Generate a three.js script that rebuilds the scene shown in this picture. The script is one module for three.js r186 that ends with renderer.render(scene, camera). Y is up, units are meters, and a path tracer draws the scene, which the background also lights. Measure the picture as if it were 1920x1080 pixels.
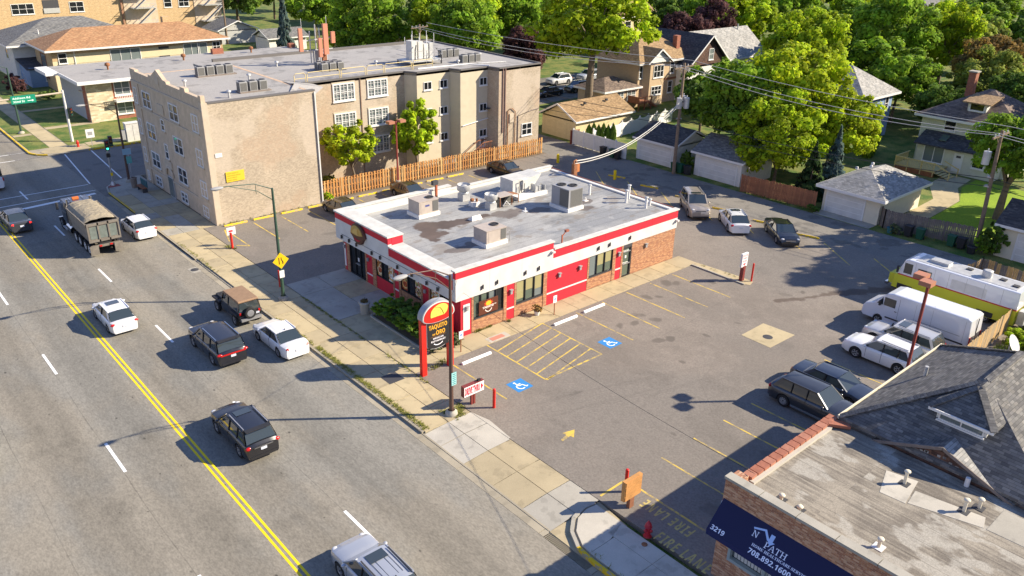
import * as THREE from 'three';
import { mergeGeometries, toCreasedNormals } from 'three/addons/utils/BufferGeometryUtils.js';

// ---------- camera, sky, sun, exposure ----------
const scene = new THREE.Scene();
const camera = new THREE.PerspectiveCamera(38.9, 1024 / 576, 0.5, 900);
{
  const yaw = 41.80 * Math.PI / 180, pit = 24.55 * Math.PI / 180, rol = 1.38 * Math.PI / 180;
  const f = new THREE.Vector3(Math.sin(yaw) * Math.cos(pit), -Math.sin(pit), -Math.cos(yaw) * Math.cos(pit));
  const r = new THREE.Vector3(Math.cos(yaw), 0, Math.sin(yaw));
  const u = new THREE.Vector3().crossVectors(r, f);
  camera.position.set(-29.25, 25.4, 37.72);
  camera.up.copy(r).multiplyScalar(-Math.sin(rol)).addScaledVector(u, Math.cos(rol));
  camera.lookAt(camera.position.clone().add(f));
}
const SUN = new THREE.Vector3(0.6846, 0.5150, 0.5159);
const sun = new THREE.DirectionalLight(new THREE.Color().setRGB(1, 0.885, 0.70), 5);
sun.position.copy(SUN).multiplyScalar(180).add(new THREE.Vector3(15, 0, -20));
sun.target.position.set(15, 0, -20);
sun.castShadow = true;
sun.shadow.mapSize.set(4096, 4096);
Object.assign(sun.shadow.camera, { left: -150, right: 150, top: 120, bottom: -120, near: 1, far: 420 });
sun.shadow.radius = 1;
scene.add(sun, sun.target);
{
  const w = 64, h = 32, d = new Float32Array(w * h * 4);
  for (let j = 0; j < h; j++) {
    const el = (j + 0.5) / h * Math.PI - Math.PI / 2;          // bottom row first
    const t = Math.pow(Math.max(0, Math.sin(el)), 0.42);
    const k = 1.15;
    for (let i = 0; i < w; i++) {
      const o = (j * w + i) * 4;
      d[o] = k * (0.52 - 0.515 * t); d[o + 1] = k * (0.56 - 0.50 * t); d[o + 2] = k * (0.66 - 0.43 * t); d[o + 3] = 1;
      if (el < 0) { d[o] = 0.12; d[o + 1] = 0.11; d[o + 2] = 0.09; }
    }
  }
  const sky = new THREE.DataTexture(d, w, h, THREE.RGBAFormat, THREE.FloatType);
  sky.mapping = THREE.EquirectangularReflectionMapping; sky.magFilter = THREE.LinearFilter; sky.needsUpdate = true;
  scene.background = sky; scene.environment = sky;
}
const renderer = new THREE.WebGLRenderer({ antialias: true });
renderer.toneMapping = THREE.LinearToneMapping;
renderer.toneMappingExposure = 2.0;
renderer.shadowMap.enabled = true;

// ---------- random, noise, textures ----------
function rng(s) { return () => { s |= 0; s = s + 0x6D2B79F5 | 0; let t = Math.imul(s ^ s >>> 15, 1 | s); t = t + Math.imul(t ^ t >>> 7, 61 | t) ^ t; return ((t ^ t >>> 14) >>> 0) / 4294967296; }; }
const R0 = rng(7), rr = (a, b, r = R0) => a + (b - a) * r();
function lattice(n, seed) { const r = rng(seed), a = new Float32Array(n * n); for (let i = 0; i < n * n; i++) a[i] = r(); return a; }
function pnoise(n, seed) {            // periodic value noise, u,v in 0..1
  const a = lattice(n, seed);
  return (u, v) => {
    u = (u - Math.floor(u)) * n; v = (v - Math.floor(v)) * n;
    const i = u | 0, j = v | 0; let x = u - i, y = v - j; x = x * x * (3 - 2 * x); y = y * y * (3 - 2 * y);
    const i1 = (i + 1) % n, j1 = (j + 1) % n, i0 = i % n, j0 = j % n;
    return (a[j0 * n + i0] * (1 - x) + a[j0 * n + i1] * x) * (1 - y) + (a[j1 * n + i0] * (1 - x) + a[j1 * n + i1] * x) * y;
  };
}
function fbm(n, oct, seed) {
  const N = 384, f = [], b = new Float32Array(N * N); for (let i = 0; i < oct; i++) f.push(pnoise(n << i, seed + i * 13));
  let w = 0.5, t = 0; for (const g of f) { for (let j = 0; j < N; j++) for (let i = 0; i < N; i++) b[j * N + i] += g(i / N, j / N) * w; t += w; w *= 0.55; }
  for (let i = 0; i < N * N; i++) b[i] /= t;
  return (u, v) => { u = (u - Math.floor(u)) * N; v = (v - Math.floor(v)) * N; const i = u | 0, j = v | 0, x = u - i, y = v - j, i1 = i + 1 < N ? i + 1 : 0, a = j * N, c = (j + 1 < N ? j + 1 : 0) * N; return (b[a + i] * (1 - x) + b[a + i1] * x) * (1 - y) + (b[c + i] * (1 - x) + b[c + i1] * x) * y; };
}
const s2l = c => c <= 0.04045 ? c / 12.92 : Math.pow((c + 0.055) / 1.055, 2.4);
const l2s = c => c <= 0.0031308 ? c * 12.92 : 1.055 * Math.pow(c, 1 / 2.4) - 0.055;
const lin = (r, g, b) => new THREE.Color().setRGB(r, g, b);
const LUT = new Uint8Array(4097); for (let i = 0; i < 4097; i++) LUT[i] = Math.round(255 * l2s(i / 4096));
function tex(w, h, mx, my, fn, colour = true) {     // fn(u,v,x,y) -> [r,g,b] linear or a number
  const d = new Uint8Array(w * h * 4);
  for (let j = 0; j < h; j++) for (let i = 0; i < w; i++) {
    const c = fn((i + 0.5) / w, (j + 0.5) / h, i, j), o = (j * w + i) * 4;
    for (let k = 0; k < 3; k++) { const v = Math.max(0, Math.min(1, typeof c === 'number' ? c : c[k])); d[o + k] = colour ? LUT[(v * 4096) | 0] : 255 * v; }
    d[o + 3] = 255;
  }
  const t = new THREE.DataTexture(d, w, h);
  t.wrapS = t.wrapT = THREE.RepeatWrapping; t.magFilter = THREE.LinearFilter; t.minFilter = THREE.LinearMipmapLinearFilter; t.generateMipmaps = true; t.anisotropy = 8;
  if (colour) t.colorSpace = THREE.SRGBColorSpace;
  t.repeat.set(1 / mx, 1 / my); t.needsUpdate = true; return t;
}
const mix = (a, b, t) => a.map((v, i) => v + (b[i] - v) * t), mul = (a, k) => a.map(v => v * k);
const sst = (a, b, x) => { x = Math.max(0, Math.min(1, (x - a) / (b - a))); return x * x * (3 - 2 * x); };
function mat(r, g, b, rough = 0.85, o = {}) { return new THREE.MeshStandardMaterial({ color: lin(r, g, b), roughness: rough, side: THREE.DoubleSide, ...o }); }
function tmat(map, rough = 0.9, o = {}) { return new THREE.MeshStandardMaterial({ map, roughness: rough, side: THREE.DoubleSide, ...o }); }
function grainTex(base, amt, m = 3, seed = 1, n = 256) {       // a mottled plain material
  const a = fbm(6, 5, seed), c = pnoise(n, seed + 5);
  return tex(n * 2, n * 2, m, m, (u, v) => mul(base, 1 + amt * ((a(u, v) - 0.5) * 1.6 + (c(u, v) - 0.5) * 0.7)));
}
function brickTex(cols, mortar, seed, bw = 0.203, bh = 0.0677, nx = 10, ny = 30) {
  const r = rng(seed), id = []; for (let i = 0; i < nx * ny; i++) { const a = r(), c = cols[(r() * cols.length) | 0]; id.push(mul(c, 0.85 + 0.3 * a)); }
  const g = fbm(8, 4, seed + 3);
  return tex(512, 512, bw * nx, bh * ny, (u, v) => {
    const y = v * ny, j = y | 0, x = u * nx + (j % 2) * 0.5, i = Math.floor(x) % nx, fx = x - Math.floor(x), fy = y - j;
    const m = (fx < 0.05 || fy < 0.14) ? 0.75 : 0;
    return mul(mix(id[j * nx + i], mortar, m), 0.93 + 0.14 * g(u, v));
  });
}
function shingleTex(cols, seed, rw = 0.3, rh = 0.14, nx = 12, ny = 24) {
  const r = rng(seed), id = []; for (let i = 0; i < nx * ny; i++) id.push(mul(cols[(r() * cols.length) | 0], 0.78 + 0.44 * r()));
  const g = fbm(6, 4, seed + 2);
  return tex(512, 512, rw * nx, rh * ny, (u, v) => {
    const y = v * ny, j = y | 0, x = u * nx + (j * 0.37) % 1, i = Math.floor(x) % nx, fx = x - Math.floor(x), fy = y - j;
    const m = (fy < 0.13 ? 0.5 : 1) * (fx < 0.05 ? 0.7 : 1);
    return mul(id[j * nx + i], m * (0.8 + 0.4 * g(u, v)));
  });
}
function canvas(w, h, fn) { const c = document.createElement('canvas'); c.width = w; c.height = h; fn(c.getContext('2d'), w, h); const t = new THREE.CanvasTexture(c); t.colorSpace = THREE.SRGBColorSpace; t.anisotropy = 8; return t; }

// ---------- geometry helpers (world coordinates, metres) ----------
function G(pos) { const g = new THREE.BufferGeometry(); g.setAttribute('position', new THREE.Float32BufferAttribute(pos, 3)); g.computeVertexNormals(); return g; }
function box(x0, x1, y0, y1, z0, z1) { const g = new THREE.BoxGeometry(Math.abs(x1 - x0), Math.abs(y1 - y0), Math.abs(z1 - z0)); g.translate((x0 + x1) / 2, (y0 + y1) / 2, (z0 + z1) / 2); return g; }
function polys(list) { const p = []; for (const q of list) for (let i = 1; i + 1 < q.length; i++) p.push(...q[0], ...q[i], ...q[i + 1]); return G(p); }
function area2(p) { let s = 0; for (let i = 0; i < p.length; i++) { const a = p[i], b = p[(i + 1) % p.length]; s += a[0] * b[1] - b[0] * a[1]; } return s / 2; }
function slab(pts, y0, y1) {            // prism over a polygon in x,z
  if (area2(pts) > 0) pts = pts.slice().reverse();
  const f = THREE.ShapeUtils.triangulateShape(pts.map(p => new THREE.Vector2(p[0], p[1])), []), o = [];
  for (const [a, b, c] of f) { const A = pts[a], B = pts[b], C = pts[c]; o.push(A[0], y1, A[1], B[0], y1, B[1], C[0], y1, C[1]); o.push(A[0], y0, A[1], C[0], y0, C[1], B[0], y0, B[1]); }
  const n = pts.length; for (let i = 0; i < n; i++) { const a = pts[i], b = pts[(i + 1) % n]; o.push(a[0], y0, a[1], b[0], y0, b[1], b[0], y1, b[1], a[0], y0, a[1], b[0], y1, b[1], a[0], y1, a[1]); }
  const g = G(o); const nn = g.attributes.normal; if (nn.getY(0) < 0) { const p = g.attributes.position.array; for (let i = 0; i < p.length; i += 9) for (let k = 0; k < 3; k++) { const t = p[i + 3 + k]; p[i + 3 + k] = p[i + 6 + k]; p[i + 6 + k] = t; } g.computeVertexNormals(); }
  return g;
}
function sheet(pts, y) {                // flat polygon facing up
  const f = THREE.ShapeUtils.triangulateShape(pts.map(p => new THREE.Vector2(p[0], p[1])), []), o = [];
  for (const t of f) { let q = t.map(i => pts[i]); if (area2(q) > 0) q = [q[0], q[2], q[1]]; for (const p of q) o.push(p[0], y, p[1]); }
  return G(o);
}
const rect = (x0, x1, z0, z1) => [[x0, z0], [x1, z0], [x1, z1], [x0, z1]];
function strip(x0, z0, x1, z1, w, y) { const dx = x1 - x0, dz = z1 - z0, l = Math.hypot(dx, dz), nx = -dz / l * w / 2, nz = dx / l * w / 2; return sheet([[x0 + nx, z0 + nz], [x1 + nx, z1 + nz], [x1 - nx, z1 - nz], [x0 - nx, z0 - nz]], y); }
function cyl(x, y0, y1, z, r, seg = 12, r1 = r) { const g = new THREE.CylinderGeometry(r1, r, y1 - y0, seg); g.translate(x, (y0 + y1) / 2, z); return g; }
function ell(x, y, z, rx, ry, rz, a = 12, b = 8) { const g = new THREE.SphereGeometry(1, a, b); g.scale(rx, ry, rz); g.translate(x, y, z); return g; }
function tube(pts, r0, r1 = r0, seg = 6) {         // tapered tube along points
  const P = pts.map(p => new THREE.Vector3(...p)), rings = [], up = new THREE.Vector3();
  for (let i = 0; i < P.length; i++) {
    const d = new THREE.Vector3().subVectors(P[Math.min(i + 1, P.length - 1)], P[Math.max(i - 1, 0)]).normalize();
    up.set(0, 1, 0); if (Math.abs(d.y) > 0.9) up.set(1, 0, 0);
    const a = new THREE.Vector3().crossVectors(d, up).normalize(), b = new THREE.Vector3().crossVectors(d, a), r = r0 + (r1 - r0) * i / (P.length - 1), q = [];
    for (let k = 0; k < seg; k++) { const t = k / seg * Math.PI * 2; q.push(P[i].clone().addScaledVector(a, Math.cos(t) * r).addScaledVector(b, Math.sin(t) * r)); }
    rings.push(q);
  }
  const pos = [], idx = [];
  for (const q of rings) for (const v of q) pos.push(v.x, v.y, v.z);
  for (let i = 0; i + 1 < rings.length; i++) for (let k = 0; k < seg; k++) { const k1 = (k + 1) % seg, a = i * seg + k, b = i * seg + k1, c = a + seg, e = b + seg; idx.push(a, c, b, b, c, e); }
  for (const [s, e] of [[0, 0], [rings.length - 1, 1]]) for (let k = 1; k + 1 < seg; k++) e ? idx.push(s * seg, s * seg + k + 1, s * seg + k) : idx.push(s * seg, s * seg + k, s * seg + k + 1);
  const g = new THREE.BufferGeometry(); g.setAttribute('position', new THREE.Float32BufferAttribute(pos, 3)); g.setIndex(idx); g.computeVertexNormals(); return g;
}
function lathe(prof, x, y, z, seg = 16) { const g = new THREE.LatheGeometry(prof.map(p => new THREE.Vector2(p[0], p[1])), seg); g.translate(x, y, z); return g; }
function bar(a, b, w, h) {              // square bar between two points
  const A = new THREE.Vector3(...a), B = new THREE.Vector3(...b), d = B.clone().sub(A), l = d.length(); const g = new THREE.BoxGeometry(w, h, l);
  g.applyMatrix4(new THREE.Matrix4().lookAt(B, A, Math.abs(d.y) > 0.95 * l ? new THREE.Vector3(1, 0, 0) : new THREE.Vector3(0, 1, 0))); g.translate((A.x + B.x) / 2, (A.y + B.y) / 2, (A.z + B.z) / 2); return g;
}
function fin(g) {                       // non-indexed, uv in metres along the face
  if (g.index) g = g.toNonIndexed(); if (!g.attributes.normal) g.computeVertexNormals();
  if (g.userData.keepUV) return g;
  const p = g.attributes.position, uv = new Float32Array(p.count * 2), a = new THREE.Vector3(), b = new THREE.Vector3(), c = new THREE.Vector3(), n = new THREE.Vector3(), t = new THREE.Vector3(), s = new THREE.Vector3(), UP = new THREE.Vector3(0, 1, 0);
  for (let i = 0; i < p.count; i += 3) {
    a.fromBufferAttribute(p, i); b.fromBufferAttribute(p, i + 1); c.fromBufferAttribute(p, i + 2);
    n.copy(b).sub(a).cross(t.copy(c).sub(a)).normalize();
    if (Math.abs(n.y) > 0.97 || !(n.lengthSq() > 0)) { t.set(1, 0, 0); s.set(0, 0, 1); } else { if (n.y < 0) n.negate(); t.crossVectors(UP, n).normalize(); s.crossVectors(n, t); }
    [a, b, c].forEach((q, k) => { uv[(i + k) * 2] = q.dot(t); uv[(i + k) * 2 + 1] = q.dot(s); });
  }
  g.setAttribute('uv', new THREE.BufferAttribute(uv, 2)); return g;
}
function join(list) {
  list = (Array.isArray(list) ? list : [list]).map(fin);
  for (const g of list) for (const k of Object.keys(g.attributes)) if (!['position', 'normal', 'uv'].includes(k)) g.deleteAttribute(k);
  return list.length > 1 ? mergeGeometries(list) : list[0];
}
function keepUV(g) { g.userData.keepUV = true; return g; }

// ---------- things, parts, setting ----------
const taken = new Map();
function numbered(n) { const k = taken.get(n) || 0; taken.set(n, k + 1); return k ? n + '_' + String(k).padStart(3, '0') : n; }
function shade(o) { o.castShadow = o.receiveShadow = true; return o; }
function thing(name, label, category, base = [0, 0, 0], group) {
  const o = new THREE.Group(); o.name = numbered(name); o.position.set(...base); o.userData = { label, category }; if (group) o.userData.group = group; scene.add(o); return o;
}
function wpos(o) { const v = new THREE.Vector3(); while (o && o !== scene) { v.add(o.position); o = o.parent; } return v; }
function part(t, name, list, m, local = false) {       // geometry in world coordinates unless local
  const g = join(list); if (!local) { const w = wpos(t); g.translate(-w.x, -w.y, -w.z); }
  const o = shade(new THREE.Mesh(g, m)); o.name = name; t.add(o); return o;
}
function solo(name, label, category, list, m, group) {   // a thing that is one mesh
  const g = join(list); g.computeBoundingBox(); const b = g.boundingBox, x = (b.min.x + b.max.x) / 2, z = (b.min.z + b.max.z) / 2, y0 = b.min.y; g.translate(-x, -y0, -z);
  const o = shade(new THREE.Mesh(g, m)); o.name = numbered(name); o.position.set(x, y0, z); o.userData = { label, category }; if (group) o.userData.group = group; scene.add(o); return o;
}
function struct(name, label, list, m) { const o = shade(new THREE.Mesh(join(list), m)); o.name = numbered(name); o.userData = { kind: 'structure', label, category: 'setting' }; scene.add(o); return o; }
function stuff(name, label, category, list, m) { const o = solo(name, label, category, list, m); o.userData.kind = 'stuff'; return o; }
// ---------- ground materials ----------
const grass1 = (() => { const a = fbm(8, 5, 31), c = pnoise(256, 33); return tex(512, 512, 9, 9, (u, v) => mul(mix([0.055, 0.115, 0.012], [0.17, 0.18, 0.04], sst(0.25, 0.75, a(u, v))), 0.5 + 1.0 * c(u, v))); })();
const M = {
  lawn: tmat(grass1, 1),
  earth: tmat(grainTex([0.16, 0.125, 0.085], 0.5, 4, 41), 1),
  white: mat(0.70, 0.69, 0.67, 0.6), offwhite: tmat(grainTex([0.61, 0.60, 0.57], 0.14, 3, 43), 0.75),
  black: mat(0.018, 0.018, 0.02, 0.6), dark: mat(0.05, 0.05, 0.055, 0.7), grey: mat(0.30, 0.30, 0.30, 0.7), steel: mat(0.45, 0.45, 0.46, 0.4, { metalness: 0.6 }),
  galv: tmat(grainTex([0.50, 0.50, 0.49], 0.25, 1.2, 45), 0.5, { metalness: 0.35 }),
  glass: new THREE.MeshPhysicalMaterial({ color: lin(0.015, 0.018, 0.02), roughness: 0.06, ior: 1.5, side: THREE.DoubleSide }),
  glassGreen: new THREE.MeshPhysicalMaterial({ color: lin(0.10, 0.13, 0.10), roughness: 0.08, ior: 1.5, side: THREE.DoubleSide }),
  glassPale: new THREE.MeshPhysicalMaterial({ color: lin(0.16, 0.19, 0.19), roughness: 0.08, ior: 1.5, side: THREE.DoubleSide }),
  yellowPaint: tmat((() => { const a = fbm(10, 5, 51), c = pnoise(256, 52); return tex(512, 512, 3, 3, (u, v) => mix([0.66, 0.46, 0.07], [0.24, 0.20, 0.14], sst(0.42, 0.66, a(u, v) * 0.7 + c(u, v) * 0.3))); })(), 0.8),
  roadYellow: tmat(grainTex([0.82, 0.58, 0.005], 0.12, 2.2, 53), 0.75),
  whitePaint: tmat(grainTex([0.80, 0.80, 0.78], 0.12, 2, 54), 0.75),
  red: tmat(grainTex([0.54, 0.014, 0.032], 0.16, 2.5, 55), 0.65), redPost: mat(0.62, 0.02, 0.012, 0.4), maroon: mat(0.20, 0.035, 0.03, 0.5),
  wood: tmat(grainTex([0.50, 0.24, 0.075], 0.35, 1.4, 57), 0.9), woodPale: tmat(grainTex([0.52, 0.33, 0.14], 0.3, 1.4, 58), 0.9), woodBrown: tmat(grainTex([0.25, 0.10, 0.05], 0.3, 1.4, 59), 0.9), woodGrey: tmat(grainTex([0.20, 0.165, 0.14], 0.4, 1.3, 60), 0.95), pole: tmat(grainTex([0.20, 0.145, 0.10], 0.4, 0.9, 61), 0.95),
};
const concTex = (seed, base) => { const a = fbm(5, 6, seed), b = fbm(14, 4, seed + 50), c = pnoise(512, seed + 9); return tex(1024, 1024, 7, 7, (u, v) => { const st = sst(0.56, 0.72, b(u, v)) * 0.16; return mul(base, (0.80 + 0.4 * a(u, v)) * (0.90 + 0.2 * c(u, v)) * (1 - st)); }); };
M.walk = tmat(concTex(71, [0.44, 0.36, 0.215]), 0.95);
M.walk2 = tmat(concTex(72, [0.40, 0.33, 0.205]), 0.95);
M.walkNew = tmat(concTex(73, [0.47, 0.435, 0.365]), 0.95);
M.walkGrey = tmat(concTex(74, [0.36, 0.335, 0.28]), 0.95);
M.curb = tmat(concTex(75, [0.33, 0.29, 0.215]), 0.95);
const roadTex = (() => {
  const W = 20.25, Lz = 44, big = fbm(7, 5, 81), fine = pnoise(512, 82), fine2 = pnoise(251, 83), mid = fbm(24, 4, 84), wob = pnoise(9, 85), r = rng(86), spots = [];
  for (let i = 0; i < 120; i++) spots.push([r(), r(), 0.05 + 0.12 * r() * r(), 0.35 + 0.5 * r(), r() * 3]);
  const g = new Map(); for (const s of spots) { const k = ((s[0] * 20) | 0) + ',' + ((s[1] * 40) | 0); (g.get(k) || g.set(k, []).get(k)).push(s); }
  const lanes = [-23.4, -19.85, -16.4, -12.4];
  return tex(1024, 2048, W, Lz, (u, v) => {
    const x = u * W - 29, n = big(u, v), m = mid(u * 0.5 + 0.1, v), sk = mid(u * 1.6, v * 0.12) * 0.6 + 0.4 * mid(u * 3.1, v * 0.5);
    let d = 0.10 * (sk - 0.5);
    for (const c of lanes) { const wz = (wob(0.3 + c * 0.01, v) - 0.5) * 0.5, q = Math.abs(x - c + wz); d += 0.20 * Math.exp(-q * q / 0.8) * (0.25 + 1.3 * sk); for (const s of [-0.85, 0.85]) { const e = x - c + s + wz; d += 0.10 * Math.exp(-e * e / 0.12); } }
    d += 0.10 * sst(0.62, 0.75, m);
    for (const sx of [-21.6, -14.78, -25.3]) { const e = Math.abs(x - sx + (wob(0.7, v) - 0.5) * 0.1); if (e < 0.022) d += 0.35 * m * 1.3; }
    const cell = g.get(((u * 20) | 0) + ',' + ((v * 40) | 0)); if (cell) for (const s of cell) { const ex = (u - s[0]) * W, ez = (v - s[1]) * Lz, q = Math.hypot(ex * 1.6, ez) / s[2]; if (q < 1) d += s[3] * (1 - q * q); }
    const base = mix([0.250, 0.225, 0.180], [0.222, 0.210, 0.180], sst(0.35, 0.65, n));
    return mul(base, (1 - Math.min(0.7, d)) * (0.72 + 0.34 * fine(u, v) + 0.22 * fine2(u, v)) * (0.92 + 0.16 * n));
  });
})();
roadTex.offset.x = 29 / 20.25; M.road = tmat(roadTex, 0.93);
const aspTex = (() => { const a = fbm(5, 6, 91), c = pnoise(512, 92), m = fbm(18, 4, 93); return tex(1024, 1024, 22, 22, (u, v) => mul(mix([0.205, 0.186, 0.160], [0.165, 0.155, 0.14], a(u, v)), (0.78 + 0.44 * c(u, v)) * (1 - 0.22 * sst(0.58, 0.75, m(u, v))))); })();
M.asphalt = tmat(aspTex, 0.95);
const alleyTex = (() => { const a = fbm(6, 6, 95), c = pnoise(512, 96), m = fbm(20, 4, 97); return tex(1024, 1024, 20, 20, (u, v) => mul(mix([0.235, 0.212, 0.175], [0.17, 0.158, 0.14], a(u, v)), (0.78 + 0.44 * c(u, v)) * (1 - 0.3 * sst(0.55, 0.7, m(u, v))))); })();
M.alley = tmat(alleyTex, 0.95);
// the lot: one unrepeated sheet, x -6..46, z -31..25, with oil spots, sealed cracks, tyre scuffs and the spill from the food truck
const LX = -6, LZ = -31, LW = 52, LH = 56;
const lotTex = (() => {
  const a = fbm(6, 6, 101), c = pnoise(1024, 102), m = fbm(26, 4, 103), w = pnoise(40, 104), r = rng(105), spots = [], cracks = [], N = 1536;
  const layer = new Float32Array(N * N), brown = new Float32Array(N * N);
  const blot = (buf, x, z, rad, k, ax = 1, ang = 0) => { const ca = Math.cos(ang), sa = Math.sin(ang), R = rad * Math.max(1, ax) * 1.5, i0 = Math.floor((x - R - LX) / LW * N), i1 = Math.ceil((x + R - LX) / LW * N), j0 = Math.floor((z - R - LZ) / LH * N), j1 = Math.ceil((z + R - LZ) / LH * N);
    for (let j = Math.max(0, j0); j < Math.min(N, j1); j++) for (let i = Math.max(0, i0); i < Math.min(N, i1); i++) { const dx = i / N * LW + LX - x, dz = j / N * LH + LZ - z, p = (dx * ca + dz * sa) / ax, q = -dx * sa + dz * ca, nn = m(i / N * 3.1, j / N * 3.1), e = Math.hypot(p, q) / rad + (nn - 0.5) * 1.8; if (e < 1) buf[j * N + i] = Math.max(buf[j * N + i], k * Math.min(1, (1 - e) * 2.2)); } };
  const line = (buf, pts, wd, k) => { for (let s = 0; s + 1 < pts.length; s++) { const [x0, z0] = pts[s], [x1, z1] = pts[s + 1], l = Math.hypot(x1 - x0, z1 - z0); for (let t = 0; t < l; t += 0.012) { const x = x0 + (x1 - x0) * t / l + (w(t * 0.02, z0 * 0.01 + s * 0.3) - 0.5) * 0.35, z = z0 + (z1 - z0) * t / l + (w(z1 * 0.01, t * 0.02) - 0.5) * 0.35, h = Math.max(1, Math.round(wd / LW * N)), i0 = Math.round((x - LX) / LW * N), j0 = Math.round((z - LZ) / LH * N); for (let j = 0; j < h; j++) for (let i = 0; i < h; i++) { const o = (j0 + j) * N + i0 + i; if (i0 + i >= 0 && i0 + i < N && j0 + j >= 0 && j0 + j < N) buf[o] = Math.max(buf[o], k); } } } };
  // oil under the stalls by the walk
  for (const [x, z, q] of [[11.5, 5.2, 0.5], [12.2, 6.6, 0.45], [10.6, 5.9, 0.35], [9.4, 5.6, 0.4], [14.5, 3.6, 0.5], [15.3, 4.2, 0.3], [17.6, 3.0, 0.55], [18.3, 3.4, 0.4], [20.6, 5.1, 0.3], [9.9, 8.6, 0.45], [10.7, 8.9, 0.4], [13.0, 10.2, 0.25], [8.8, 11.4, 0.25], [16.2, 10.4, 0.2], [24.5, 10.5, 0.3]]) blot(layer, x, z, q * 0.8, 0.36, 1.6, r() * 3);
  for (let i = 0; i < 130; i++) blot(layer, LX + r() * LW, LZ + r() * LH, 0.15 + 0.45 * r() * r(), 0.06 + 0.22 * r() * r(), 1 + 1.5 * r(), r() * 3);
  for (let i = 0; i < 16; i++) blot(layer, 4 + r() * 28, 6 + r() * 14, 1.2 + 2 * r(), 0.10, 1.8, r() * 3);
  for (const z of [-27.5, 20]) for (let x = -2; x < 24; x += 2.7) blot(layer, x + 0.4 + r(), z + r() * 1.5, 0.25 + 0.3 * r(), 0.2, 1.5, 1.2);
  line(layer, [[-4.8, 9.2], [4, 12.6], [16, 16.4], [30, 17.4]], 0.05, 0.16); line(layer, [[1, 21], [8, 13.5], [21, 9.4], [34, 8]], 0.05, 0.14); line(layer, [[7.8, 8.8], [21.5, 7.2], [36, 3]], 0.05, 0.18); line(layer, [[22.6, -4], [36, 2], [44, 6]], 0.04, 0.2); line(layer, [[23, -9], [37, -3]], 0.04, 0.18); line(layer, [[-4, -20], [8, -19], [26, -21], [38, -20]], 0.05, 0.2); line(layer, [[3, 2.2], [3.4, 9], [1.8, 16], [2.2, 22]], 0.035, 0.14);
  for (const [x, z] of [[-2, 9], [4, 11], [10, 12.6]]) { line(layer, [[x, z], [x + 8, z + 2.3]], 0.16, 0.07); line(layer, [[x, z + 1.6], [x + 8, z + 3.6]], 0.16, 0.07); }
  const trail = [[30.0, 14.2], [27.5, 13.0], [26.4, 12.2], [24.2, 11.4], [21.6, 10.2]]; for (let s = 0; s + 1 < trail.length; s++) for (let t = 0; t < 1; t += 0.08) blot(brown, trail[s][0] + (trail[s + 1][0] - trail[s][0]) * t, trail[s][1] + (trail[s + 1][1] - trail[s][1]) * t, 0.55 - 0.07 * s, 0.62, 1.3, 0.5);
  return tex(N, N, LW, LH, (u, v, i, j) => {
    const n = a(u, v), o = j * N + i, d = layer[o] * (0.7 + 0.6 * c(u, v));
    let q = mul(mix([0.225, 0.192, 0.158], [0.190, 0.168, 0.143], sst(0.3, 0.7, n)), (0.80 + 0.40 * c(u, v)) * (1 - Math.min(0.65, d)) * (1 - 0.10 * sst(0.5, 0.7, m(u, v))));
    return mix(q, [0.055, 0.032, 0.022], brown[o]);
  });
})();
lotTex.offset.set(-LX / LW, -LZ / LH); M.lot = tmat(lotTex, 0.94);

// ---------- the setting ----------
const RY = -0.12;
struct('ground', 'grassy ground under the whole neighbourhood', sheet(rect(-450, 450, -600, 250), -0.27), M.lawn);
const road = struct('road', 'wide grey asphalt avenue with a double yellow centre line', sheet(rect(-29, -8.75, -330, 90), RY), M.road);
struct('cross_street', 'asphalt side street crossing the avenue beyond the apartment block', [sheet(rect(-8.75, 240, -62.5, -49), RY), sheet(rect(-240, -29, -62.5, -49), RY), sheet(rect(-8.75, -3.9, -49, -44), RY), sheet(rect(-12.5, -8.75, -67, -62.5), RY + 0.004)], M.asphalt);
for (const x of [-18.24, -17.98]) part(road, 'centre_line', strip(x, 60, x, -45.5, 0.12, RY + 0.004), M.roadYellow);
for (const x of [-18.24, -17.98]) part(road, 'centre_line', strip(x, -67, x, -150, 0.12, RY + 0.004), M.roadYellow);
for (let k = -2; k < 4; k++) { part(road, 'lane_dash', strip(-14.7, -26.5 + k * 12.19 + 0.0, -14.7, -23.4 + k * 12.19, 0.15, RY + 0.004), M.whitePaint); part(road, 'lane_dash', strip(-21.5, -26.85 + k * 12.19, -21.5, -23.75 + k * 12.19, 0.15, RY + 0.004), M.whitePaint); }
part(road, 'stop_line', strip(-17.6, -44.8, -9.2, -45.9, 0.5, RY + 0.004), M.whitePaint);
part(road, 'crosswalk_line', strip(-28, -46.4, -8.9, -46.95, 0.14, RY + 0.004), M.whitePaint);
part(road, 'crosswalk_line', strip(-28, -49.2, -8.9, -49.3, 0.14, RY + 0.004), M.whitePaint);
part(road, 'crosswalk_line', strip(-28, -62.6, -8.9, -62.9, 0.14, RY + 0.004), M.whitePaint);
part(road, 'crosswalk_line', strip(-28, -65.4, -8.9, -65.8, 0.14, RY + 0.004), M.whitePaint);
part(road, 'crosswalk_line', strip(-8.7, -49.4, -7.6, -62.4, 0.14, RY + 0.008), M.whitePaint);
part(road, 'crosswalk_line', strip(-5.6, -49.6, -4.8, -62.4, 0.14, RY + 0.008), M.whitePaint);
part(road, 'storm_grate', [strip(-9.1, -22.3, -9.1, -21.2, 0.7, RY + 0.006)], M.walkGrey); part(road, 'drain_cover', lathe([[0, 0.02], [0.3, 0.015], [0.3, -0.05]], -9.05, RY + 0.008, -21.8, 14), M.dark);
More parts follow.
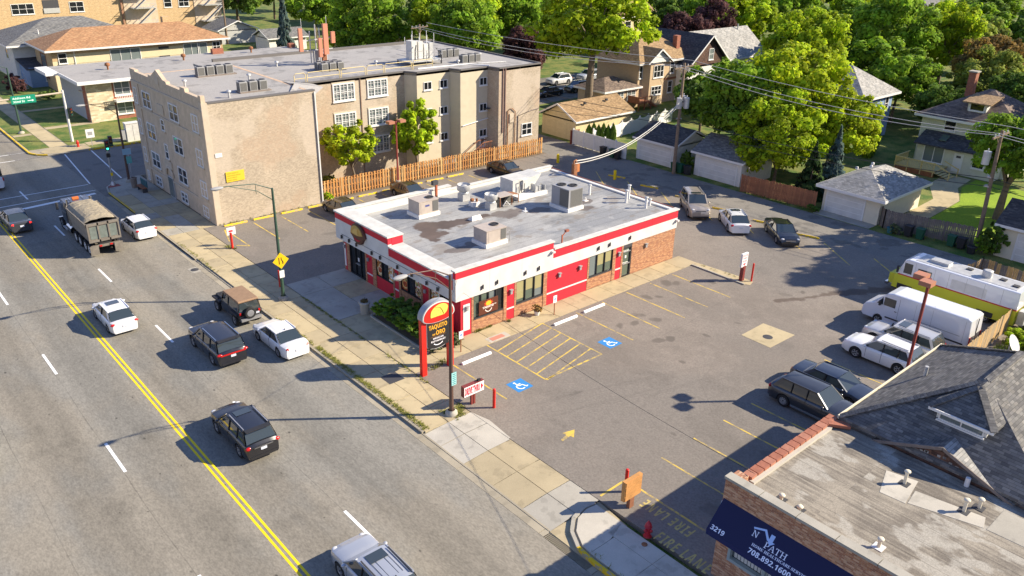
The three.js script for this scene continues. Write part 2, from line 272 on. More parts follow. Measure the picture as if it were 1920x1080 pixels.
// parking lot and alley
const lot = struct('parking_lot', 'asphalt parking lot wrapped round the restaurant', [slab(rect(-5.02, 36.2, 1.98, 24.2), -0.26, 0), slab(rect(22.06, 36.2, -14.6, 1.98), -0.26, 0), slab([[-5.02, -14.7], [-5.02, -29.9], [36.2, -29.9], [36.2, -14.7]], -0.26, 0)], M.lot);
struct('alley', 'patched asphalt alley behind the lot', slab(rect(36.2, 41.9, -70, 60), -0.26, -0.012), M.alley);
struct('block_soil', 'bare yard soil around the apartment building', [slab([[-5.05, -29.9], [36.2, -29.9], [36.2, -48.9], [-3.7, -48.9]], -0.26, -0.02)], M.earth);
struct('back_yards', 'lawns of the houses behind the alley', slab(rect(41.9, 300, -300, 90), -0.26, -0.004), M.lawn);
struct('corner_lot_ground', 'ground under the brick office and shingled house', slab(rect(-5.3, 60, 24.2, 80), -0.26, -0.006), M.earth);
struct('north_lawn', 'lawn in front of the low apartment houses across the side street', slab([[-6.3, -62.7], [200, -62.7], [200, -300], [-6.3, -300]], -0.26, 0), M.lawn);
const YL = 0.004;
const stall = (x0, z0, x1, z1, w = 0.1, m = M.yellowPaint) => part(lot, 'stall_line', strip(x0, z0, x1, z1, w, YL), m);
stall(-2.6, 2.4, -2.6, 7.7);
stall(8.62, 2.2, 8.62, 7.5); stall(11.33, 2.2, 11.33, 7.55); stall(14.0, 2.2, 14.0, 7.6); stall(16.7, 2.2, 16.7, 7.6); stall(19.4, 2.2, 19.4, 7.6);
for (let i = 0; i < 9; i++) stall(-0.05 + i * 2.71, 17, -0.05 + i * 2.71, 22.2);
for (let i = 0; i < 3; i++) stall(24.3 + i * 3.2, 16.6, 24.3 + i * 3.2, 22.0);
for (let i = 0; i < 11; i++) stall(-3.7 + i * 2.7, -28.6, -3.7 + i * 2.7, -23.6);
stall(-3.7, -28.6, -4.6, -25.5); stall(-3.7, -23.6, -4.5, -24.4);
for (let i = 0; i < 8; i++) stall(35.4, -21.2 + i * 4.55, 32.4, -17.2 + i * 4.55);
// hatched aisle
stall(0.65, 2.0, 0.65, 7.5); stall(5.6, 1.95, 5.6, 7.5); stall(0.65, 7.5, 5.6, 7.5, 0.13);
for (let i = 0; i < 6; i++) stall(0.7, 2.9 + i * 0.92 + 0.1, 5.55, 2.05 + i * 0.92 - 0.1 + (i == 5 ? 0 : 0));
stall(-4.76, 17.1, -2.92, 17.05, 0.12); stall(-2.88, 17.05, -2.88, 22.9, 0.12);
{ // painted wheelchair squares, white figure on blue
  const t = canvas(256, 256, (g, w, h) => { g.fillStyle = '#2f7fbf'; g.fillRect(0, 0, w, h); g.strokeStyle = g.fillStyle = '#f2f2f0'; g.lineWidth = 18; g.lineCap = 'round'; g.lineJoin = 'round'; g.beginPath(); g.arc(104, 45, 17, 0, 7); g.fill(); g.beginPath(); g.moveTo(106, 72); g.lineTo(112, 132); g.lineTo(168, 134); g.lineTo(190, 198); g.lineTo(212, 190); g.stroke(); g.beginPath(); g.moveTo(110, 100); g.lineTo(156, 100); g.stroke(); g.beginPath(); g.arc(118, 160, 54, -2.2 - 0.0, 1.1, true); g.stroke(); });
  const m = tmat(t, 0.8);
  for (const [x, z] of [[7.15, 6.78], [-1.0, 7.02]]) { const g = new THREE.PlaneGeometry(1.16, 1.16); g.rotateX(-Math.PI / 2); g.rotateY(0.0); g.translate(x, YL, z); part(lot, 'wheelchair_symbol', keepUV(g.toNonIndexed()), m); }
  const arrow = sheet([[-3.0, 12.55], [-2.45, 12.42], [-2.5, 12.15], [-1.75, 12.35], [-2.3, 12.85], [-2.35, 12.62], [-3.0, 12.72]], YL); part(lot, 'direction_arrow', arrow, M.yellowPaint);
}
part(lot, 'concrete_patch', slab([[14.9, 11.65], [17.6, 11.6], [17.75, 13.95], [14.85, 13.9]], -0.05, 0.012), M.walk); part(lot, 'manhole_cover', lathe([[0, 0.022], [0.33, 0.02], [0.34, 0]], 16.05, 0, 12.95, 18), M.dark);
// sidewalks: each slab its own piece
const walk = struct('sidewalk', 'public concrete sidewalk along the avenue', slab([[-8.14, 7.4], [-8.14, -45], [-7.6, -47], [-6.6, -48.3], [-5, -48.95], [-3.85, -48.95], [-3.85, -29.9], [-5.06, -29.9], [-5.06, 7.4]], -0.26, -0.03), M.curb);
function slabs(parent, x0, x1, z0, z1, nx, nz, mats, y = 0, gap = 0.018) { for (let i = 0; i < nx; i++) for (let j = 0; j < nz; j++) { const a = x0 + (x1 - x0) * i / nx, b = x0 + (x1 - x0) * (i + 1) / nx, c = z0 + (z1 - z0) * j / nz, d = z0 + (z1 - z0) * (j + 1) / nz, h = y + (R0() - 0.5) * 0.014; part(parent, 'slab', box(a + gap, b - gap, y - 0.03, h + 0.004, c + gap, d - gap), mats[(R0() * mats.length) | 0]); } }
slabs(walk, -8.14, -5.06, -29.9, 7.4, 2, 21, [M.walk, M.walk, M.walk2]);
slabs(walk, -8.14, -3.9, -44.8, -29.9, 3, 9, [M.walk, M.walk2, M.walkGrey]);
part(walk, 'slab', slab([[-8.1, -44.8], [-7.6, -46.9], [-6.6, -48.2], [-5, -48.9], [-3.9, -48.9], [-3.9, -44.8]], -0.03, 0.003), M.walkGrey);
part(walk, 'tactile_pad', box(-7.7, -6.6, 0, 0.012, -47.4, -46.5), mat(0.28, 0.07, 0.06, 0.9));
part(walk, 'utility_grate', box(-6.9, -5.85, 0.004, 0.012, 1.05, 2.1), M.dark);
const fore = struct('forecourt', 'concrete forecourt in front of the restaurant', slab(rect(-5.02, 0.02, -14.7, 1.98), -0.26, -0.03), M.curb);
slabs(fore, -5.0, 0.02, -14.7, -4.6, 2, 4, [M.walkGrey, M.walk2, M.walkGrey]); slabs(fore, -5.0, -2.9, -4.6, 1.95, 1, 3, [M.walk2, M.walk]); slabs(fore, -2.9, -0.6, 0.5, 1.95, 1, 1, [M.walk]);
part(fore, 'planting_bed', slab([[-2.9, -6.2], [-2.9, 0.45], [0.0, 0.45], [0.0, -6.2]], -0.03, 0.03), M.earth);
for (const [a, b, c, d] of [[-3.02, -2.9, -6.2, 0.5], [-2.9, 0, -6.32, -6.2]]) part(fore, 'bed_edging', box(a, b, -0.03, 0.12, c, d), M.walkGrey);
const swalk = struct('side_walk', 'concrete walk between restaurant wall and parking stalls', [slab(rect(-0.6, 22.9, 0.02, 1.98), -0.26, -0.03), slab([[22.06, 1.98], [22.9, 1.98], [23.3, 5.9], [23.2, 7.1], [22.4, 7.3], [22.1, 6.9]], -0.26, -0.03)], M.curb);
slabs(swalk, -0.6, 22.9, 0.05, 1.96, 12, 1, [M.walk, M.walk, M.walk2]); part(swalk, 'slab', slab([[22.2, 1.99], [22.88, 1.99], [23.25, 5.9], [23.15, 7.05], [22.45, 7.25], [22.25, 6.9]], -0.03, 0.02), M.walk); part(swalk, 'curb_edge', slab([[22.06, 1.98], [22.2, 1.98], [22.24, 6.9], [22.1, 6.95]], -0.03, 0.09), M.walkGrey);
part(swalk, 'ramp_pad', box(1.05, 2.75, 0, 0.014, 1.25, 1.93), M.walkNew); part(swalk, 'tactile_pad', box(1.3, 2.4, 0.006, 0.022, 1.38, 1.78), mat(0.48, 0.20, 0.14, 0.9));
// driveway aprons slope from the walk to the gutter
const apron = struct('driveway_apron', 'sloped concrete driveway entrance to the parking lot', slab(rect(-8.3, -5.04, 7.42, 17.3), -0.26, -0.14), M.curb);
{ const zs = [7.42, 8.85, 10.82, 13.1, 15.3, 17.28]; for (let i = 0; i < 5; i++) { const a = zs[i] + 0.015, b = zs[i + 1] - 0.015, m = i < 2 ? M.walkNew : [M.walk2, M.walkGrey, M.walk2][i % 3]; part(apron, 'slab', polys([[[-8.28, -0.10, a], [-8.28, -0.10, b], [-6.62, 0.0, b], [-6.62, 0.0, a]]]), m); part(apron, 'slab', polys([[[-6.59, 0.0, a], [-6.59, 0.0, b], [-5.06, 0.006, b], [-5.06, 0.006, a]]]), i == 0 ? M.walkNew : m); } part(apron, 'slab', slab([[-5.04, 7.45], [-4.75, 8.7], [-4.95, 10.7], [-5.04, 10.7]], -0.03, 0.01), M.walkNew); }
// curbs and gutter
const curbRoot = struct('curb', 'concrete curb along the east side of the avenue', box(-8.3, -8.15, -0.26, -0.03, -23.6, -45), M.curb);
function curbRun(x, z0, z1, m, h = 0.012, n = 2.9) { const k = Math.max(1, Math.round(Math.abs(z1 - z0) / n)); for (let i = 0; i < k; i++) { const a = z0 + (z1 - z0) * i / k, b = z0 + (z1 - z0) * (i + 1) / k; part(curbRoot, 'curb_stone', box(x - 0.15, x, -0.25, h, Math.min(a, b) + 0.012, Math.max(a, b) - 0.012), m); } }
M.curbYellow = tmat((() => { const a = fbm(12, 5, 121); return tex(512, 512, 2.5, 2.5, (u, v) => mix([0.70, 0.46, 0.01], [0.36, 0.30, 0.2], sst(0.5, 0.66, a(u, v)))); })(), 0.85);
curbRun(-8.15, -37.6, -23.6, M.curb); curbRun(-8.15, -45, -37.6, M.curbYellow); curbRun(-8.15, -23.6, -16.4, M.curb, -0.08); curbRun(-8.15, -16.4, 7.3, M.curb);
curbRun(-8.15, 7.3, 17.2, M.curb, -0.095);
for (let z = -44; z < 17; z += 3.05) part(curbRoot, 'gutter_pan', box(-8.74, -8.31, -0.25, RY + 0.006, z + 0.012, z + 3.035), M.curb);
{ const P = [[-8.15, -45], [-7.75, -46.9], [-6.7, -48.25], [-5, -48.95], [-3.8, -49]]; for (let i = 0; i < 4; i++) part(curbRoot, 'curb_stone', bar([P[i][0] - 0.05, -0.11, P[i][1]], [P[i + 1][0] - 0.05, -0.11, P[i + 1][1]], 0.16, 0.25), M.walkGrey); part(curbRoot, 'curb_stone', box(-3.8, 36, -0.25, 0.01, -49.1, -48.95), M.curb); }
// corner island with fire hydrant in front of the brick office
const isl = [[-5.35, 17.35], [-6.0, 17.25], [-6.9, 17.45], [-7.6, 18.05], [-8.05, 18.9], [-8.2, 19.9], [-8.2, 60], [-5.45, 60], [-5.4, 19.2]];
struct('corner_apron', 'worn concrete ramp beside the corner island', slab([[-8.32, 17.28], [-5.04, 17.28], [-5.3, 19.3], [-8.32, 20.1]], -0.26, -0.085), M.walk2);
const island = struct('corner_walk', 'pale new concrete sidewalk island with rounded yellow curb', slab(isl, -0.26, -0.02), M.curb);
part(island, 'slab', slab([[-5.42, 17.45], [-6.0, 17.37], [-6.75, 17.55], [-7.45, 18.12], [-7.9, 18.95], [-8.0, 19.5], [-6.7, 19.5], [-5.45, 19.1]], -0.02, 0.05), M.walkNew);
for (let i = 0; i < 6; i++) { part(island, 'slab', box(-8.0, -6.45, -0.02, 0.05, 19.52 + i * 2.2, 21.7 + i * 2.2), M.walkNew); part(island, 'slab', box(-6.43, -5.47, -0.02, 0.05, 19.12 + i * 2.2 + (i ? 0.4 : 0), 21.7 + i * 2.2), M.walkNew); }
{ const P = [[-5.4, 17.3], [-6.0, 17.2], [-6.9, 17.4], [-7.62, 18.0], [-8.12, 18.9], [-8.24, 19.9], [-8.24, 22], [-8.24, 25], [-8.24, 28], [-8.24, 31]]; for (let i = 0; i + 1 < P.length; i++) part(island, 'curb_stone', bar([P[i][0], -0.06, P[i][1]], [P[i + 1][0], -0.06, P[i + 1][1]], 0.17, 0.24), i < 4 ? M.walkGrey : M.curbYellow); }
for (let z = 17.3; z < 34; z += 3.05) part(island, 'gutter_pan', box(-8.74, -8.34, -0.25, RY + 0.006, z + 0.012, z + 3.035), M.curb);
// across the side street
const nwalk = struct('north_sidewalk', 'concrete sidewalk and grass strip across the side street', slab([[-10.6, -64.6], [-9.6, -63.3], [-8, -62.75], [-6.3, -62.75], [-6.3, -200], [-10.6, -200]], -0.26, -0.02), M.curb);
for (let i = 0; i < 12; i++) part(nwalk, 'slab', box(-8.2, -6.45, -0.02, 0.012, -66.2 - i * 3, -69.18 - i * 3), M.walk);
part(nwalk, 'slab', slab([[-9.4, -63.5], [-8, -62.95], [-4.6, -62.95], [-4.6, -65.6], [-8.2, -65.9], [-9.6, -64.4]], -0.02, 0.014), M.walk2);
part(nwalk, 'slab', box(-4.5, 40, 0.0, 0.014, -66.0, -64.4), M.walk2); part(nwalk, 'slab', box(-6.3, 0, 0, 0.014, -76.4, -75.2), M.walk2); part(nwalk, 'slab', box(-6.3, 2, 0, 0.014, -88, -87), M.walk2); part(nwalk, 'slab', box(-10.3, -8.3, 0, 0.014, -74.2, -73.2), M.walk2);
part(nwalk, 'grass_strip', slab([[-10.35, -66], [-8.25, -66], [-8.25, -200], [-10.35, -200]], -0.02, 0.006), M.lawn); part(nwalk, 'grass_strip', slab([[-6.3, -62.95], [40, -62.95], [40, -64.3], [-4.2, -64.3], [-6.3, -63.2]], -0.02, 0.006), M.lawn);
{ const P = [[-10.6, -90], [-10.6, -70], [-10.6, -64.8], [-10.1, -63.6], [-9.2, -62.9], [-8, -62.65], [-5, -62.6], [3, -62.6], [16, -62.6], [40, -62.6]]; for (let i = 0; i + 1 < P.length; i++) part(nwalk, 'curb_stone', bar([P[i][0], -0.08, P[i][1]], [P[i + 1][0], -0.08, P[i + 1][1]], 0.17, 0.24), i == 4 || i == 5 ? M.walkGrey : M.curbYellow); }
// ---------- the restaurant ----------
M.brickR = tmat(brickTex([[0.40, 0.185, 0.085], [0.34, 0.15, 0.07], [0.46, 0.23, 0.11], [0.30, 0.125, 0.065]], [0.34, 0.26, 0.19], 201), 0.9);
M.roofCap = tmat(grainTex([0.55, 0.54, 0.50], 0.25, 2.4, 203), 0.8);
M.bracket = mat(0.03, 0.028, 0.03, 0.5);
const roofTexR = (() => {
  const W = 23, H = 15.4, X0 = -0.6, Z0 = -15, a = fbm(5, 6, 211), b = fbm(16, 4, 212), c = pnoise(384, 213);
  const seamZ = [], r = rng(214); for (let z = -14.6; z < 0.3; z += 0.93) seamZ.push(z + (r() - 0.5) * 0.1);
  const P = [[[3.3, -7.6, 1.2, 1.0], [4.3, -9.2, 1.3, 1.0], [5.4, -8.8, 1.2, 0.9], [6.8, -8.6, 1.5, 0.65], [8.4, -8.5, 1.5, 0.55], [2.9, -6.9, 0.6, 0.7]], [[11.2, -7.6, 1.8, 0.9], [12.8, -7.0, 1.5, 0.7], [10.2, -8.2, 0.9, 0.5]], [[3.4, -4.2, 1.2, 0.7], [4.6, -4.4, 0.7, 0.5]], [[17.8, -6.2, 1.0, 0.6]], [[16.6, -5.0, 0.9, 0.4]]];
  return tex(1024, 768, W, H, (u, v) => {
    const x = u * W + X0, z = v * H + Z0, n = a(u, v);
    let col = mix([0.335, 0.33, 0.315], [0.24, 0.245, 0.25], sst(0.35, 0.65, n)), k = 1;
    for (const s of seamZ) { const e = Math.abs(z - s + (b(u * 0.2, 0.3) - 0.5) * 0.05); if (e < 0.03) k = Math.min(k, 0.80); else if (e < 0.10) k = Math.min(k, 0.93); }
    for (const sx of [2.2, 7.6, 13.4, 18.9]) if (Math.abs(x - sx - 0.4 * Math.sin(Math.floor(z / 0.93) * 7.1)) < 0.025) k *= 0.8;
    let w = 0; P.forEach((g, gi) => { for (const [px, pz, rx, rz] of g) { const e = Math.hypot((x - px) / rx, (z - pz) / rz) + (b(u * 1.4, v) - 0.5) * 1.6; w = Math.max(w, (gi < 1 ? 1 : 0.75) * sst(1.0, 0.72, e)); } });
    col = mix(col, [0.42, 0.415, 0.395], 0.5 * sst(0.55, 0.7, b(v, u)));
    col = mul(col, k * (0.86 + 0.28 * c(u, v)) * (1 - 0.25 * sst(0.60, 0.72, a(v + 0.3, u))));
    return mix(mix(col, [0.20, 0.165, 0.13], 0.55 * sst(0.60, 0.74, b(v * 1.3 + 0.2, u * 1.3))), mul([0.095, 0.066, 0.052], 0.6 + 0.8 * b(u, v)), w * 0.95);
  });
})();
roofTexR.offset.set(0.6 / 23, 15 / 15.4); M.roofR = tmat(roofTexR, 0.75);
const food = [[['#7c3b1c', '#c98a3a', '#e8d9b0', '#5f7a2d', '#b5301f']], [['#e8e0d0', '#b32418', '#d9a441', '#6d7f35', '#f2efe6']], [['#8c2a15', '#d8742a', '#e9c27a', '#3c5a23', '#b1401e']], [['#efe7da', '#c0392b', '#d6b370', '#809a48', '#73341b']]].map(([p], k) => tmat(canvas(128, 192, (g, w, h) => { const r = rng(220 + k); g.fillStyle = p[0]; g.fillRect(0, 0, w, h); for (let i = 0; i < 150; i++) { g.fillStyle = p[(r() * 5) | 0]; g.beginPath(); g.ellipse(r() * w, r() * h, 4 + 14 * r(), 3 + 8 * r(), r() * 3, 0, 7); g.fill(); } g.fillStyle = p[2]; g.beginPath(); g.ellipse(w / 2, h * 0.72, w * 0.46, h * 0.2, 0, 0, 7); g.fill(); g.fillStyle = p[4]; g.beginPath(); g.ellipse(w / 2, h * 0.7, w * 0.36, h * 0.14, 0, 0, 7); g.fill(); for (let i = 0; i < 40; i++) { g.fillStyle = p[(r() * 5) | 0]; g.beginPath(); g.arc(w / 2 + (r() - 0.5) * 80, h * 0.7 + (r() - 0.5) * 44, 3 + 4 * r(), 0, 7); g.fill(); } }), 0.35));
const FS = (pl) => (a0, a1, y0, y1, d0, d1) => box(a0, a1, y0, y1, pl + d0, pl + d1);      // south-facing wall, a = x
const FW = (pl) => (a0, a1, y0, y1, d0, d1) => box(pl - d1, pl - d0, y0, y1, a0, a1);      // west-facing wall, a = z
function planeOn(face, pl, a0, a1, y0, y1, d) {            // print with its own 0..1 uv
  const g = new THREE.PlaneGeometry(Math.abs(a1 - a0), y1 - y0); if (face === 'W') { g.rotateY(-Math.PI / 2); g.translate(pl - d, (y0 + y1) / 2, (a0 + a1) / 2); } else g.translate((a0 + a1) / 2, (y0 + y1) / 2, pl + d); return keepUV(g.toNonIndexed());
}
const rest = thing('restaurant', 'flat roofed red and white restaurant in the middle of the lot', 'restaurant', [11, 0, -7.25]);
{
  const S = FS(0.05), W = FW(0);
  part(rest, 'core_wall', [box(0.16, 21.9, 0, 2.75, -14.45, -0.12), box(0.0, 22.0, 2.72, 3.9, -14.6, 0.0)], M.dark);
  part(rest, 'north_wall', box(0, 22.05, 0, 2.72, -14.6, -14.45), M.brickR); part(rest, 'east_wall', box(21.9, 22.05, 0, 2.72, -14.45, 0.05), M.brickR);
  part(rest, 'brick_wall', S(16.78, 21.9, 0, 2.7, -0.17, 0), M.brickR);
  for (const [a, b] of [[0.9, 1.06], [3.68, 3.95], [4.66, 4.82], [7.38, 7.72], [11.86, 12.02], [14.6, 14.94], [15.56, 15.76]]) part(rest, 'brick_pier', S(a, b, 0, 2.7, -0.17, 0.02), M.brickR);
  for (const [a, b] of [[1.06, 3.68], [4.82, 7.38], [12.02, 14.6]]) part(rest, 'knee_wall', S(a, b, 0, 1.0, -0.17, -0.01), M.brickR);
  for (const [a, b] of [[0.0, 0.9], [3.95, 4.66], [14.94, 15.56]]) part(rest, 'red_panel', S(a, b, 0, 2.7, -0.17, 0), M.red);
  part(rest, 'red_wall', S(7.72, 11.86, 0, 2.7, -0.17, 0), M.red); part(rest, 'white_stripe', S(7.74, 11.84, 0.84, 0.94, 0, 0.03), M.white);
  part(rest, 'white_stripe', S(3.97, 4.64, 0.8, 0.9, 0, 0.03), M.white); part(rest, 'white_stripe', S(14.96, 15.54, 0.8, 0.9, 0, 0.03), M.white);
  part(rest, 'blank_sign_panel', S(0.2, 0.74, 0.38, 2.28, 0, 0.03), M.white);
  const front = (name, face, pl, a, b, y0, y1, n, mats) => {
    const B = face === 'S' ? FS(pl) : FW(pl), w = (b - a) / n, fr = [B(a, b, y0, y0 + 0.06, -0.13, 0.0), B(a, b, y1 - 0.06, y1, -0.13, 0.0)];
    for (let i = 0; i <= n; i++) fr.push(B(Math.max(a, a + i * w - 0.035), Math.min(b, a + i * w + 0.035), y0 + 0.06, y1 - 0.06, -0.13, 0));
    const f = part(rest, name, fr, M.black);
    for (let i = 0; i < n; i++) part(f, 'pane', B(a + i * w + 0.035, a + (i + 1) * w - 0.035, y0 + 0.06, y1 - 0.06, -0.10, -0.085), mats[i % mats.length]);
    return f;
  };
  const blind = new THREE.MeshPhysicalMaterial({ color: lin(0.34, 0.31, 0.15), roughness: 0.25, clearcoat: 0.6, clearcoatRoughness: 0.05, side: THREE.DoubleSide });
  const w1 = front('window', 'S', 0.05, 1.06, 3.68, 1.0, 2.7, 4, [M.glassGreen, M.glassGreen, M.glassPale, M.glass]); const w2 = front('window', 'S', 0.05, 4.82, 7.38, 1.0, 2.7, 3, [M.glassGreen, M.glassGreen, M.glassPale]); const w3 = front('window', 'S', 0.05, 12.02, 14.6, 1.0, 2.7, 3, [M.glassPale, M.glassGreen, M.glassGreen]);
  for (const [w, a, b, y] of [[w2, 4.9, 5.6, 1.25], [w2, 5.76, 6.45, 1.75], [w2, 6.6, 7.25, 1.6], [w3, 12.95, 13.65, 1.7], [w3, 13.8, 14.5, 1.75]]) part(w, 'blind', S(a, b, y, 2.6, -0.084, -0.078), blind);
  part(rest, 'sill', S(1.06, 3.68, 0.96, 1.0, -0.01, 0.06), M.dark); part(rest, 'sill', S(4.82, 7.38, 0.96, 1.0, -0.01, 0.06), M.dark); part(rest, 'sill', S(12.02, 14.6, 0.96, 1.0, -0.01, 0.06), M.dark);
  const dr = front('door', 'S', 0.05, 15.76, 16.66, 0.02, 2.4, 1, [M.glassGreen]); part(dr, 'push_bar', S(15.8, 16.62, 1.02, 1.1, -0.08, 0.02), M.steel); part(dr, 'transom_bar', S(15.8, 16.62, 2.02, 2.1, -0.08, 0.01), M.steel); part(dr, 'notice', S(16.1, 16.28, 1.5, 1.72, -0.084, -0.07), M.white); part(rest, 'door_head', S(15.76, 16.78, 2.4, 2.7, -0.17, 0), M.dark); part(rest, 'brick_pier', S(16.66, 16.78, 0, 2.4, -0.17, 0.0), M.black);
  const ban = tmat(canvas(256, 160, (g, w, h) => { g.fillStyle = '#5d2f1e'; g.fillRect(0, 0, w, h); g.fillStyle = '#d8421c'; g.beginPath(); for (let i = 0; i < 22; i++) { const t = i / 22 * 6.283, q = i % 2 ? 30 : 48; g.lineTo(128 + q * 1.4 * Math.cos(t), 48 + q * 0.85 * Math.sin(t)); } g.fill(); g.fillStyle = '#f2b52a'; g.beginPath(); g.ellipse(128, 46, 36, 26, 0, 0, 7); g.fill(); g.strokeStyle = '#f4efe8'; g.lineWidth = 9; g.beginPath(); g.arc(128, 96, 46, 0.35, 2.8); g.stroke(); g.fillStyle = '#f6f1ea'; g.font = 'bold 34px sans-serif'; g.textAlign = 'center'; g.fillText('TAQUITO', 122, 98); g.font = 'bold 15px sans-serif'; g.fillText('DE ORO', 206, 82); }), 0.5);
  part(rest, 'window_banner', [S(1.5, 3.15, 1.12, 2.15, 0.02, 0.05)], mat(0.10, 0.04, 0.03)); part(rest, 'banner_print', planeOn('S', 0.05, 1.5, 3.15, 1.12, 2.15, 0.054), ban);
  // west front
  for (const [a, b] of [[-14.44, -14.12], [-11.3, -10.5], [-7.58, -7.06], [-4.16, -3.44], [-0.95, -0.13]]) part(rest, 'red_panel', W(a, b, 0, 2.7, -0.17, 0), M.red);
  for (const [a, b] of [[-14.12, -13.72], [-11.5, -11.3], [-10.5, -10.02], [-7.78, -7.58], [-7.06, -6.82], [-4.36, -4.16], [-3.44, -3.28], [-1.05, -0.95]]) part(rest, 'brick_pier', W(a, b, 0, 2.7, -0.17, 0.03), M.brickR);
  part(rest, 'red_panel', W(-10.02, -7.78, 0, 1.0, -0.17, -0.01), M.red); part(rest, 'knee_wall', W(-6.82, -4.36, 0, 1.0, -0.17, -0.01), M.brickR); part(rest, 'knee_wall', W(-3.28, -1.05, 0, 1.0, -0.17, -0.01), M.brickR);
  part(rest, 'blank_sign_panel', W(-14.5, -14.3, 0.35, 2.2, 0, 0.03), M.white); part(rest, 'white_stripe', W(-11.28, -10.52, 0.74, 0.84, 0, 0.03), M.white); part(rest, 'white_stripe', W(-7.56, -7.08, 0.74, 0.84, 0, 0.03), M.white); part(rest, 'white_stripe', W(-4.14, -3.46, 0.74, 0.84, 0, 0.03), M.white);
  const de = front('entrance', 'W', 0, -13.72, -11.5, 0.02, 2.7, 3, [M.glass, M.glass, M.glass]); part(de, 'notice', planeOn('W', 0, -12.55, -12.35, 1.3, 1.6, 0.01), M.white); part(de, 'push_bar', W(-12.9, -12.3, 1.0, 1.06, -0.08, 0.02), M.steel);
  const f1 = front('window', 'W', 0, -10.02, -7.78, 1.0, 2.7, 3, [M.glass]); const f2 = front('window', 'W', 0, -6.82, -4.36, 1.0, 2.7, 3, [M.glass]); const f3 = front('window', 'W', 0, -3.28, -1.05, 1.0, 2.7, 2, [M.glass]);
  [[f1, -9.98, -9.28, 0], [f1, -8.5, -7.82, 1], [f2, -6.78, -6.02, 2], [f2, -5.14, -4.4, 3], [f3, -3.24, -2.2, 1]].forEach(([w, a, b, k]) => part(w, 'food_poster', planeOn('W', 0, a, b, 1.1, 2.6, -0.07), food[k]));
  // fascia of white and red panels
  const SF = FS(-0.2), WF = FW(-0.15), pan = (B, s, y0, y1, m, d) => { for (let i = 0; i + 1 < s.length; i++) part(rest, m === M.red ? 'red_fascia_panel' : 'white_fascia_panel', B(s[i] + 0.006, s[i + 1] - 0.006, y0, y1, 0, d), m); };
  const sL = [-0.44, 2.4, 5.25, 8.2], sR = [8.2, 10.85, 13.55, 16.25, 18.95, 22.12], wU = [-14.84, -11.2, -7.6], wL = [-7.6, -3.7, -0.21];
  pan(SF, sL, 2.68, 4.265, M.offwhite, 0.3); pan(SF, sL, 4.272, 4.77, M.red, 0.3); pan(SF, sR, 2.68, 3.545, M.offwhite, 0.29); pan(SF, sR, 3.552, 4.2, M.red, 0.29);
  pan(WF, wU, 2.68, 4.265, M.offwhite, 0.3); pan(WF, wU, 4.272, 4.76, M.red, 0.3); pan(WF, wL, 2.68, 3.445, M.offwhite, 0.29); pan(WF, wL, 3.452, 4.1, M.red, 0.29);
  part(rest, 'parapet_cap', box(-0.52, 8.26, 4.77, 4.87, -0.28, 0.17), M.roofCap); part(rest, 'parapet_cap', box(8.27, 22.2, 4.2, 4.3, -0.3, 0.17), M.roofCap);
  part(rest, 'parapet_cap', box(-0.52, 0.85, 4.76, 4.87, -14.92, -7.55), M.roofCap); part(rest, 'parapet_cap', box(-0.52, 0.75, 4.1, 4.2, -7.54, -0.29), M.roofCap);
  part(rest, 'parapet_end', box(-0.13, 0.8, 4.11, 4.755, -7.68, -7.6), M.red); part(rest, 'parapet_body', [box(-0.14, 0.79, 4.0, 4.755, -14.8, -7.69), box(-0.43, -0.16, 4.3, 4.765, -0.19, 0.07)], M.offwhite);
  part(rest, 'parapet_wall', [box(0.8, 10.3, 4.0, 4.76, -14.84, -14.5)], M.offwhite); part(rest, 'parapet_wall', [box(10.31, 22.0, 4.0, 4.42, -14.84, -14.55)], M.offwhite); part(rest, 'parapet_cap', box(0.86, 10.34, 4.76, 4.85, -14.92, -14.44), M.roofCap); part(rest, 'parapet_cap', box(10.35, 22.1, 4.42, 4.49, -14.9, -14.5), M.roofCap);
  part(rest, 'north_fascia', [box(-0.4, 22, 2.68, 4.0, -14.84, -14.62)], M.offwhite); part(rest, 'east_fascia', box(22.0, 22.12, 2.68, 4.1, -14.84, -0.22), M.offwhite);
  part(rest, 'roof', box(-0.13, 21.98, 3.905, 4.1, -14.5, -0.21), M.roofR); part(rest, 'edge_curb', box(21.7, 22.1, 4.1, 4.22, -14.4, -0.32), M.offwhite); part(rest, 'edge_coping', box(22.1, 22.2, 3.9, 4.26, -14.8, -0.32), mat(0.24, 0.09, 0.06));
  part(rest, 'conduit', W(-14.0, -1.5, 3.18, 3.2, 0.451, 0.47), M.bracket);
  const br = (B, a, y) => [B(a - 0.10, a - 0.05, y - 0.16, y + 0.12, 0.10, 0.16), B(a + 0.05, a + 0.10, y - 0.12, y + 0.18, 0.10, 0.16), B(a - 0.05, a + 0.05, y - 0.03, y + 0.04, 0.10, 0.14), B(a - 0.03, a + 0.03, y - 0.02, y + 0.02, 0.05, 0.10)];
  const SB = FS(0.0), WB = FW(-0.4);
  for (const a of [1.75, 3.0, 5.55, 6.8, 12.85, 14.05, 16.35]) part(rest, 'sign_bracket', br(SB, a, 3.15).map(g => g), M.bracket);
  for (const a of [-13.89, -12.83, -11.8, -9.71, -8.61, -6.42, -4.7, -2.96, -1.73]) part(rest, 'sign_bracket', br(WB, a, 3.0), M.bracket);
  for (const [a, y] of [[4.3, 2.1], [8.9, 2.1], [11.0, 2.1], [15.25, 2.1], [18.4, 2.05], [0.47, 2.0]]) part(rest, 'wall_lamp', [S(a - 0.09, a + 0.09, y - 0.16, y + 0.12, 0.02, 0.14), S(a - 0.12, a + 0.12, y + 0.12, y + 0.17, 0.0, 0.2)], M.grey);
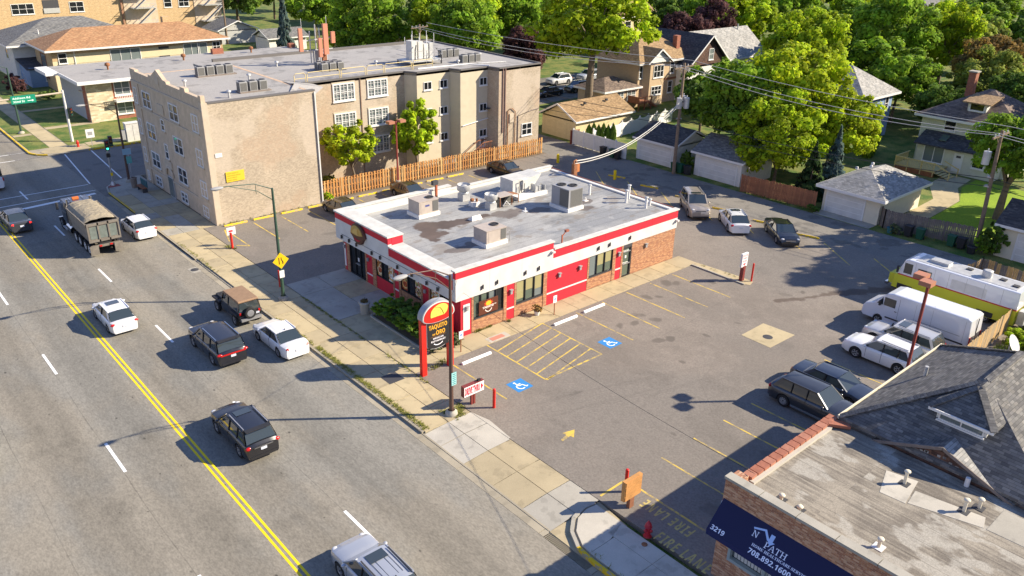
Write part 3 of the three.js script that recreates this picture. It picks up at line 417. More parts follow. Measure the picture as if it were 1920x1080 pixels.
  for (const z of [-14.36, -11.0, -7.3, -3.8]) part(rest, 'wall_lamp', [W(z - 0.08, z + 0.08, 1.85, 2.1, 0.03, 0.16)], M.grey);
  for (const [x, y] of [[8.05, 4.05], [21.95, 3.3]]) part(rest, 'floodlight', [S(x - 0.1, x + 0.12, y, y + 0.12, 0.06, 0.3), S(x - 0.03, x + 0.03, y - 0.16, y, 0.05, 0.1)], M.offwhite);
  // folded taco emblem on the front
  const em = new THREE.Shape(); em.moveTo(-0.95, -0.15); em.quadraticCurveTo(-0.9, 0.75, -0.1, 0.8); em.quadraticCurveTo(0.75, 0.7, 0.95, -0.05); em.quadraticCurveTo(0.6, -0.3, 0.45, -0.62); em.quadraticCurveTo(0.0, -0.85, -0.45, -0.6); em.quadraticCurveTo(-0.6, -0.3, -0.95, -0.15);
  const ex = (s, d, o) => { const g = new THREE.ExtrudeGeometry(s, { depth: d, bevelEnabled: true, bevelSize: 0.03, bevelThickness: 0.03, bevelSegments: 1, curveSegments: 8 }); g.rotateY(-Math.PI / 2); g.translate(-0.46 - o, 3.95, -11.35); return g; };
  const e0 = part(rest, 'emblem', ex(em, 0.16, 0), mat(0.10, 0.035, 0.02, 0.5));
  const sh = new THREE.Shape(); sh.moveTo(-0.8, 0.02); sh.quadraticCurveTo(-0.75, 0.62, -0.08, 0.66); sh.quadraticCurveTo(0.5, 0.6, 0.72, 0.1); sh.quadraticCurveTo(0, -0.12, -0.8, 0.02); part(e0, 'shell', ex(sh, 0.05, 0.2), mat(0.50, 0.31, 0.07, 0.5));
  const s2 = new THREE.Shape(); s2.moveTo(-0.5, 0.1); s2.quadraticCurveTo(-0.2, 0.5, 0.25, 0.55); s2.quadraticCurveTo(0.1, 0.15, 0.3, 0.05); part(e0, 'fold', ex(s2, 0.03, 0.28), mat(0.62, 0.42, 0.12, 0.5));
  const s3 = new THREE.Shape(); s3.moveTo(-0.4, -0.35); s3.quadraticCurveTo(0, -0.62, 0.4, -0.35); s3.quadraticCurveTo(0, -0.5, -0.4, -0.35); part(e0, 'smile', ex(s3, 0.02, 0.2), M.red);
}
// ---------- rooftop equipment ----------
const RT = 4.1;
M.acTan = tmat(grainTex([0.42, 0.36, 0.31], 0.16, 1.5, 231), 0.6); M.acWhite = tmat(grainTex([0.56, 0.55, 0.51], 0.22, 1.5, 232), 0.6); M.coil = tmat(tex(64, 64, 0.25, 0.25, (u, v) => (u * 8 % 1 < 0.4 ? [0.05, 0.05, 0.05] : [0.16, 0.155, 0.145])), 0.6); M.curbW = tmat(grainTex([0.72, 0.70, 0.66], 0.2, 1.2, 233), 0.8); M.rust = tmat(grainTex([0.26, 0.11, 0.05], 0.6, 0.9, 234), 0.9);
function acUnit(label, x0, x1, z0, z1, h, m, fans, coilW, coilS, curb = 0.28) {
  const t = thing('rooftop_unit', label, 'air conditioner', [(x0 + x1) / 2, RT, (z0 + z1) / 2], 'air units on the restaurant roof'), y = RT + curb;
  part(t, 'roof_curb', box(x0 - 0.1, x1 + 0.1, RT, y, z0 - 0.1, z1 + 0.1), M.curbW); part(t, 'cabinet', [box(x0, x1, y, y + h, z0, z1)], m); part(t, 'lid', box(x0 - 0.03, x1 + 0.03, y + h, y + h + 0.05, z0 - 0.03, z1 + 0.03), m);
  for (const [fx, fz, r] of fans) { const f = part(t, 'fan', lathe([[r, 0], [r + 0.04, 0.06], [r - 0.02, 0.09], [r - 0.06, 0.02]], fx, y + h + 0.05, fz, 16), M.dark); const gl = []; for (let i = 0; i < 6; i++) { const a = i / 6 * Math.PI; gl.push(bar([fx - Math.cos(a) * r, y + h + 0.12, fz - Math.sin(a) * r], [fx + Math.cos(a) * r, y + h + 0.12, fz + Math.sin(a) * r], 0.015, 0.015)); } part(f, 'grille', gl, M.dark); part(f, 'hub', lathe([[0, 0.06], [r, 0.055], [r, 0.05]], fx, y + h + 0.01, fz, 14), M.black); }
  if (coilW) part(t, 'coil_panel', box(x0 - 0.02, x0, y + 0.1, y + h - 0.06, coilW[0], coilW[1]), M.coil);
  if (coilS) part(t, 'coil_panel', box(coilS[0], coilS[1], y + 0.1, y + h - 0.06, z1, z1 + 0.02), M.coil);
  part(t, 'access_panel', box(x0 - 0.012, x0, y + 0.12, y + h - 0.1, z0 + 0.1, z0 + (z1 - z0) * 0.42), m); part(t, 'access_panel', box(x0 + 0.15, x0 + (x1 - x0) * 0.55, y + 0.12, y + h - 0.1, z1, z1 + 0.012), m);
  return t;
}
const a1 = acUnit('tan boxy rooftop air unit near the taco emblem corner', 4.65, 6.45, -12.45, -11.0, 1.0, M.acTan, [[6.0, -11.55, 0.3]], null, [5.9, 6.42]);
part(a1, 'maker_badge', box(5.2, 5.6, 4.95, 5.1, -11.0, -10.985), mat(0.06, 0.07, 0.22));
const a2 = acUnit('low beige rooftop air unit by the south parapet', 4.85, 6.65, -4.65, -3.2, 0.92, M.acTan, [[6.2, -4.0, 0.3]], null, [6.15, 6.62]); part(a2, 'gas_pipe', tube([[6.7, 4.8, -3.3], [7.0, 4.95, -3.25], [7.05, 4.1, -3.25]], 0.025), M.grey);
acUnit('large grey rooftop condenser with twin fans and dark coils', 14.8, 16.35, -7.05, -5.1, 1.5, mat(0.30, 0.30, 0.31, 0.6), [[15.35, -6.5, 0.35], [15.9, -5.8, 0.35]], [-6.1, -5.12], [15.0, 16.3]);
{ const t = thing('makeup_air_unit', 'big white rooftop intake hood with slanted end and open side bay', 'air handler', [15.2, RT, -11]);
  part(t, 'roof_curb', box(13.5, 16.8, RT, 4.4, -12.1, -9.6), M.curbW); part(t, 'cabinet', box(13.6, 15.4, 4.4, 5.6, -12.0, -10.4), M.acWhite); part(t, 'hood', [polys([[[15.4, 5.55, -12.0], [15.4, 5.55, -10.4], [16.8, 5.7, -10.4], [16.8, 5.7, -12.0]], [[15.4, 4.8, -10.4], [16.0, 4.8, -10.4], [16.8, 5.7, -10.4], [15.4, 5.55, -10.4]], [[16.0, 4.8, -10.4], [16.0, 4.8, -12.0], [16.8, 5.7, -12.0], [16.8, 5.7, -10.4]], [[15.4, 4.8, -12.0], [16.0, 4.8, -12.0], [16.8, 5.7, -12.0], [15.4, 5.55, -12.0]]])], M.acWhite); part(t, 'bay_wall', box(15.4, 15.95, 4.4, 4.8, -12.0, -10.4), M.acWhite);
  part(t, 'control_box', box(14.6, 15.3, 4.75, 5.5, -10.4, -10.25), M.acWhite); part(t, 'pipe_manifold', [tube([[14.2, 4.5, -10.2], [14.2, 5.5, -10.2], [14.5, 5.5, -10.2]], 0.04), tube([[14.35, 4.5, -10.15], [14.35, 5.2, -10.15]], 0.035), tube([[14.6, 4.5, -10.1], [14.6, 5.3, -10.1]], 0.03)], M.dark);
  part(t, 'burner_rack', [box(15.5, 15.55, 4.5, 5.1, -10.3, -9.7), box(16.6, 16.65, 4.4, 4.9, -10.3, -9.7), box(15.6, 15.85, 4.5, 4.85, -10.1, -9.8), cyl(16.1, 4.5, 4.9, -9.95, 0.14), cyl(16.5, 4.5, 4.8, -10.05, 0.12), box(15.5, 16.65, 4.4, 4.46, -10.3, -9.7)], M.galv); }
function upblast(label, x, z, s) { const t = thing('exhaust_fan', label, 'exhaust fan', [x, RT, z], 'exhaust fans on the restaurant roof'); part(t, 'roof_curb', box(x - 0.36 * s, x + 0.36 * s, RT, RT + 0.55 * s, z - 0.36 * s, z + 0.36 * s), M.galv); part(t, 'neck', lathe([[0.36, 0.55], [0.42, 0.65], [0.3, 0.78]].map(p => [p[0] * s, p[1] * s]), x, RT, z, 18), M.galv); part(t, 'drum', lathe([[0.30, 0.76], [0.55, 0.86], [0.57, 1.3], [0.52, 1.34], [0.50, 1.0], [0.3, 0.95], [0.3, 1.22], [0, 1.26]].map(p => [p[0] * s, p[1] * s]), x, RT, z, 20), M.galv); }
upblast('round galvanised upblast fan by the north parapet', 10.2, -12.6, 1.0); upblast('round galvanised upblast fan beside the gutted cabinet', 10.5, -9.5, 0.95);
{ const t = thing('gutted_condenser', 'open gutted condenser cabinet with bent rusty panels', 'condenser', [12.2, RT, -9.6]); part(t, 'frame', [box(11.25, 11.3, RT, 4.95, -10.2, -10.15), box(12.5, 12.55, RT, 4.95, -10.2, -10.15), box(11.25, 11.3, RT, 4.95, -9.3, -9.25), box(12.5, 12.55, RT, 4.95, -9.3, -9.25), box(13.3, 13.35, RT, 4.8, -9.4, -9.35)], M.rust); part(t, 'lid', box(11.2, 12.6, 4.93, 4.99, -10.25, -9.2), M.acTan); part(t, 'lid', polys([[[12.6, 4.95, -10.2], [13.4, 4.8, -10.1], [13.4, 4.8, -9.3], [12.6, 4.95, -9.25]]]), M.rust); part(t, 'loose_panel', polys([[[11.0, RT, -9.75], [11.55, RT, -9.15], [11.35, 4.85, -9.3], [10.95, 4.8, -9.7]]]), M.coil); part(t, 'compressor', [cyl(12.0, RT, 4.55, -9.7, 0.18), cyl(12.95, RT, 4.45, -9.7, 0.14)], M.black); part(t, 'coil', box(12.56, 13.3, RT, 4.75, -10.2, -10.1), M.coil); part(t, 'rear_panel', box(11.25, 12.5, RT, 4.9, -10.2, -10.16), M.dark); part(t, 'hose', [tube([[11.5, 4.2, -9.2], [11.8, 4.6, -9.1], [12.1, 4.2, -9.0]], 0.04)], M.white); }
{ const t = thing('motor_vent', 'small vent curb with exposed motor on the restaurant roof', 'vent', [9.9, RT, -10.9]); part(t, 'roof_curb', box(9.6, 10.3, RT, 4.45, -11.2, -10.6), M.curbW); part(t, 'motor', [ell(9.8, 4.6, -11.0, 0.2, 0.15, 0.15), cyl(10.1, 4.45, 4.7, -10.8, 0.1)], M.rust); }
solo('roof_hatch', 'small white wedge shaped curb in the middle of the restaurant roof', 'roof curb', [polys([[[7.5, RT, -8.1], [8.5, RT, -8.1], [8.4, 4.45, -8.25], [7.6, 4.45, -8.25]], [[7.6, 4.45, -8.25], [8.4, 4.45, -8.25], [8.5, RT, -8.75], [7.5, RT, -8.75]], [[7.5, RT, -8.75], [7.5, RT, -8.1], [7.6, 4.45, -8.25]], [[8.5, RT, -8.1], [8.5, RT, -8.75], [8.4, 4.45, -8.25]]])], M.curbW);
const vl = ['short white vent pipe with cap farthest from the street on the restaurant roof', 'tall white vent pipe at the restaurant roof centre east', 'white vent pipe next to the roof edge coping', 'white vent pipe nearest the south east roof corner', 'stubby vent pipe beside the corner vent pipe'];
[[19.4, -7.2, 0.8], [20.3, -3.9, 1.0], [21.3, -4.5, 1.1], [20.55, -2.0, 0.85], [21.4, -2.3, 0.45]].forEach(([x, z, h], i) => { const t = thing('vent_pipe', vl[i], 'vent pipe', [x, RT, z], 'vent pipes on the restaurant roof'); part(t, 'pipe', cyl(x, RT, RT + h, z, 0.11, 12), M.curbW); part(t, 'cap', lathe([[0.12, 0], [0.17, 0.03], [0.17, 0.1], [0, 0.13]], x, RT + h, z, 12), M.galv); });
{ const t = thing('roof_floodlight', 'red stand with floodlight on the restaurant roof near the north wall', 'floodlight', [8.6, RT, -14.2]); part(t, 'post', box(8.52, 8.68, RT, 5.3, -14.28, -14.12), mat(0.4, 0.10, 0.04)); part(t, 'lamp_head', box(8.25, 8.75, 5.3, 5.65, -14.4, -14.1), M.dark); }
{ const t = thing('roof_floodlight', 'small bent red floodlight mount above the south parapet', 'floodlight', [9.7, RT, -0.6]); part(t, 'post', box(9.66, 9.74, RT, 4.75, -0.64, -0.56), mat(0.4, 0.10, 0.04)); part(t, 'arm', [bar([9.7, 4.65, -0.6], [10.25, 4.95, -0.7], 0.06, 0.06), box(10.1, 10.4, 4.85, 5.0, -0.8, -0.6)], mat(0.3, 0.1, 0.06)); }
for (const [x, z, l] of [[12.3, -7.4, 'short pipe stub standing in the brown stain on the restaurant roof'], [18.0, -6.3, 'low pipe stub beside the large grey condenser']]) solo('pipe_stub', l, 'pipe', [cyl(x, RT, RT + 0.28, z, 0.06, 8), box(x - 0.2, x + 0.2, RT, RT + 0.04, z - 0.2, z + 0.2)], M.curbW);
// meter rack and bollards behind the restaurant
{ const t = thing('meter_rack', 'rusty electric meter rack on posts behind the restaurant', 'meter rack', [22.6, 0, -12.5]); part(t, 'post', [box(22.3, 22.42, 0, 5.4, -12.1, -11.98)], M.rust); part(t, 'post', [box(22.9, 23.02, 0, 5.4, -12.4, -12.28)], M.rust); part(t, 'cabinet', box(22.35, 22.75, 3.9, 5.1, -12.3, -11.95), M.rust); part(t, 'meter_box', box(22.75, 23.2, 4.3, 5.0, -12.45, -12.1), mat(0.45, 0.16, 0.05)); part(t, 'crossbar', bar([22.3, 5.4, -12.04], [23, 5.4, -12.34], 0.08, 0.08), M.rust); }
// ---------- big roadside sign ----------
{ const t = thing('pylon_sign', 'tall red arched restaurant sign with a taco above a black panel', 'sign', [-3.74, 0, 2.5]);
  for (const x of [-4.74, -2.74]) part(t, 'post', box(x - 0.17, x + 0.17, 0, 3.75, 2.36, 2.64), M.redPost);
  const arch = (w, h, b) => { const s = new THREE.Shape(); s.moveTo(-w, b); s.lineTo(-w, 0); for (let i = 0; i <= 24; i++) { const a = Math.PI - i / 24 * Math.PI; s.lineTo(Math.cos(a) * w, Math.sin(a) * h); } s.lineTo(w, b); for (let i = 1; i < 16; i++) { const a = -i / 16 * Math.PI; s.lineTo(Math.cos(a) * w, b + Math.sin(a) * h * 0.42); } return s; };
  const ex = (s, d, x, y, z) => { const g = new THREE.ExtrudeGeometry(s, { depth: d, bevelEnabled: false, curveSegments: 12 }); g.translate(x, y, z); return g; };
  part(t, 'arch', ex(arch(1.18, 0.92, -0.05), 0.5, -3.74, 3.85, 2.25), mat(0.32, 0.33, 0.34, 0.5)); part(t, 'arch_rim', ex(arch(1.14, 0.88, -0.05), 0.02, -3.74, 3.85, 2.75), M.white);
  const face = part(t, 'arch_face', ex(arch(1.08, 0.82, -0.04), 0.02, -3.74, 3.85, 2.77), M.redPost);
  const tc = new THREE.Shape(); tc.moveTo(-0.62, -0.12); tc.quadraticCurveTo(-0.66, 0.3, -0.25, 0.46); tc.quadraticCurveTo(0.1, 0.6, 0.4, 0.48); tc.quadraticCurveTo(0.72, 0.36, 0.62, 0.12); tc.quadraticCurveTo(0.6, -0.08, 0.35, -0.2); tc.lineTo(-0.62, -0.2);
  part(face, 'taco', ex(tc, 0.03, -3.74, 4.05, 2.79), mat(0.80, 0.62, 0.10, 0.5)); part(face, 'taco_fold', [tube([[-3.99, 4.45, 2.83], [-3.68, 4.4, 2.83], [-3.5, 4.15, 2.83], [-3.42, 3.9, 2.83]], 0.018), ...[[-4.2, 4.1], [-4.1, 4.3], [-3.95, 4.0], [-3.8, 4.22], [-3.65, 4.02], [-3.3, 4.3], [-3.25, 4.12]].map(([x, y]) => ell(x, y, 2.83, 0.025, 0.018, 0.012, 6, 4))], mat(0.36, 0.32, 0.03, 0.5));
  const pan = new THREE.Shape(); pan.moveTo(-0.82, 0); pan.lineTo(-0.82, -1.72); pan.lineTo(-0.72, -1.72); pan.lineTo(-0.70, -1.86); pan.lineTo(-0.2, -1.98); pan.lineTo(0.2, -1.98); pan.lineTo(0.62, -1.86); pan.lineTo(0.64, -1.72); pan.lineTo(0.82, -1.72); pan.lineTo(0.82, 0); part(t, 'panel_rim', ex(pan, 0.3, -3.74, 3.6, 2.36), M.white);
  const p2 = new THREE.Shape(); p2.moveTo(-0.79, 0); p2.lineTo(-0.79, -1.69); p2.lineTo(-0.69, -1.69); p2.lineTo(-0.67, -1.83); p2.lineTo(-0.2, -1.94); p2.lineTo(0.2, -1.94); p2.lineTo(0.59, -1.83); p2.lineTo(0.61, -1.69); p2.lineTo(0.79, -1.69); p2.lineTo(0.79, 0); part(t, 'panel', ex(p2, 0.32, -3.74, 3.6, 2.36), M.black);
  const txt = tmat(canvas(512, 620, (g, w, h) => { g.fillStyle = '#262527'; g.fillRect(0, 0, w, h); g.textAlign = 'center'; g.strokeStyle = '#c07a1e'; g.lineWidth = 4; g.beginPath(); g.moveTo(40, 22); g.lineTo(470, 22); g.moveTo(60, 342); g.lineTo(450, 342); g.stroke(); g.fillStyle = '#f0b12c'; g.font = 'bold 122px sans-serif'; g.save(); g.translate(256, 150); g.scale(0.86, 1.2); g.fillText('TAQUITO', 0, 0); g.restore(); g.font = 'bold 62px sans-serif'; g.fillText('DE', 150, 310); g.save(); g.translate(315, 315); g.scale(0.9, 1.25); g.font = 'bold 122px sans-serif'; g.fillText('ORO', 0, 0); g.restore(); g.fillStyle = '#f4f1f6'; g.font = 'bold 58px sans-serif'; g.fillText('MEXICAN', 256, 412); g.fillText('RESTAURANT', 256, 482); g.strokeStyle = '#f4f1f6'; g.lineWidth = 22; g.beginPath(); g.arc(256, 420, 150, 0.75, 2.4); g.stroke(); }), 0.45);
  part(t, 'print', planeOn('S', 2.68, -4.5, -2.98, 1.74, 3.38, 0.004), txt); }
// ---------- small signs and posts ----------
const signPrint = (w, h, fn) => tmat(canvas(w, h, fn), 0.5);
const dtPrint = signPrint(256, 112, (g, w, h) => { g.fillStyle = '#f3f1ee'; g.fillRect(0, 0, w, h); g.fillStyle = '#c4213a'; g.textAlign = 'center'; g.save(); g.translate(106, 92); g.font = 'bold 46px sans-serif'; const mw = g.measureText('DRIVE THRU').width; g.scale(196 / mw, 2.3); g.lineWidth = 4; g.strokeStyle = g.fillStyle; g.fillText('DRIVE THRU', 0, 0); g.strokeText('DRIVE THRU', 0, 0); g.restore(); g.beginPath(); g.moveTo(214, 14); g.lineTo(248, 56); g.lineTo(214, 98); g.fill(); });
{ const t = thing('drive_through_sign', 'white lit box sign reading drive thru at the lot entrance', 'sign', [-4.4, 0, 6.8]); part(t, 'post', [box(-4.55, -4.42, 0, 0.75, 6.74, 6.86)], M.maroon); part(t, 'post', [box(-4.38, -4.25, 0, 0.75, 6.74, 6.86)], M.maroon); part(t, 'box', box(-5.15, -3.7, 0.72, 1.38, 6.68, 6.96), M.maroon); part(t, 'print', planeOn('S', 6.96, -5.13, -3.72, 0.74, 1.36, 0.006), dtPrint); part(t, 'lamp', [box(-4.1, -3.9, 1.38, 1.5, 6.78, 6.9)], M.black); }
const dtE = signPrint(128, 192, (g, w, h) => { g.fillStyle = '#f3f1ee'; g.fillRect(0, 0, w, h); g.fillStyle = '#c4213a'; g.textAlign = 'center'; g.font = 'bold 42px sans-serif'; g.fillText('DRIVE', 64, 44); g.fillText('THRU', 64, 86); g.fillText('HERE', 64, 128); g.beginPath(); g.moveTo(24, 144); g.lineTo(104, 144); g.lineTo(64, 184); g.fill(); });
{ const t = thing('drive_through_sign', 'upright drive thru here sign with arrow at the end of the side walk', 'sign', [22.7, 0, 6.3]); part(t, 'post', box(22.52, 22.88, 0, 1.25, 6.18, 6.42), M.maroon); part(t, 'board', box(22.3, 23.05, 1.2, 2.3, 6.22, 6.38), M.white); part(t, 'print', planeOn('S', 6.38, 22.32, 23.03, 1.22, 2.28, 0.005), dtE); }
const bl = (l, x, z, h = 1.2, m = M.redPost, r = 0.09) => solo('bollard', l, 'bollard', [cyl(x, 0, h, z, r, 12), ell(x, h, z, r, r * 0.5, r)], m, 'pipe bollards round the lot');
bl('red pipe bollard beside the drive thru box sign', -3.74, 7.9); bl('red pipe bollard behind the wooden sign', -3.58, 17.65, 1.3); bl('thin red bollard at the end of the side walk', 23.15, 6.9, 1.5, M.redPost, 0.07); bl('red bollard by the north lot entrance', -5.05, -23.9, 1.35, M.redPost, 0.1);
bl('red bollard behind the merge sign pole', -5.5, -14.6, 1.3, M.redPost, 0.08);
bl('yellow bollard at the alley nearest the orange fence', 34.4, -26.2, 0.95, M.roadYellow, 0.16); bl('yellow bollard in the rear stalls halfway along the alley', 34.8, -17.9, 0.95, M.roadYellow, 0.16);
const hcP = signPrint(96, 160, (g, w, h) => { g.fillStyle = '#eef0f0'; g.fillRect(0, 0, w, h); g.fillStyle = '#2a6fb5'; g.beginPath(); g.arc(48, 78, 26, 0, 7); g.fill(); g.fillStyle = '#eef0f0'; g.beginPath(); g.arc(46, 64, 6, 0, 7); g.fill(); g.fillRect(43, 70, 7, 18); g.fillRect(43, 84, 20, 5); });
for (const [x, z, l] of [[-1.2, 1.6, 'accessible parking sign on a post near the pylon sign'], [7.15, 1.5, 'accessible parking sign on a post by the red wall']]) { const t = thing('parking_sign', l, 'sign', [x, 0, z], 'accessible parking signs'); part(t, 'post', box(x - 0.03, x + 0.03, 0, 1.1, z - 0.02, z + 0.02), M.woodBrown); part(t, 'plate', box(x - 0.17, x + 0.17, 0.95, 1.5, z + 0.02, z + 0.035), M.white); part(t, 'print', planeOn('S', z + 0.035, x - 0.165, x + 0.165, 0.96, 1.49, 0.004), hcP); }
{ const t = thing('wooden_sign', 'weathered wooden board sign on a short post by the fire lane', 'sign', [-4.25, 0, 18.5]); part(t, 'post', box(-4.4, -4.1, 0, 0.7, 18.42, 18.62), M.woodBrown); part(t, 'board', box(-4.85, -3.65, 0.6, 1.7, 18.42, 18.62), M.wood); const fr = []; for (let i = 0; i < 4; i++) fr.push(box(-4.8, -3.7, 0.62 + i * 0.27, 0.86 + i * 0.27, 18.62, 18.65)); fr.forEach(g => part(t, 'plank', g, M.wood)); for (let i = 0; i < 4; i++) part(t, 'plank', box(-4.8, -3.7, 0.62 + i * 0.27, 0.86 + i * 0.27, 18.39, 18.42), M.wood); }
{ const t = thing('fire_hydrant', 'red fire hydrant beside the fire lane lettering', 'hydrant', [-5.2, 0, 20.4]); const x = -5.2, z = 20.4, m = mat(0.45, 0.015, 0.03, 0.4); part(t, 'barrel', lathe([[0.17, 0], [0.2, 0.04], [0.13, 0.08], [0.12, 0.5], [0.17, 0.53], [0.17, 0.58], [0.12, 0.6]], x, 0.0, z, 16), m); part(t, 'bonnet', lathe([[0.15, 0.6], [0.14, 0.7], [0.08, 0.8], [0.04, 0.82], [0.04, 0.88], [0, 0.88]], x, 0.0, z, 16), m); for (const [a, b] of [[-1, 0], [1, 0], [0, 1]]) part(t, 'outlet', tube([[x + a * 0.08, 0.42, z + b * 0.08], [x + a * 0.22, 0.42, z + b * 0.22]], 0.07, 0.07, 10), m); }
solo('valve_cover', 'round rusty valve cover in the pale corner walk', 'valve cover', lathe([[0, 0.02], [0.14, 0.015], [0.14, 0]], -5.75, 0.051, 20.7, 14), M.rust);
// fire lane stencils are flat paint: each letter a painted piece
const font = await (async () => { const { FontLoader } = await import('three/addons/loaders/FontLoader.js'); return new FontLoader().loadAsync('fonts/droid/droid_sans_bold.typeface.json'); })();
function paintText(parent, str, x, z, size, rot, m) { let pen = 0; for (const ch of str) { const sh = font.generateShapes(ch, size); const adv = font.data.glyphs[ch].ha * size / font.data.resolution; if (sh.length) { const g = new THREE.ShapeGeometry(sh, 3); g.rotateX(-Math.PI / 2); g.scale(1, 1, 1.85); g.translate(pen, 0, 0); g.rotateY(rot); g.translate(x, YL, z); part(parent, 'painted_letter', g, m); } pen += adv * 1.22; } }
M.stencil = tmat(grainTex([0.46, 0.37, 0.13], 0.35, 1.2, 251), 0.9);
paintText(lot, 'FIRE LANE', -3.19, 21.65, 0.36, Math.PI / 2, M.stencil); paintText(lot, 'FIRE LANE', -5.1, 20.6, 0.36, -Math.PI / 2, M.stencil);
// parking stops
function stop(label, x0, z0, x1, z1, m, group) { const dx = x1 - x0, dz = z1 - z0, l = Math.hypot(dx, dz); const sh = new THREE.Shape(); sh.moveTo(-0.1, 0); sh.lineTo(-0.08, 0.1); sh.lineTo(-0.05, 0.14); sh.lineTo(0.05, 0.14); sh.lineTo(0.08, 0.1); sh.lineTo(0.1, 0); const g = new THREE.ExtrudeGeometry(sh, { depth: l, bevelEnabled: false }); g.translate(0, 0, -l / 2); g.rotateY(Math.atan2(dx, dz)); g.translate((x0 + x1) / 2, 0.003, (z0 + z1) / 2); solo('parking_stop', label, 'parking stop', g, m, group); }
stop('white parking stop in the accessible stall nearest the pylon sign', -2.15, 2.95, 0.15, 2.95, M.whitePaint, 'white stops by the restaurant'); stop('white parking stop right of the yellow hatched aisle', 6.0, 2.7, 8.2, 2.7, M.whitePaint, 'white stops by the restaurant'); stop('white parking stop farthest from the hatched aisle', 9.0, 2.6, 11.1, 2.6, M.whitePaint, 'white stops by the restaurant');
const ord = ['first', 'second', 'third', 'fourth', 'fifth', 'sixth', 'seventh', 'eighth', 'ninth', 'tenth', 'eleventh', 'twelfth'];
for (let i = 0; i < 10; i++) stop(ord[i] + ' yellow parking stop from the street along the north fence row', -3.45 + i * 2.72, -29.2, -1.35 + i * 2.72, -29.15, M.curbYellow, 'yellow stops along the north row');
for (let i = 0; i < 6; i++) stop(ord[i] + ' yellow parking stop along the alley counted from the north', 34.9 + 0.45, -19.3 + i * 4.55, 35.9, -17.4 + i * 4.55, M.curbYellow, 'yellow stops along the alley');
// ---------- shared house pieces ----------
function win(t, face, pl, a0, a1, y0, y1, o = {}) {         // frame proud of the wall, each pane a piece
  const B = face === 'S' ? FS(pl) : FW(pl), f = o.f ?? 0.09, n = o.n ?? 1, m = o.m ?? 2, w = (a1 - a0) / n, h = (y1 - y0) / m, fm = o.fm ?? M.white, d = o.d ?? 0.07, gm = o.g ?? M.glass;
  const fr = [B(a0, a1, y0, y0 + f, 0, d), B(a0, a1, y1 - f, y1, 0, d), B(a0, a0 + f, y0 + f, y1 - f, 0, d), B(a1 - f, a1, y0 + f, y1 - f, 0, d)];
  for (let i = 1; i < n; i++) fr.push(B(a0 + i * w - f * 0.4, a0 + i * w + f * 0.4, y0 + f, y1 - f, 0, d));
  for (let i = 0; i < n; i++) for (let j = 1; j < m; j++) fr.push(B(a0 + i * w + f * 0.5, a0 + (i + 1) * w - f * 0.5, y0 + j * h - 0.03, y0 + j * h + 0.03, 0, d - 0.01));
  if (o.grid) for (let i = 0; i < n; i++) { const k = Math.max(1, Math.round(w / 0.42)); for (let q = 1; q < k; q++) fr.push(B(a0 + i * w + q * w / k - 0.015, a0 + i * w + q * w / k + 0.015, y0 + f, y1 - f, 0.01, d - 0.02)); for (let q = 1; q < 5; q++) fr.push(B(a0 + i * w + f * 0.5, a0 + (i + 1) * w - f * 0.5, y0 + (y1 - y0) * q / 5 - 0.012, y0 + (y1 - y0) * q / 5 + 0.012, 0.01, d - 0.025)); }
  const F = part(t, 'window', fr, fm);
  for (let i = 0; i < n; i++) for (let j = 0; j < m; j++) part(F, 'pane', B(a0 + i * w + f * 0.4, a0 + (i + 1) * w - f * 0.4, y0 + j * h + 0.03, y0 + (j + 1) * h - 0.03, -0.02, 0.012), (o.blind && j === m - 1 && R0() < 0.5) ? M.glassPale : gm);
  if (o.sill !== 0) part(F, 'sill', B(a0 - 0.06, a1 + 0.06, y0 - 0.1, y0, 0, d + 0.06), o.sm ?? fm);
  return F;
}
const tri = (...p) => polys([p]);
function prismPoly(poly, thick) {       // a sloping roof face with thickness
  const dn = poly.map(p => [p[0], p[1] - thick, p[2]]), l = [poly, dn.slice().reverse()]; for (let i = 0; i < poly.length; i++) { const j = (i + 1) % poly.length; l.push([poly[i], dn[i], dn[j], poly[j]]); } return polys(l);
}
function hip(t, x0, x1, z0, z1, ye, yr, m, axis = 'x', th = 0.16, soff = M.white) {
  const A = [x0, ye, z1], B = [x1, ye, z1], C = [x1, ye, z0], D = [x0, ye, z0]; let P, Q; const cx = (x0 + x1) / 2, cz = (z0 + z1) / 2;
  if (axis === 'x') { const k = Math.min((z1 - z0) / 2, (x1 - x0) / 2); P = [x0 + k, yr, cz]; Q = [x1 - k, yr, cz]; part(t, 'roof_slope', prismPoly([A, B, Q, P], th), m); part(t, 'roof_slope', prismPoly([C, D, P, Q], th), m); part(t, 'roof_slope', prismPoly([D, A, P], th), m); part(t, 'roof_slope', prismPoly([B, C, Q], th), m); }
  else { const k = Math.min((x1 - x0) / 2, (z1 - z0) / 2); P = [cx, yr, z0 + k]; Q = [cx, yr, z1 - k]; part(t, 'roof_slope', prismPoly([D, A, Q, P], th), m); part(t, 'roof_slope', prismPoly([B, C, P, Q], th), m); part(t, 'roof_slope', prismPoly([A, B, Q], th), m); part(t, 'roof_slope', prismPoly([C, D, P], th), m); }
  part(t, 'eave_board', [box(x0 - 0.03, x1 + 0.03, ye - th - 0.12, ye - 0.02, z1, z1 + 0.05), box(x0 - 0.03, x1 + 0.03, ye - th - 0.12, ye - 0.02, z0 - 0.05, z0), box(x0 - 0.05, x0, ye - th - 0.12, ye - 0.02, z0, z1), box(x1, x1 + 0.05, ye - th - 0.12, ye - 0.02, z0, z1)], soff);
}
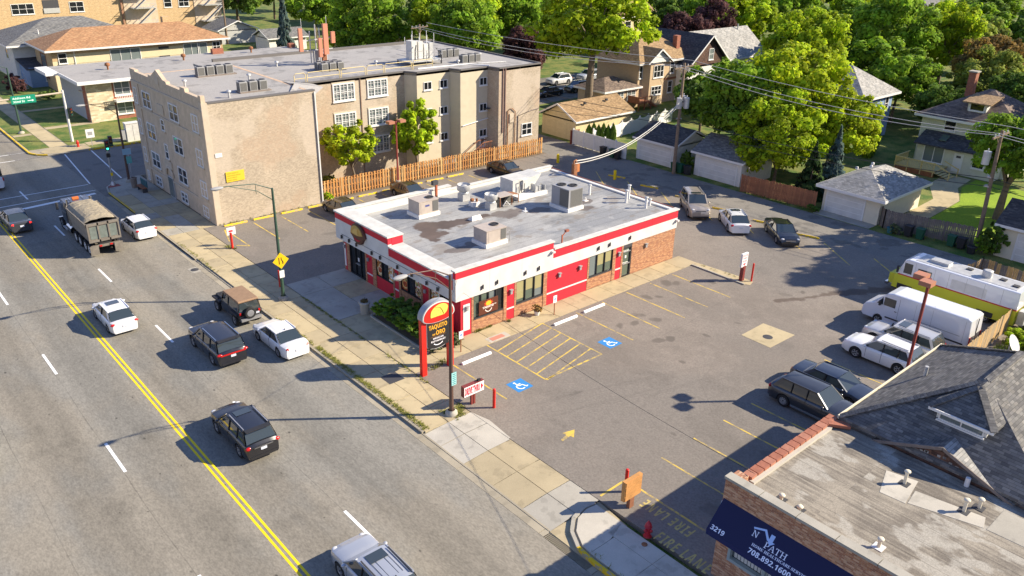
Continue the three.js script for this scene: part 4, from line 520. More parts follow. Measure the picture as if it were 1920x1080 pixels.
function gable(t, x0, x1, z0, z1, ye, yr, axis, m, wallm, ov = 0.4, th = 0.14, trim = M.white) {   // axis = direction of the ridge
  if (axis === 'x') { const cz = (z0 + z1) / 2; part(t, 'roof_slope', prismPoly([[x0 - ov, ye, z1 + ov], [x1 + ov, ye, z1 + ov], [x1 + ov, yr, cz], [x0 - ov, yr, cz]], th), m); part(t, 'roof_slope', prismPoly([[x1 + ov, ye, z0 - ov], [x0 - ov, ye, z0 - ov], [x0 - ov, yr, cz], [x1 + ov, yr, cz]], th), m); for (const x of [x0, x1]) part(t, 'gable_wall', tri([x, ye - 0.25, z1], [x, yr - 0.2, cz], [x, ye - 0.25, z0]), wallm); for (const s of [1, -1]) part(t, 'rake_board', bar([x0 - ov - 0.03, ye - 0.1, cz + s * ((z1 - z0) / 2 + ov)], [x0 - ov - 0.03, yr - 0.1, cz], 0.05, 0.2), trim); part(t, 'eave_board', box(x0 - ov, x1 + ov, ye - 0.26, ye - 0.04, z1 + ov, z1 + ov + 0.04), trim); }
  else { const cx = (x0 + x1) / 2; part(t, 'roof_slope', prismPoly([[x0 - ov, ye, z0 - ov], [x0 - ov, ye, z1 + ov], [cx, yr, z1 + ov], [cx, yr, z0 - ov]], th), m); part(t, 'roof_slope', prismPoly([[x1 + ov, ye, z1 + ov], [x1 + ov, ye, z0 - ov], [cx, yr, z0 - ov], [cx, yr, z1 + ov]], th), m); for (const z of [z0, z1]) part(t, 'gable_wall', tri([x0, ye - 0.25, z], [x1, ye - 0.25, z], [cx, yr - 0.2, z]), wallm); for (const s of [1, -1]) part(t, 'rake_board', bar([cx + s * ((x1 - x0) / 2 + ov), ye - 0.1, z1 + ov + 0.03], [cx, yr - 0.1, z1 + ov + 0.03], 0.05, 0.2), trim); part(t, 'eave_board', box(x0 - ov - 0.04, x0 - ov, ye - 0.26, ye - 0.04, z0 - ov, z1 + ov), trim); }
}
function walls(t, x0, x1, y0, y1, z0, z1, m) { const th = 0.2; part(t, 'wall', box(x0, x1, y0, y1, z1 - th, z1), m); part(t, 'wall', box(x0, x0 + th, y0, y1, z0 + th, z1 - th), m); part(t, 'wall', box(x1 - th, x1, y0, y1, z0 + th, z1 - th), m); part(t, 'wall', box(x0, x1, y0, y1, z0, z0 + th), m); }
M.buff = tmat(brickTex([[0.52, 0.37, 0.25], [0.49, 0.34, 0.225], [0.56, 0.41, 0.28], [0.51, 0.355, 0.24], [0.46, 0.315, 0.21]], [0.52, 0.43, 0.33], 301), 0.92);
M.buffFar = tmat((() => { const a = fbm(6, 5, 361), b = pnoise(256, 362), c = fbm(3, 4, 363), d = pnoise(64, 364); return tex(768, 768, 9, 9, (u, v) => { let q = mul([0.40, 0.33, 0.245], (0.82 + 0.36 * d(u, v * 2)) * (0.85 + 0.30 * b(u, v)) * (0.88 + 0.24 * a(u, v))); q = mix(q, [0.42, 0.295, 0.20], 0.4 * sst(0.52, 0.68, c(u, v)) * (0.5 + d(u, v))); return mix(q, [0.52, 0.44, 0.35], 0.5 * sst(0.56, 0.7, c(v + 0.4, u))); }); })(), 0.92);
M.buff2 = tmat(brickTex([[0.50, 0.34, 0.17], [0.45, 0.30, 0.15], [0.54, 0.38, 0.20]], [0.46, 0.38, 0.27], 302), 0.92);
M.stoneTan = tmat(grainTex([0.50, 0.42, 0.32], 0.22, 2, 303), 0.9); M.stoneW = tmat(grainTex([0.52, 0.415, 0.30], 0.28, 2.5, 304), 0.9);
M.stucco = tmat(grainTex([0.53, 0.46, 0.335], 0.10, 2.5, 305), 0.9); M.cream = tmat(grainTex([0.62, 0.53, 0.34], 0.08, 2.5, 306), 0.9); M.creamPale = tmat(grainTex([0.66, 0.60, 0.46], 0.08, 2.5, 307), 0.85);
M.tar = tmat((() => { const a = fbm(5, 6, 311), b = fbm(14, 4, 312), c = pnoise(300, 313); return tex(768, 768, 16, 16, (u, v) => { const s = (v * 16) % 1; return mul(mix([0.365, 0.345, 0.32], [0.275, 0.267, 0.258], a(u, v)), (0.84 + 0.32 * c(u, v)) * (s < 0.03 ? 0.82 : 1) * (1 - 0.25 * sst(0.56, 0.7, b(u, v)))); }); })(), 0.9);
M.coping = mat(0.13, 0.12, 0.115, 0.8);
const sg = (c, s) => tmat(shingleTex(c, s), 0.93);
M.shGrey = sg([[0.16, 0.16, 0.155], [0.20, 0.195, 0.18], [0.125, 0.125, 0.125]], 321); M.shDark = sg([[0.060, 0.058, 0.06], [0.085, 0.08, 0.078], [0.045, 0.044, 0.047]], 322); M.shTan = sg([[0.29, 0.19, 0.095], [0.25, 0.16, 0.08], [0.33, 0.22, 0.115]], 323); M.shOrange = sg([[0.36, 0.195, 0.095], [0.32, 0.165, 0.08], [0.40, 0.23, 0.115]], 324); M.shRed = sg([[0.32, 0.11, 0.075], [0.27, 0.09, 0.065]], 325); M.shBrown = sg([[0.17, 0.125, 0.10], [0.21, 0.155, 0.12], [0.13, 0.095, 0.08]], 326); M.shSilver = sg([[0.32, 0.31, 0.285], [0.27, 0.265, 0.25], [0.37, 0.355, 0.325]], 327);
const sidingTex = (c, s) => { const a = fbm(6, 4, s), k = pnoise(64, s + 1); return tex(256, 256, 2, 1.2, (u, v) => mul(c, (((v * 10) % 1) < 0.12 ? 0.72 : 1) * (0.9 + 0.2 * a(u, v)) * (0.96 + 0.08 * k(u, v)))); };
M.sideTan = tmat(sidingTex([0.50, 0.37, 0.23], 331), 0.85); M.sideBlue = tmat(sidingTex([0.20, 0.30, 0.46], 332), 0.85); M.sideGreen = tmat(sidingTex([0.58, 0.58, 0.48], 333), 0.85); M.sideWhite = tmat(sidingTex([0.68, 0.67, 0.62], 334), 0.85); M.sideYellow = tmat(sidingTex([0.64, 0.53, 0.30], 335), 0.85); M.sideGrey = tmat(sidingTex([0.42, 0.42, 0.40], 336), 0.85); M.cedar = tmat(shingleTex([[0.10, 0.055, 0.04], [0.14, 0.075, 0.05], [0.08, 0.045, 0.035]], 337, 0.15, 0.14), 0.95); M.brickRed = tmat(brickTex([[0.34, 0.11, 0.06], [0.28, 0.09, 0.05]], [0.3, 0.22, 0.17], 338), 0.9);

// ---------- the buff brick apartment block ----------
{ const t = thing('apartment_block', 'large buff brick apartment block with flat grey roof behind the north fence', 'apartment block', [14, 0, -40]);
  const X = -3.8, B = FW(X);
  // street wing
  part(t, 'wall', box(X + 0.01, X + 0.35, 0, 10.5, -47, -29.82), M.stoneW); part(t, 'wall', box(X + 0.35, 6.6, 0, 10.6, -30.15, -29.81), M.buffFar); part(t, 'wall', box(6.25, 6.6, 0, 10.51, -47, -30.15), M.buff); part(t, 'wall', box(X + 0.35, 6.25, 0, 10.52, -47, -46.7), M.buff);
  part(t, 'corner_quoin', box(X - 0.04, X + 0.5, 0, 10.7, -30.3, -29.78), M.stoneTan);
  part(t, 'roof', box(X + 0.35, 6.25, 10.2, 10.5, -46.7, -30.15), M.tar); part(t, 'coping', box(X + 0.5, 6.65, 10.6, 10.72, -30.22, -29.76), M.coping);
  const pr = [[-47, 10.45], [-47, 11.2], [-45.6, 11.2], [-45.5, 11.05], [-42.0, 11.05], [-41.9, 11.3], [-41.2, 11.3], [-39.7, 12.05], [-38.2, 11.35], [-37.5, 11.3], [-37.4, 11.1], [-34.3, 11.1], [-34.2, 11.4], [-33.2, 11.4], [-33.1, 11.1], [-30.4, 11.1], [-30.3, 11.3], [-29.82, 11.3], [-29.82, 10.45]];
  const ps = new THREE.Shape(); pr.forEach(([z, y], i) => i ? ps.lineTo(z, y) : ps.moveTo(z, y)); const pg = new THREE.ExtrudeGeometry(ps, { depth: 0.36, bevelEnabled: false }); pg.rotateY(-Math.PI / 2); pg.translate(X + 0.36, 0, 0); part(t, 'parapet', pg, M.stoneW);
  part(t, 'gable_medallion', B(-40.1, -39.3, 10.75, 11.45, 0, 0.06), M.stoneTan);
  for (const [a, b, y] of [[-47, -30.3, 10.0], [-47, -30.3, 7.62], [-47, -30.3, 1.62]]) part(t, 'stone_band', B(a, b, y, y + 0.16, 0, 0.09), M.stoneTan);
  for (const [a, b] of [[-33.3, -29.8], [-47, -45.2]]) part(t, 'corner_bay', B(a, b, 0, 10.0, 0, 0.07), M.stoneW);
  const wo = { sm: M.stoneTan, blind: 1 }, ys = [[7.95, 9.5], [4.95, 6.5], [2.15, 3.65]];
  for (const [y0, y1] of ys) { win(t, 'W', X, -46.45, -45.7, y0, y1, { ...wo, d: 0.12 }); win(t, 'W', X, -44.35, -42.2, y0, y1, { ...wo, n: 2 }); win(t, 'W', X, -37.6, -35.45, y0, y1, { ...wo, n: 2 }); win(t, 'W', X, -32.2, -30.85, y0, y1, { ...wo, n: 2, d: 0.13 }); }
  for (const [y0, y1] of [[6.45, 7.55], [3.75, 5.2]]) win(t, 'W', X, -40.3, -39.4, y0, y1, wo);
  for (const [a, b] of [[-44.1, -42.5], [-37.6, -36.0], [-32.4, -31.2], [-46.4, -45.8]]) win(t, 'W', X, a, b, 0.25, 1.25, { ...wo, n: 2, d: 0.1 });
  part(t, 'lintel_stone', B(-40.6, -39.1, 8.0, 8.9, 0, 0.08), M.stoneTan); part(t, 'lintel_stone', B(-40.7, -39.0, 2.9, 3.6, 0, 0.1), M.stoneTan);
  const d = part(t, 'door', [B(-40.5, -39.2, 0, 2.05, 0, 0.1)], mat(0.42, 0.42, 0.42)); part(d, 'door_panel', B(-40.42, -39.9, 0.1, 1.95, 0.1, 0.13), M.glassPale); part(d, 'door_panel', B(-39.8, -39.28, 0.1, 1.95, 0.1, 0.13), M.glassPale);
  const hood = new THREE.TorusGeometry(0.85, 0.13, 6, 12, Math.PI); hood.rotateY(Math.PI / 2); hood.translate(X - 0.1, 2.1, -39.85); part(t, 'door_hood', hood, M.stoneTan);
  part(t, 'downspout', box(6.5, 6.62, 0, 10.5, -29.8, -29.68), M.offwhite);
  const yp = tmat(canvas(256, 96, (g, w, h) => { g.fillStyle = '#d9b92e'; g.fillRect(0, 0, w, h); g.fillStyle = '#8d6a12'; const r = rng(5); g.font = 'bold 15px sans-serif'; ['PRIVATE PARKING LOT', 'UNAUTHORIZED VEHICLES', 'WILL BE TOWED AT', "OWNER'S EXPENSE"].forEach((s, i) => g.fillText(s, 14, 22 + i * 21)); }), 0.6);
  part(t, 'wall_sign', box(-2.5, -0.85, 3.7, 4.6, -29.81, -29.74), M.roadYellow); part(t, 'sign_print', planeOn('S', -29.74, -2.5, -0.85, 3.7, 4.6, 0.004), yp); part(t, 'wall_sign', box(-3.2, -2.6, 6.0, 6.35, -29.81, -29.76), M.white);
  // long rear wing
  const RH = 10.1, S1 = -35.5, S2 = -34.2, S3 = -32.9, S4 = -31.4;
  part(t, 'roof', [slab([[6.3, S1], [20.2, S1], [20.9, S2], [25.2, S2], [25.7, S3], [29.5, S3], [29.9, S4], [36.1, S4], [36.1, -52.5], [4.5, -52.5], [4.5, -46.9], [6.3, -46.9]], RH - 0.25, RH)], M.tar);
  const path = [[6.6, S1], [20.2, S1], [20.9, S2], [25.2, S2], [25.7, S3], [29.5, S3], [29.9, S4], [36.1, S4], [36.1, -52.5]];
  const pm = [M.buffFar, M.stucco, M.stucco, M.stucco, M.stucco, M.buffFar, M.buffFar, M.buffFar];
  for (let i = 0; i + 1 < path.length; i++) { const a = path[i], b = path[i + 1]; part(t, 'wall', polys([[[a[0], -0.02, a[1]], [b[0], -0.02, b[1]], [b[0], RH, b[1]], [a[0], RH, a[1]]]]), pm[i]); part(t, 'coping', bar([a[0], RH + 0.08, a[1] - 0.05], [b[0], RH + 0.08, b[1] - 0.05], 0.22, 0.16), M.coping); }
  part(t, 'coping', box(6.6, 36.2, RH, RH + 0.3, -52.6, -52.3), M.coping);
  for (const [a0, a1] of [[11.6, 14.1], [15.6, 18.05]]) for (const [y0, y1] of [[8.0, 9.75], [5.0, 6.8], [2.1, 3.9]]) { const f = win(t, 'S', S1, a0, a1, y0, y1, { n: 3, m: 2, g: M.glassPale, grid: 1, f: 0.12, d: 0.1 }); part(f, 'arch_lintel', FS(S1)(a0 - 0.08, a1 + 0.08, y1, y1 + 0.16, 0, 0.05), M.stoneTan); }
  for (const y of [8.25, 5.4, 2.5]) { win(t, 'S', S2, 21.75, 22.8, y, y + 0.85, { n: 2, m: 1, f: 0.06 }); win(t, 'S', S2, 23.85, 24.9, y, y + 0.85, { n: 2, m: 1, f: 0.06 }); win(t, 'S', S3, 28.35, 29.4, y, y + 0.85, { n: 2, m: 1, f: 0.06 }); }
  const sd = part(t, 'door', FS(S3)(28.4, 29.15, 0.3, 2.5, 0, 0.06), M.white); part(sd, 'pane', FS(S3)(28.55, 29.0, 1.5, 2.3, 0.06, 0.075), M.glassPale);
  win(t, 'S', S4, 33.4, 35.0, 2.2, 3.6, { n: 2, m: 2 });
  part(t, 'vent_pipe', [box(30.4, 30.5, 3, 10.1, S4, S4 + 0.1)], mat(0.2, 0.12, 0.1)); part(t, 'vent_pipe', [box(30.75, 30.85, 1, 10.1, S4, S4 + 0.1)], mat(0.2, 0.12, 0.1)); part(t, 'conduit', [tube([[32.8, 0.5, S4 + 0.06], [32.8, 4.6, S4 + 0.06], [34.8, 5.0, S4 + 0.06], [36, 5.1, S4 + 0.06]], 0.05)], mat(0.25, 0.2, 0.18)); part(t, 'gutter_pipe', tube([[25.9, 4.1, S3 + 0.08], [29.5, 4.5, S3 + 0.08], [29.75, 4.2, S3 + 0.2], [29.75, 1.0, S3 + 0.2]], 0.06), M.white);
  part(t, 'satellite_dish', lathe([[0, 0], [0.3, 0.06], [0.42, 0.14]], 29.2, 5.6, S3 + 0.35, 12), M.dark); part(t, 'downspout', box(14.75, 14.83, 0, 10, S1, S1 + 0.08), mat(0.22, 0.14, 0.1));
  part(t, 'electric_panel', [box(31.5, 32.1, 4.0, 5.0, S4, S4 + 0.12)], M.stoneTan); part(t, 'cable_bundle', [tube([[31.2, 0.5, S4 + 0.1], [31.2, 5.4, S4 + 0.1], [31.6, 5.6, S4 + 0.1]], 0.06), tube([[32.3, 0.5, S4 + 0.1], [32.3, 5.2, S4 + 0.1], [31.8, 5.6, S4 + 0.1]], 0.05)], M.rust);
}
// rooftop things of the apartment block
M.pink = mat(0.50, 0.20, 0.12, 0.6);
function acRow(label, x, z, y, n, nz) { const t = thing('condenser_cluster', label, 'condensers', [x, y, z], 'condensers on the apartment roof'); for (let i = 0; i < n; i++) for (let j = 0; j < nz; j++) { const a = x + i * 0.95, b = z + j * 0.95; const q = part(t, 'condenser', box(a, a + 0.72, y + 0.1, y + 0.95, b, b + 0.72), M.grey); part(q, 'grille', lathe([[0.3, 0], [0.28, 0.04], [0, 0.03]], a + 0.36, y + 0.95, b + 0.36, 10), M.black); part(q, 'coil', box(a - 0.01, a, y + 0.15, y + 0.85, b + 0.06, b + 0.66), M.coil); part(q, 'coil', box(a + 0.06, a + 0.66, y + 0.15, y + 0.85, b + 0.72, b + 0.73), M.coil); } part(t, 'sleeper', box(x - 0.1, x + n * 0.95, y, y + 0.1, z - 0.1, z + nz * 0.95), M.woodGrey); }
acRow('row of condensers on the street wing roof nearest the parapet gable', 1.0, -43.0, 10.5, 4, 1); acRow('pair row of condensers near the south edge of the street wing roof', 1.0, -33.6, 10.5, 3, 1); acRow('condensers at the foot of the pink antenna mast', 13.3, -42, 10, 3, 2); acRow('condensers behind the equipment frame on the rear roof', 29.3, -41.8, 10, 3, 1); acRow('condensers nearest the east roof end', 29.0, -37.4, 10, 3, 1);
{ const t = thing('antenna_mast', 'rooftop cell mast with tall pink antenna panels', 'antenna', [15.5, 10, -45]); for (const [x, z, h] of [[14.6, -45, 3.6], [15.6, -45.6, 4.2], [16.4, -44.8, 3.4], [15.4, -44.3, 4]]) part(t, 'mast_pipe', cyl(x, 10, 10 + h, z, 0.07, 8), M.galv); for (const [x, z, y0, y1, w] of [[13.4, -44.8, 11.6, 14.0, 0.42], [15.2, -43.9, 11.0, 13.0, 0.4], [16.0, -44.1, 11.2, 14.4, 0.55], [17.4, -45, 12.2, 13.4, 0.45]]) part(t, 'antenna_panel', box(x - w / 2, x + w / 2, y0, y1, z - 0.14, z + 0.14), M.pink); part(t, 'support_frame', [bar([13.4, 12.6, -45], [17.4, 12.8, -45.2], 0.09, 0.09), bar([13.4, 11.6, -45], [17.4, 11.6, -45.2], 0.09, 0.09), bar([14.6, 10, -45], [16.4, 12, -44.8], 0.06, 0.06)], M.galv); part(t, 'radio_box', box(14.8, 15.3, 10.3, 11.6, -44.9, -44.6), M.grey); part(t, 'radio_box', box(15.7, 16.2, 10.3, 11.2, -44.7, -44.4), M.woodBrown); part(t, 'whip_antenna', [cyl(13.6, 14, 15, -44.8, 0.02, 6), cyl(16.2, 14.4, 15.2, -44.1, 0.02, 6)], M.white); }
{ const t = thing('equipment_platform', 'rooftop steel platform of tall grey equipment cabinets with handrails', 'equipment', [24.5, 10, -39]); part(t, 'platform', box(22.6, 27, 10.5, 10.62, -40.4, -37.8), M.galv); for (const [x, z] of [[22.7, -40.3], [26.9, -40.3], [22.7, -37.9], [26.9, -37.9], [24.8, -37.9]]) part(t, 'platform_leg', box(x - 0.06, x + 0.06, 10, 10.5, z - 0.06, z + 0.06), M.dark); for (const [x, w, h, m] of [[23.9, 0.7, 2.0, M.acWhite], [24.75, 0.6, 1.9, M.acWhite], [25.5, 0.55, 1.6, M.acWhite], [26.2, 0.5, 1.7, M.galv]]) part(t, 'cabinet', box(x - w / 2, x + w / 2, 10.62, 10.62 + h, -39.9, -38.8), m); const rl = []; for (const y of [11.15, 11.65]) rl.push(bar([22.6, y, -37.8], [27, y, -37.8], 0.04, 0.04), bar([22.6, y, -40.4], [22.6, y, -37.8], 0.04, 0.04), bar([27, y, -40.4], [27, y, -37.8], 0.04, 0.04)); for (const x of [22.6, 23.7, 24.8, 25.9, 27]) rl.push(box(x - 0.02, x + 0.02, 10.62, 11.67, -37.82, -37.78)); part(t, 'handrail', rl, M.steel); for (let i = 0; i < 8; i++) part(t, 'antenna_rod', cyl(23.2 + i * 0.5, 12.2, 13.0 + (i % 3) * 0.3, -39.6 + (i % 2) * 0.6, 0.03, 6), M.white); part(t, 'cable_tray', [tube([[23.2, 10.7, -37.7], [23.6, 11.8, -38.2], [24, 12.2, -38.6]], 0.07), tube([[26.6, 10.2, -37.5], [26.8, 11, -37.7], [26.4, 11.8, -38.2]], 0.06)], M.dark); }
{ const t = thing('guard_rail', 'pale yellow guard rails along the roof edge above the courtyard', 'guard rail', [14, 10, -36.2]); const m = mat(0.62, 0.50, 0.24, 0.5); let z = -36.3; for (const [a, b] of [[8.0, 9.2], [9.4, 13.0], [13.2, 16.0], [16.2, 18.2], [18.4, 21.8], [22.0, 24.6]]) { const y = 11.0; part(t, 'rail_section', [tube([[a, 10, z], [a, y - 0.15, z], [a + 0.15, y, z], [b - 0.15, y, z], [b, y - 0.15, z], [b, 10, z]], 0.04), tube([[a, 10.5, z], [b, 10.5, z]], 0.035)], m); part(t, 'foot', box(a - 0.25, a + 0.25, 10, 10.08, z - 0.15, z + 0.15), m); z -= 0.02; } }
const vpl = ['small roof vent beside the street parapet', 'roof vent near the south edge of the street wing', 'thin roof vent behind the pink mast', 'roof vent between mast and platform', 'roof vent east of the equipment platform', 'roof vent near the north east roof corner', 'mushroom vent at the middle of the street wing'];
[[-1.8, -38.4, 10.5], [-0.6, -31.6, 10.5], [11, -46, 10], [20, -40.6, 10], [27.8, -36, 10], [33, -38.6, 10], [4.2, -38, 10.5]].forEach(([x, z, y], i) => { const t = thing('roof_vent', vpl[i], 'roof vent', [x, y, z], 'vents on the apartment roof'); part(t, 'pipe', cyl(x, y, y + 0.55, z, 0.1, 10), M.galv); part(t, 'cap', lathe([[0.2, 0.5], [0.22, 0.62], [0, 0.72]], x, y, z, 10), M.galv); });
{ const t = thing('roof_duct', 'white pipe run lying along the rear apartment roof', 'pipe', [27, 10, -36]); part(t, 'pipe', tube([[22.5, 10.15, -36.2], [29, 10.15, -35.6], [30.2, 10.15, -33.4]], 0.09, 0.09, 8), M.white); part(t, 'pipe', tube([[30.2, 10.15, -35.4], [33.6, 10.15, -34.6]], 0.07, 0.07, 8), M.galv); }
solo('roof_ridge', 'low shingled hump at the edge of the street wing roof', 'roof hump', polys([[[6.6, 10.02, -30.2], [9.6, 10.02, -33.6], [6.5, 10.7, -33.4], [4.6, 10.6, -30.6]], [[6.5, 10.7, -33.4], [9.6, 10.02, -33.6], [9.6, 10.02, -36], [6.5, 10.5, -36]]]), M.tar);

// ---------- low flats across the side street ----------
{ const t = thing('corner_flats', 'two storey flats with white flat roof edge and stone corner across the side street', 'flats', [15, 0, -86]); const Z = -76;
  walls(t, -0.7, 33, 0, 5.0, -88, Z, M.sideGrey); part(t, 'stone_pier', box(-0.8, 2.3, 0, 5.0, Z - 0.1, Z + 0.35), tmat(brickTex([[0.60, 0.50, 0.34], [0.52, 0.42, 0.28], [0.66, 0.57, 0.41]], [0.5, 0.42, 0.3], 341, 0.6, 0.2, 6, 12), 0.9)); part(t, 'brick_side', box(-0.82, -0.7, 0, 5.0, -77.5, Z), M.brickRed); part(t, 'brick_recess', FS(Z)(2.3, 12, 0, 5.0, 0, 0.05), M.brickRed);
  part(t, 'roof', box(-1.9, 34, 5.05, 5.35, -88.6, Z + 1.5), M.tar); part(t, 'fascia', box(-2.0, 34, 5.0, 5.42, Z + 1.5, Z + 1.62), M.white); part(t, 'fascia', box(-2.02, -1.9, 5.0, 5.42, -83, Z + 1.5), M.white); part(t, 'fascia', box(-3.4, -1.9, 5.0, 5.42, -88.6, -83.2), M.white); part(t, 'roof', box(-3.38, -1.91, 5.05, 5.35, -88.5, -83.25), M.tar);
  part(t, 'balcony_floor', box(2.3, 12, 2.35, 2.6, Z, Z + 1.4), M.white); const rl = part(t, 'balcony_rail', [box(2.3, 12, 3.35, 3.43, Z + 1.32, Z + 1.4), box(2.3, 12, 2.65, 2.72, Z + 1.32, Z + 1.4)], M.white); for (let x = 2.4; x < 8; x += 0.22) part(rl, 'baluster', box(x, x + 0.06, 2.7, 3.36, Z + 1.34, Z + 1.38), M.white);
  win(t, 'S', Z + 0.05, 2.6, 4.6, 3.0, 4.8, { n: 2, g: M.glassPale }); win(t, 'S', Z + 0.05, 2.6, 4.6, 0.6, 2.2, { n: 2, g: M.glassPale }); part(t, 'door', FS(Z)(6.0, 7.0, 2.6, 4.7, 0.05, 0.1), M.white); part(t, 'door', FS(Z)(6.0, 7.0, 0.1, 2.1, 0.05, 0.1), M.white); part(t, 'satellite_dish', lathe([[0, 0], [0.3, 0.05], [0.42, 0.14]], -1.0, 3.8, -77, 10), M.white);
  for (const [x, z] of [[4, -82], [15, -84], [26, -85.5]]) part(t, 'turbine_vent', [lathe([[0.12, 0], [0.12, 0.4], [0.35, 0.55], [0.3, 0.85], [0, 0.95]], x, 5.35, z, 10)], M.rust); part(t, 'chimney', box(20.5, 22.2, 5.35, 6.1, -87.6, -86.8), M.brickRed); part(t, 'chimney', box(33, 34, 5.35, 6.0, -87.4, -86.6), M.brickRed); }
{ const t = thing('yellow_flats', 'long yellow flats with orange brown hipped roof', 'flats', [13, 0, -103]); const Z = -98.6; walls(t, 1.2, 27, 0, 5.9, -108, Z, M.cream); part(t, 'brick_band', FS(Z)(1.2, 27, 4.4, 5.9, 0, 0.03), M.buff2); part(t, 'brick_band', FW(1.2)(-108, Z, 0, 5.9, 0, 0.03), M.buff2); part(t, 'stucco_panel', FS(Z)(2.8, 26, 3.9, 5.3, 0.03, 0.05), M.cream); hip(t, 0.2, 28, -109, -97.6, 6.1, 8.4, M.shOrange);
  for (const [a, b] of [[9.3, 13.8], [20.5, 24.4]]) { win(t, 'S', Z + 0.05, a, b, 3.6, 5.5, { n: 3, m: 1, g: M.glassPale }); part(t, 'window_unit', FS(Z)(a + 3.6, a + 4.2, 3.3, 3.8, 0.05, 0.4), M.offwhite); part(t, 'window_unit', FS(Z)(a - 1.0, a - 0.1, 3.2, 3.7, 0.05, 0.3), M.woodGrey); } win(t, 'S', Z + 0.05, 2.0, 3.2, 4.0, 5.5); win(t, 'S', Z + 0.05, 2.0, 3.2, 1.2, 2.6); win(t, 'S', Z + 0.05, 25.3, 26.6, 4.0, 5.5, { n: 2 }); for (const y of [3.6, 5.0]) part(t, 'vent_block', FS(Z)(16.6, 18.2, y, y + 0.35, 0.05, 0.1), M.dark); win(t, 'W', 1.17, -105, -102, 1.5, 5.0, { n: 1, m: 3, fm: M.woodBrown, g: M.glassPale }); for (const x of [4.2, 22.8]) part(t, 'downspout', box(x, x + 0.12, 0, 5.9, Z + 0.05, Z + 0.15), M.white); part(t, 'chimney', box(19.6, 20.8, 7.6, 9.2, -104.5, -103.5), M.buff2); }
{ const t = thing('grey_roof_house', 'pale two storey house with dark grey hipped roof and skylights', 'house', [8, 0, -116]); walls(t, -1.5, 18, 0, 5.4, -124, -110, M.sideWhite); hip(t, -2.4, 19, -125, -109, 5.6, 8.6, M.shGrey); for (const x of [6.5, 9.2]) part(t, 'skylight', prismPoly([[x, 7.0, -113.0], [x + 1.1, 7.0, -113.0], [x + 1.1, 7.35, -114.2], [x, 7.35, -114.2]], 0.1), M.white); part(t, 'vent_pipe', cyl(3, 6.5, 7.4, -112, 0.08, 6), M.white); walls(t, -1, 4, 0, 2.9, -110, -104, M.sideBlue); part(t, 'porch_roof', prismPoly([[-1.4, 2.8, -103.6], [4.4, 2.8, -103.6], [4.4, 3.6, -110], [-1.4, 3.6, -110]], 0.15), M.shDark); for (let i = 0; i < 7; i++) part(t, 'stair_tread', box(-3.2 - 0.0, -1.8, 0.2 + i * 0.25, 0.28 + i * 0.25, -103 - i * 0.3, -102.7 - i * 0.3), M.sideGrey); part(t, 'stair_rail', [bar([-3.2, 0.9, -102.7], [-3.2, 2.7, -104.9], 0.06, 0.08), bar([-1.8, 0.9, -102.7], [-1.8, 2.7, -104.9], 0.06, 0.08)], M.sideGrey); win(t, 'W', -1.5, -115, -113.5, 3, 4.6); win(t, 'S', -104, 1.0, 2.0, 0.8, 2.0); }
{ const t = thing('courtyard_building', 'tall golden brick apartment building with grey rear stairs at the skyline', 'apartment building', [14, 0, -150]); const Z = -143; part(t, 'wall', box(-40, 46, 0, 15, -160, Z), M.buff2); part(t, 'stair_bay', box(26, 32.5, 0, 15, Z, Z + 0.12), M.stoneW); part(t, 'stair_bay', box(40.2, 46, 0, 15, Z, Z + 0.12), M.stoneW);
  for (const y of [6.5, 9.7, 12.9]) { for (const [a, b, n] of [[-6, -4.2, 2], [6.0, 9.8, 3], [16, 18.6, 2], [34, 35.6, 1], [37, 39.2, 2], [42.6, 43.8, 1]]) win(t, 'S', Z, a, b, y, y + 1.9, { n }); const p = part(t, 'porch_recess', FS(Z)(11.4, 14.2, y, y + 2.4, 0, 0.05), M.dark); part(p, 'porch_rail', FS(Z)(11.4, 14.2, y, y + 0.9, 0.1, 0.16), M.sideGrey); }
  for (const [x, s] of [[27, 1], [41, 1]]) for (const y of [3.5, 6.7, 9.9]) { const q = part(t, 'landing', box(x, x + 4.6, y, y + 0.15, Z + 0.2, Z + 2.4), M.sideGrey); part(q, 'rail', [box(x, x + 4.6, y + 0.9, y + 1.0, Z + 2.32, Z + 2.4), box(x, x + 4.6, y + 0.5, y + 0.56, Z + 2.32, Z + 2.4)], M.sideGrey); part(t, 'stair_flight', [bar([x + 0.3, y - 3.1, Z + 2.9], [x + 4.2, y, Z + 2.9], 0.9, 0.14), bar([x + 0.3, y - 2.2, Z + 3.35], [x + 4.2, y + 0.9, Z + 3.35], 0.06, 0.1)], M.sideGrey); } part(t, 'downspout', box(25.4, 25.7, 0, 15, Z, Z + 0.3), mat(0.3, 0.16, 0.1)); }
M.deckWood = tmat(grainTex([0.56, 0.44, 0.19], 0.2, 1.2, 431), 0.85);
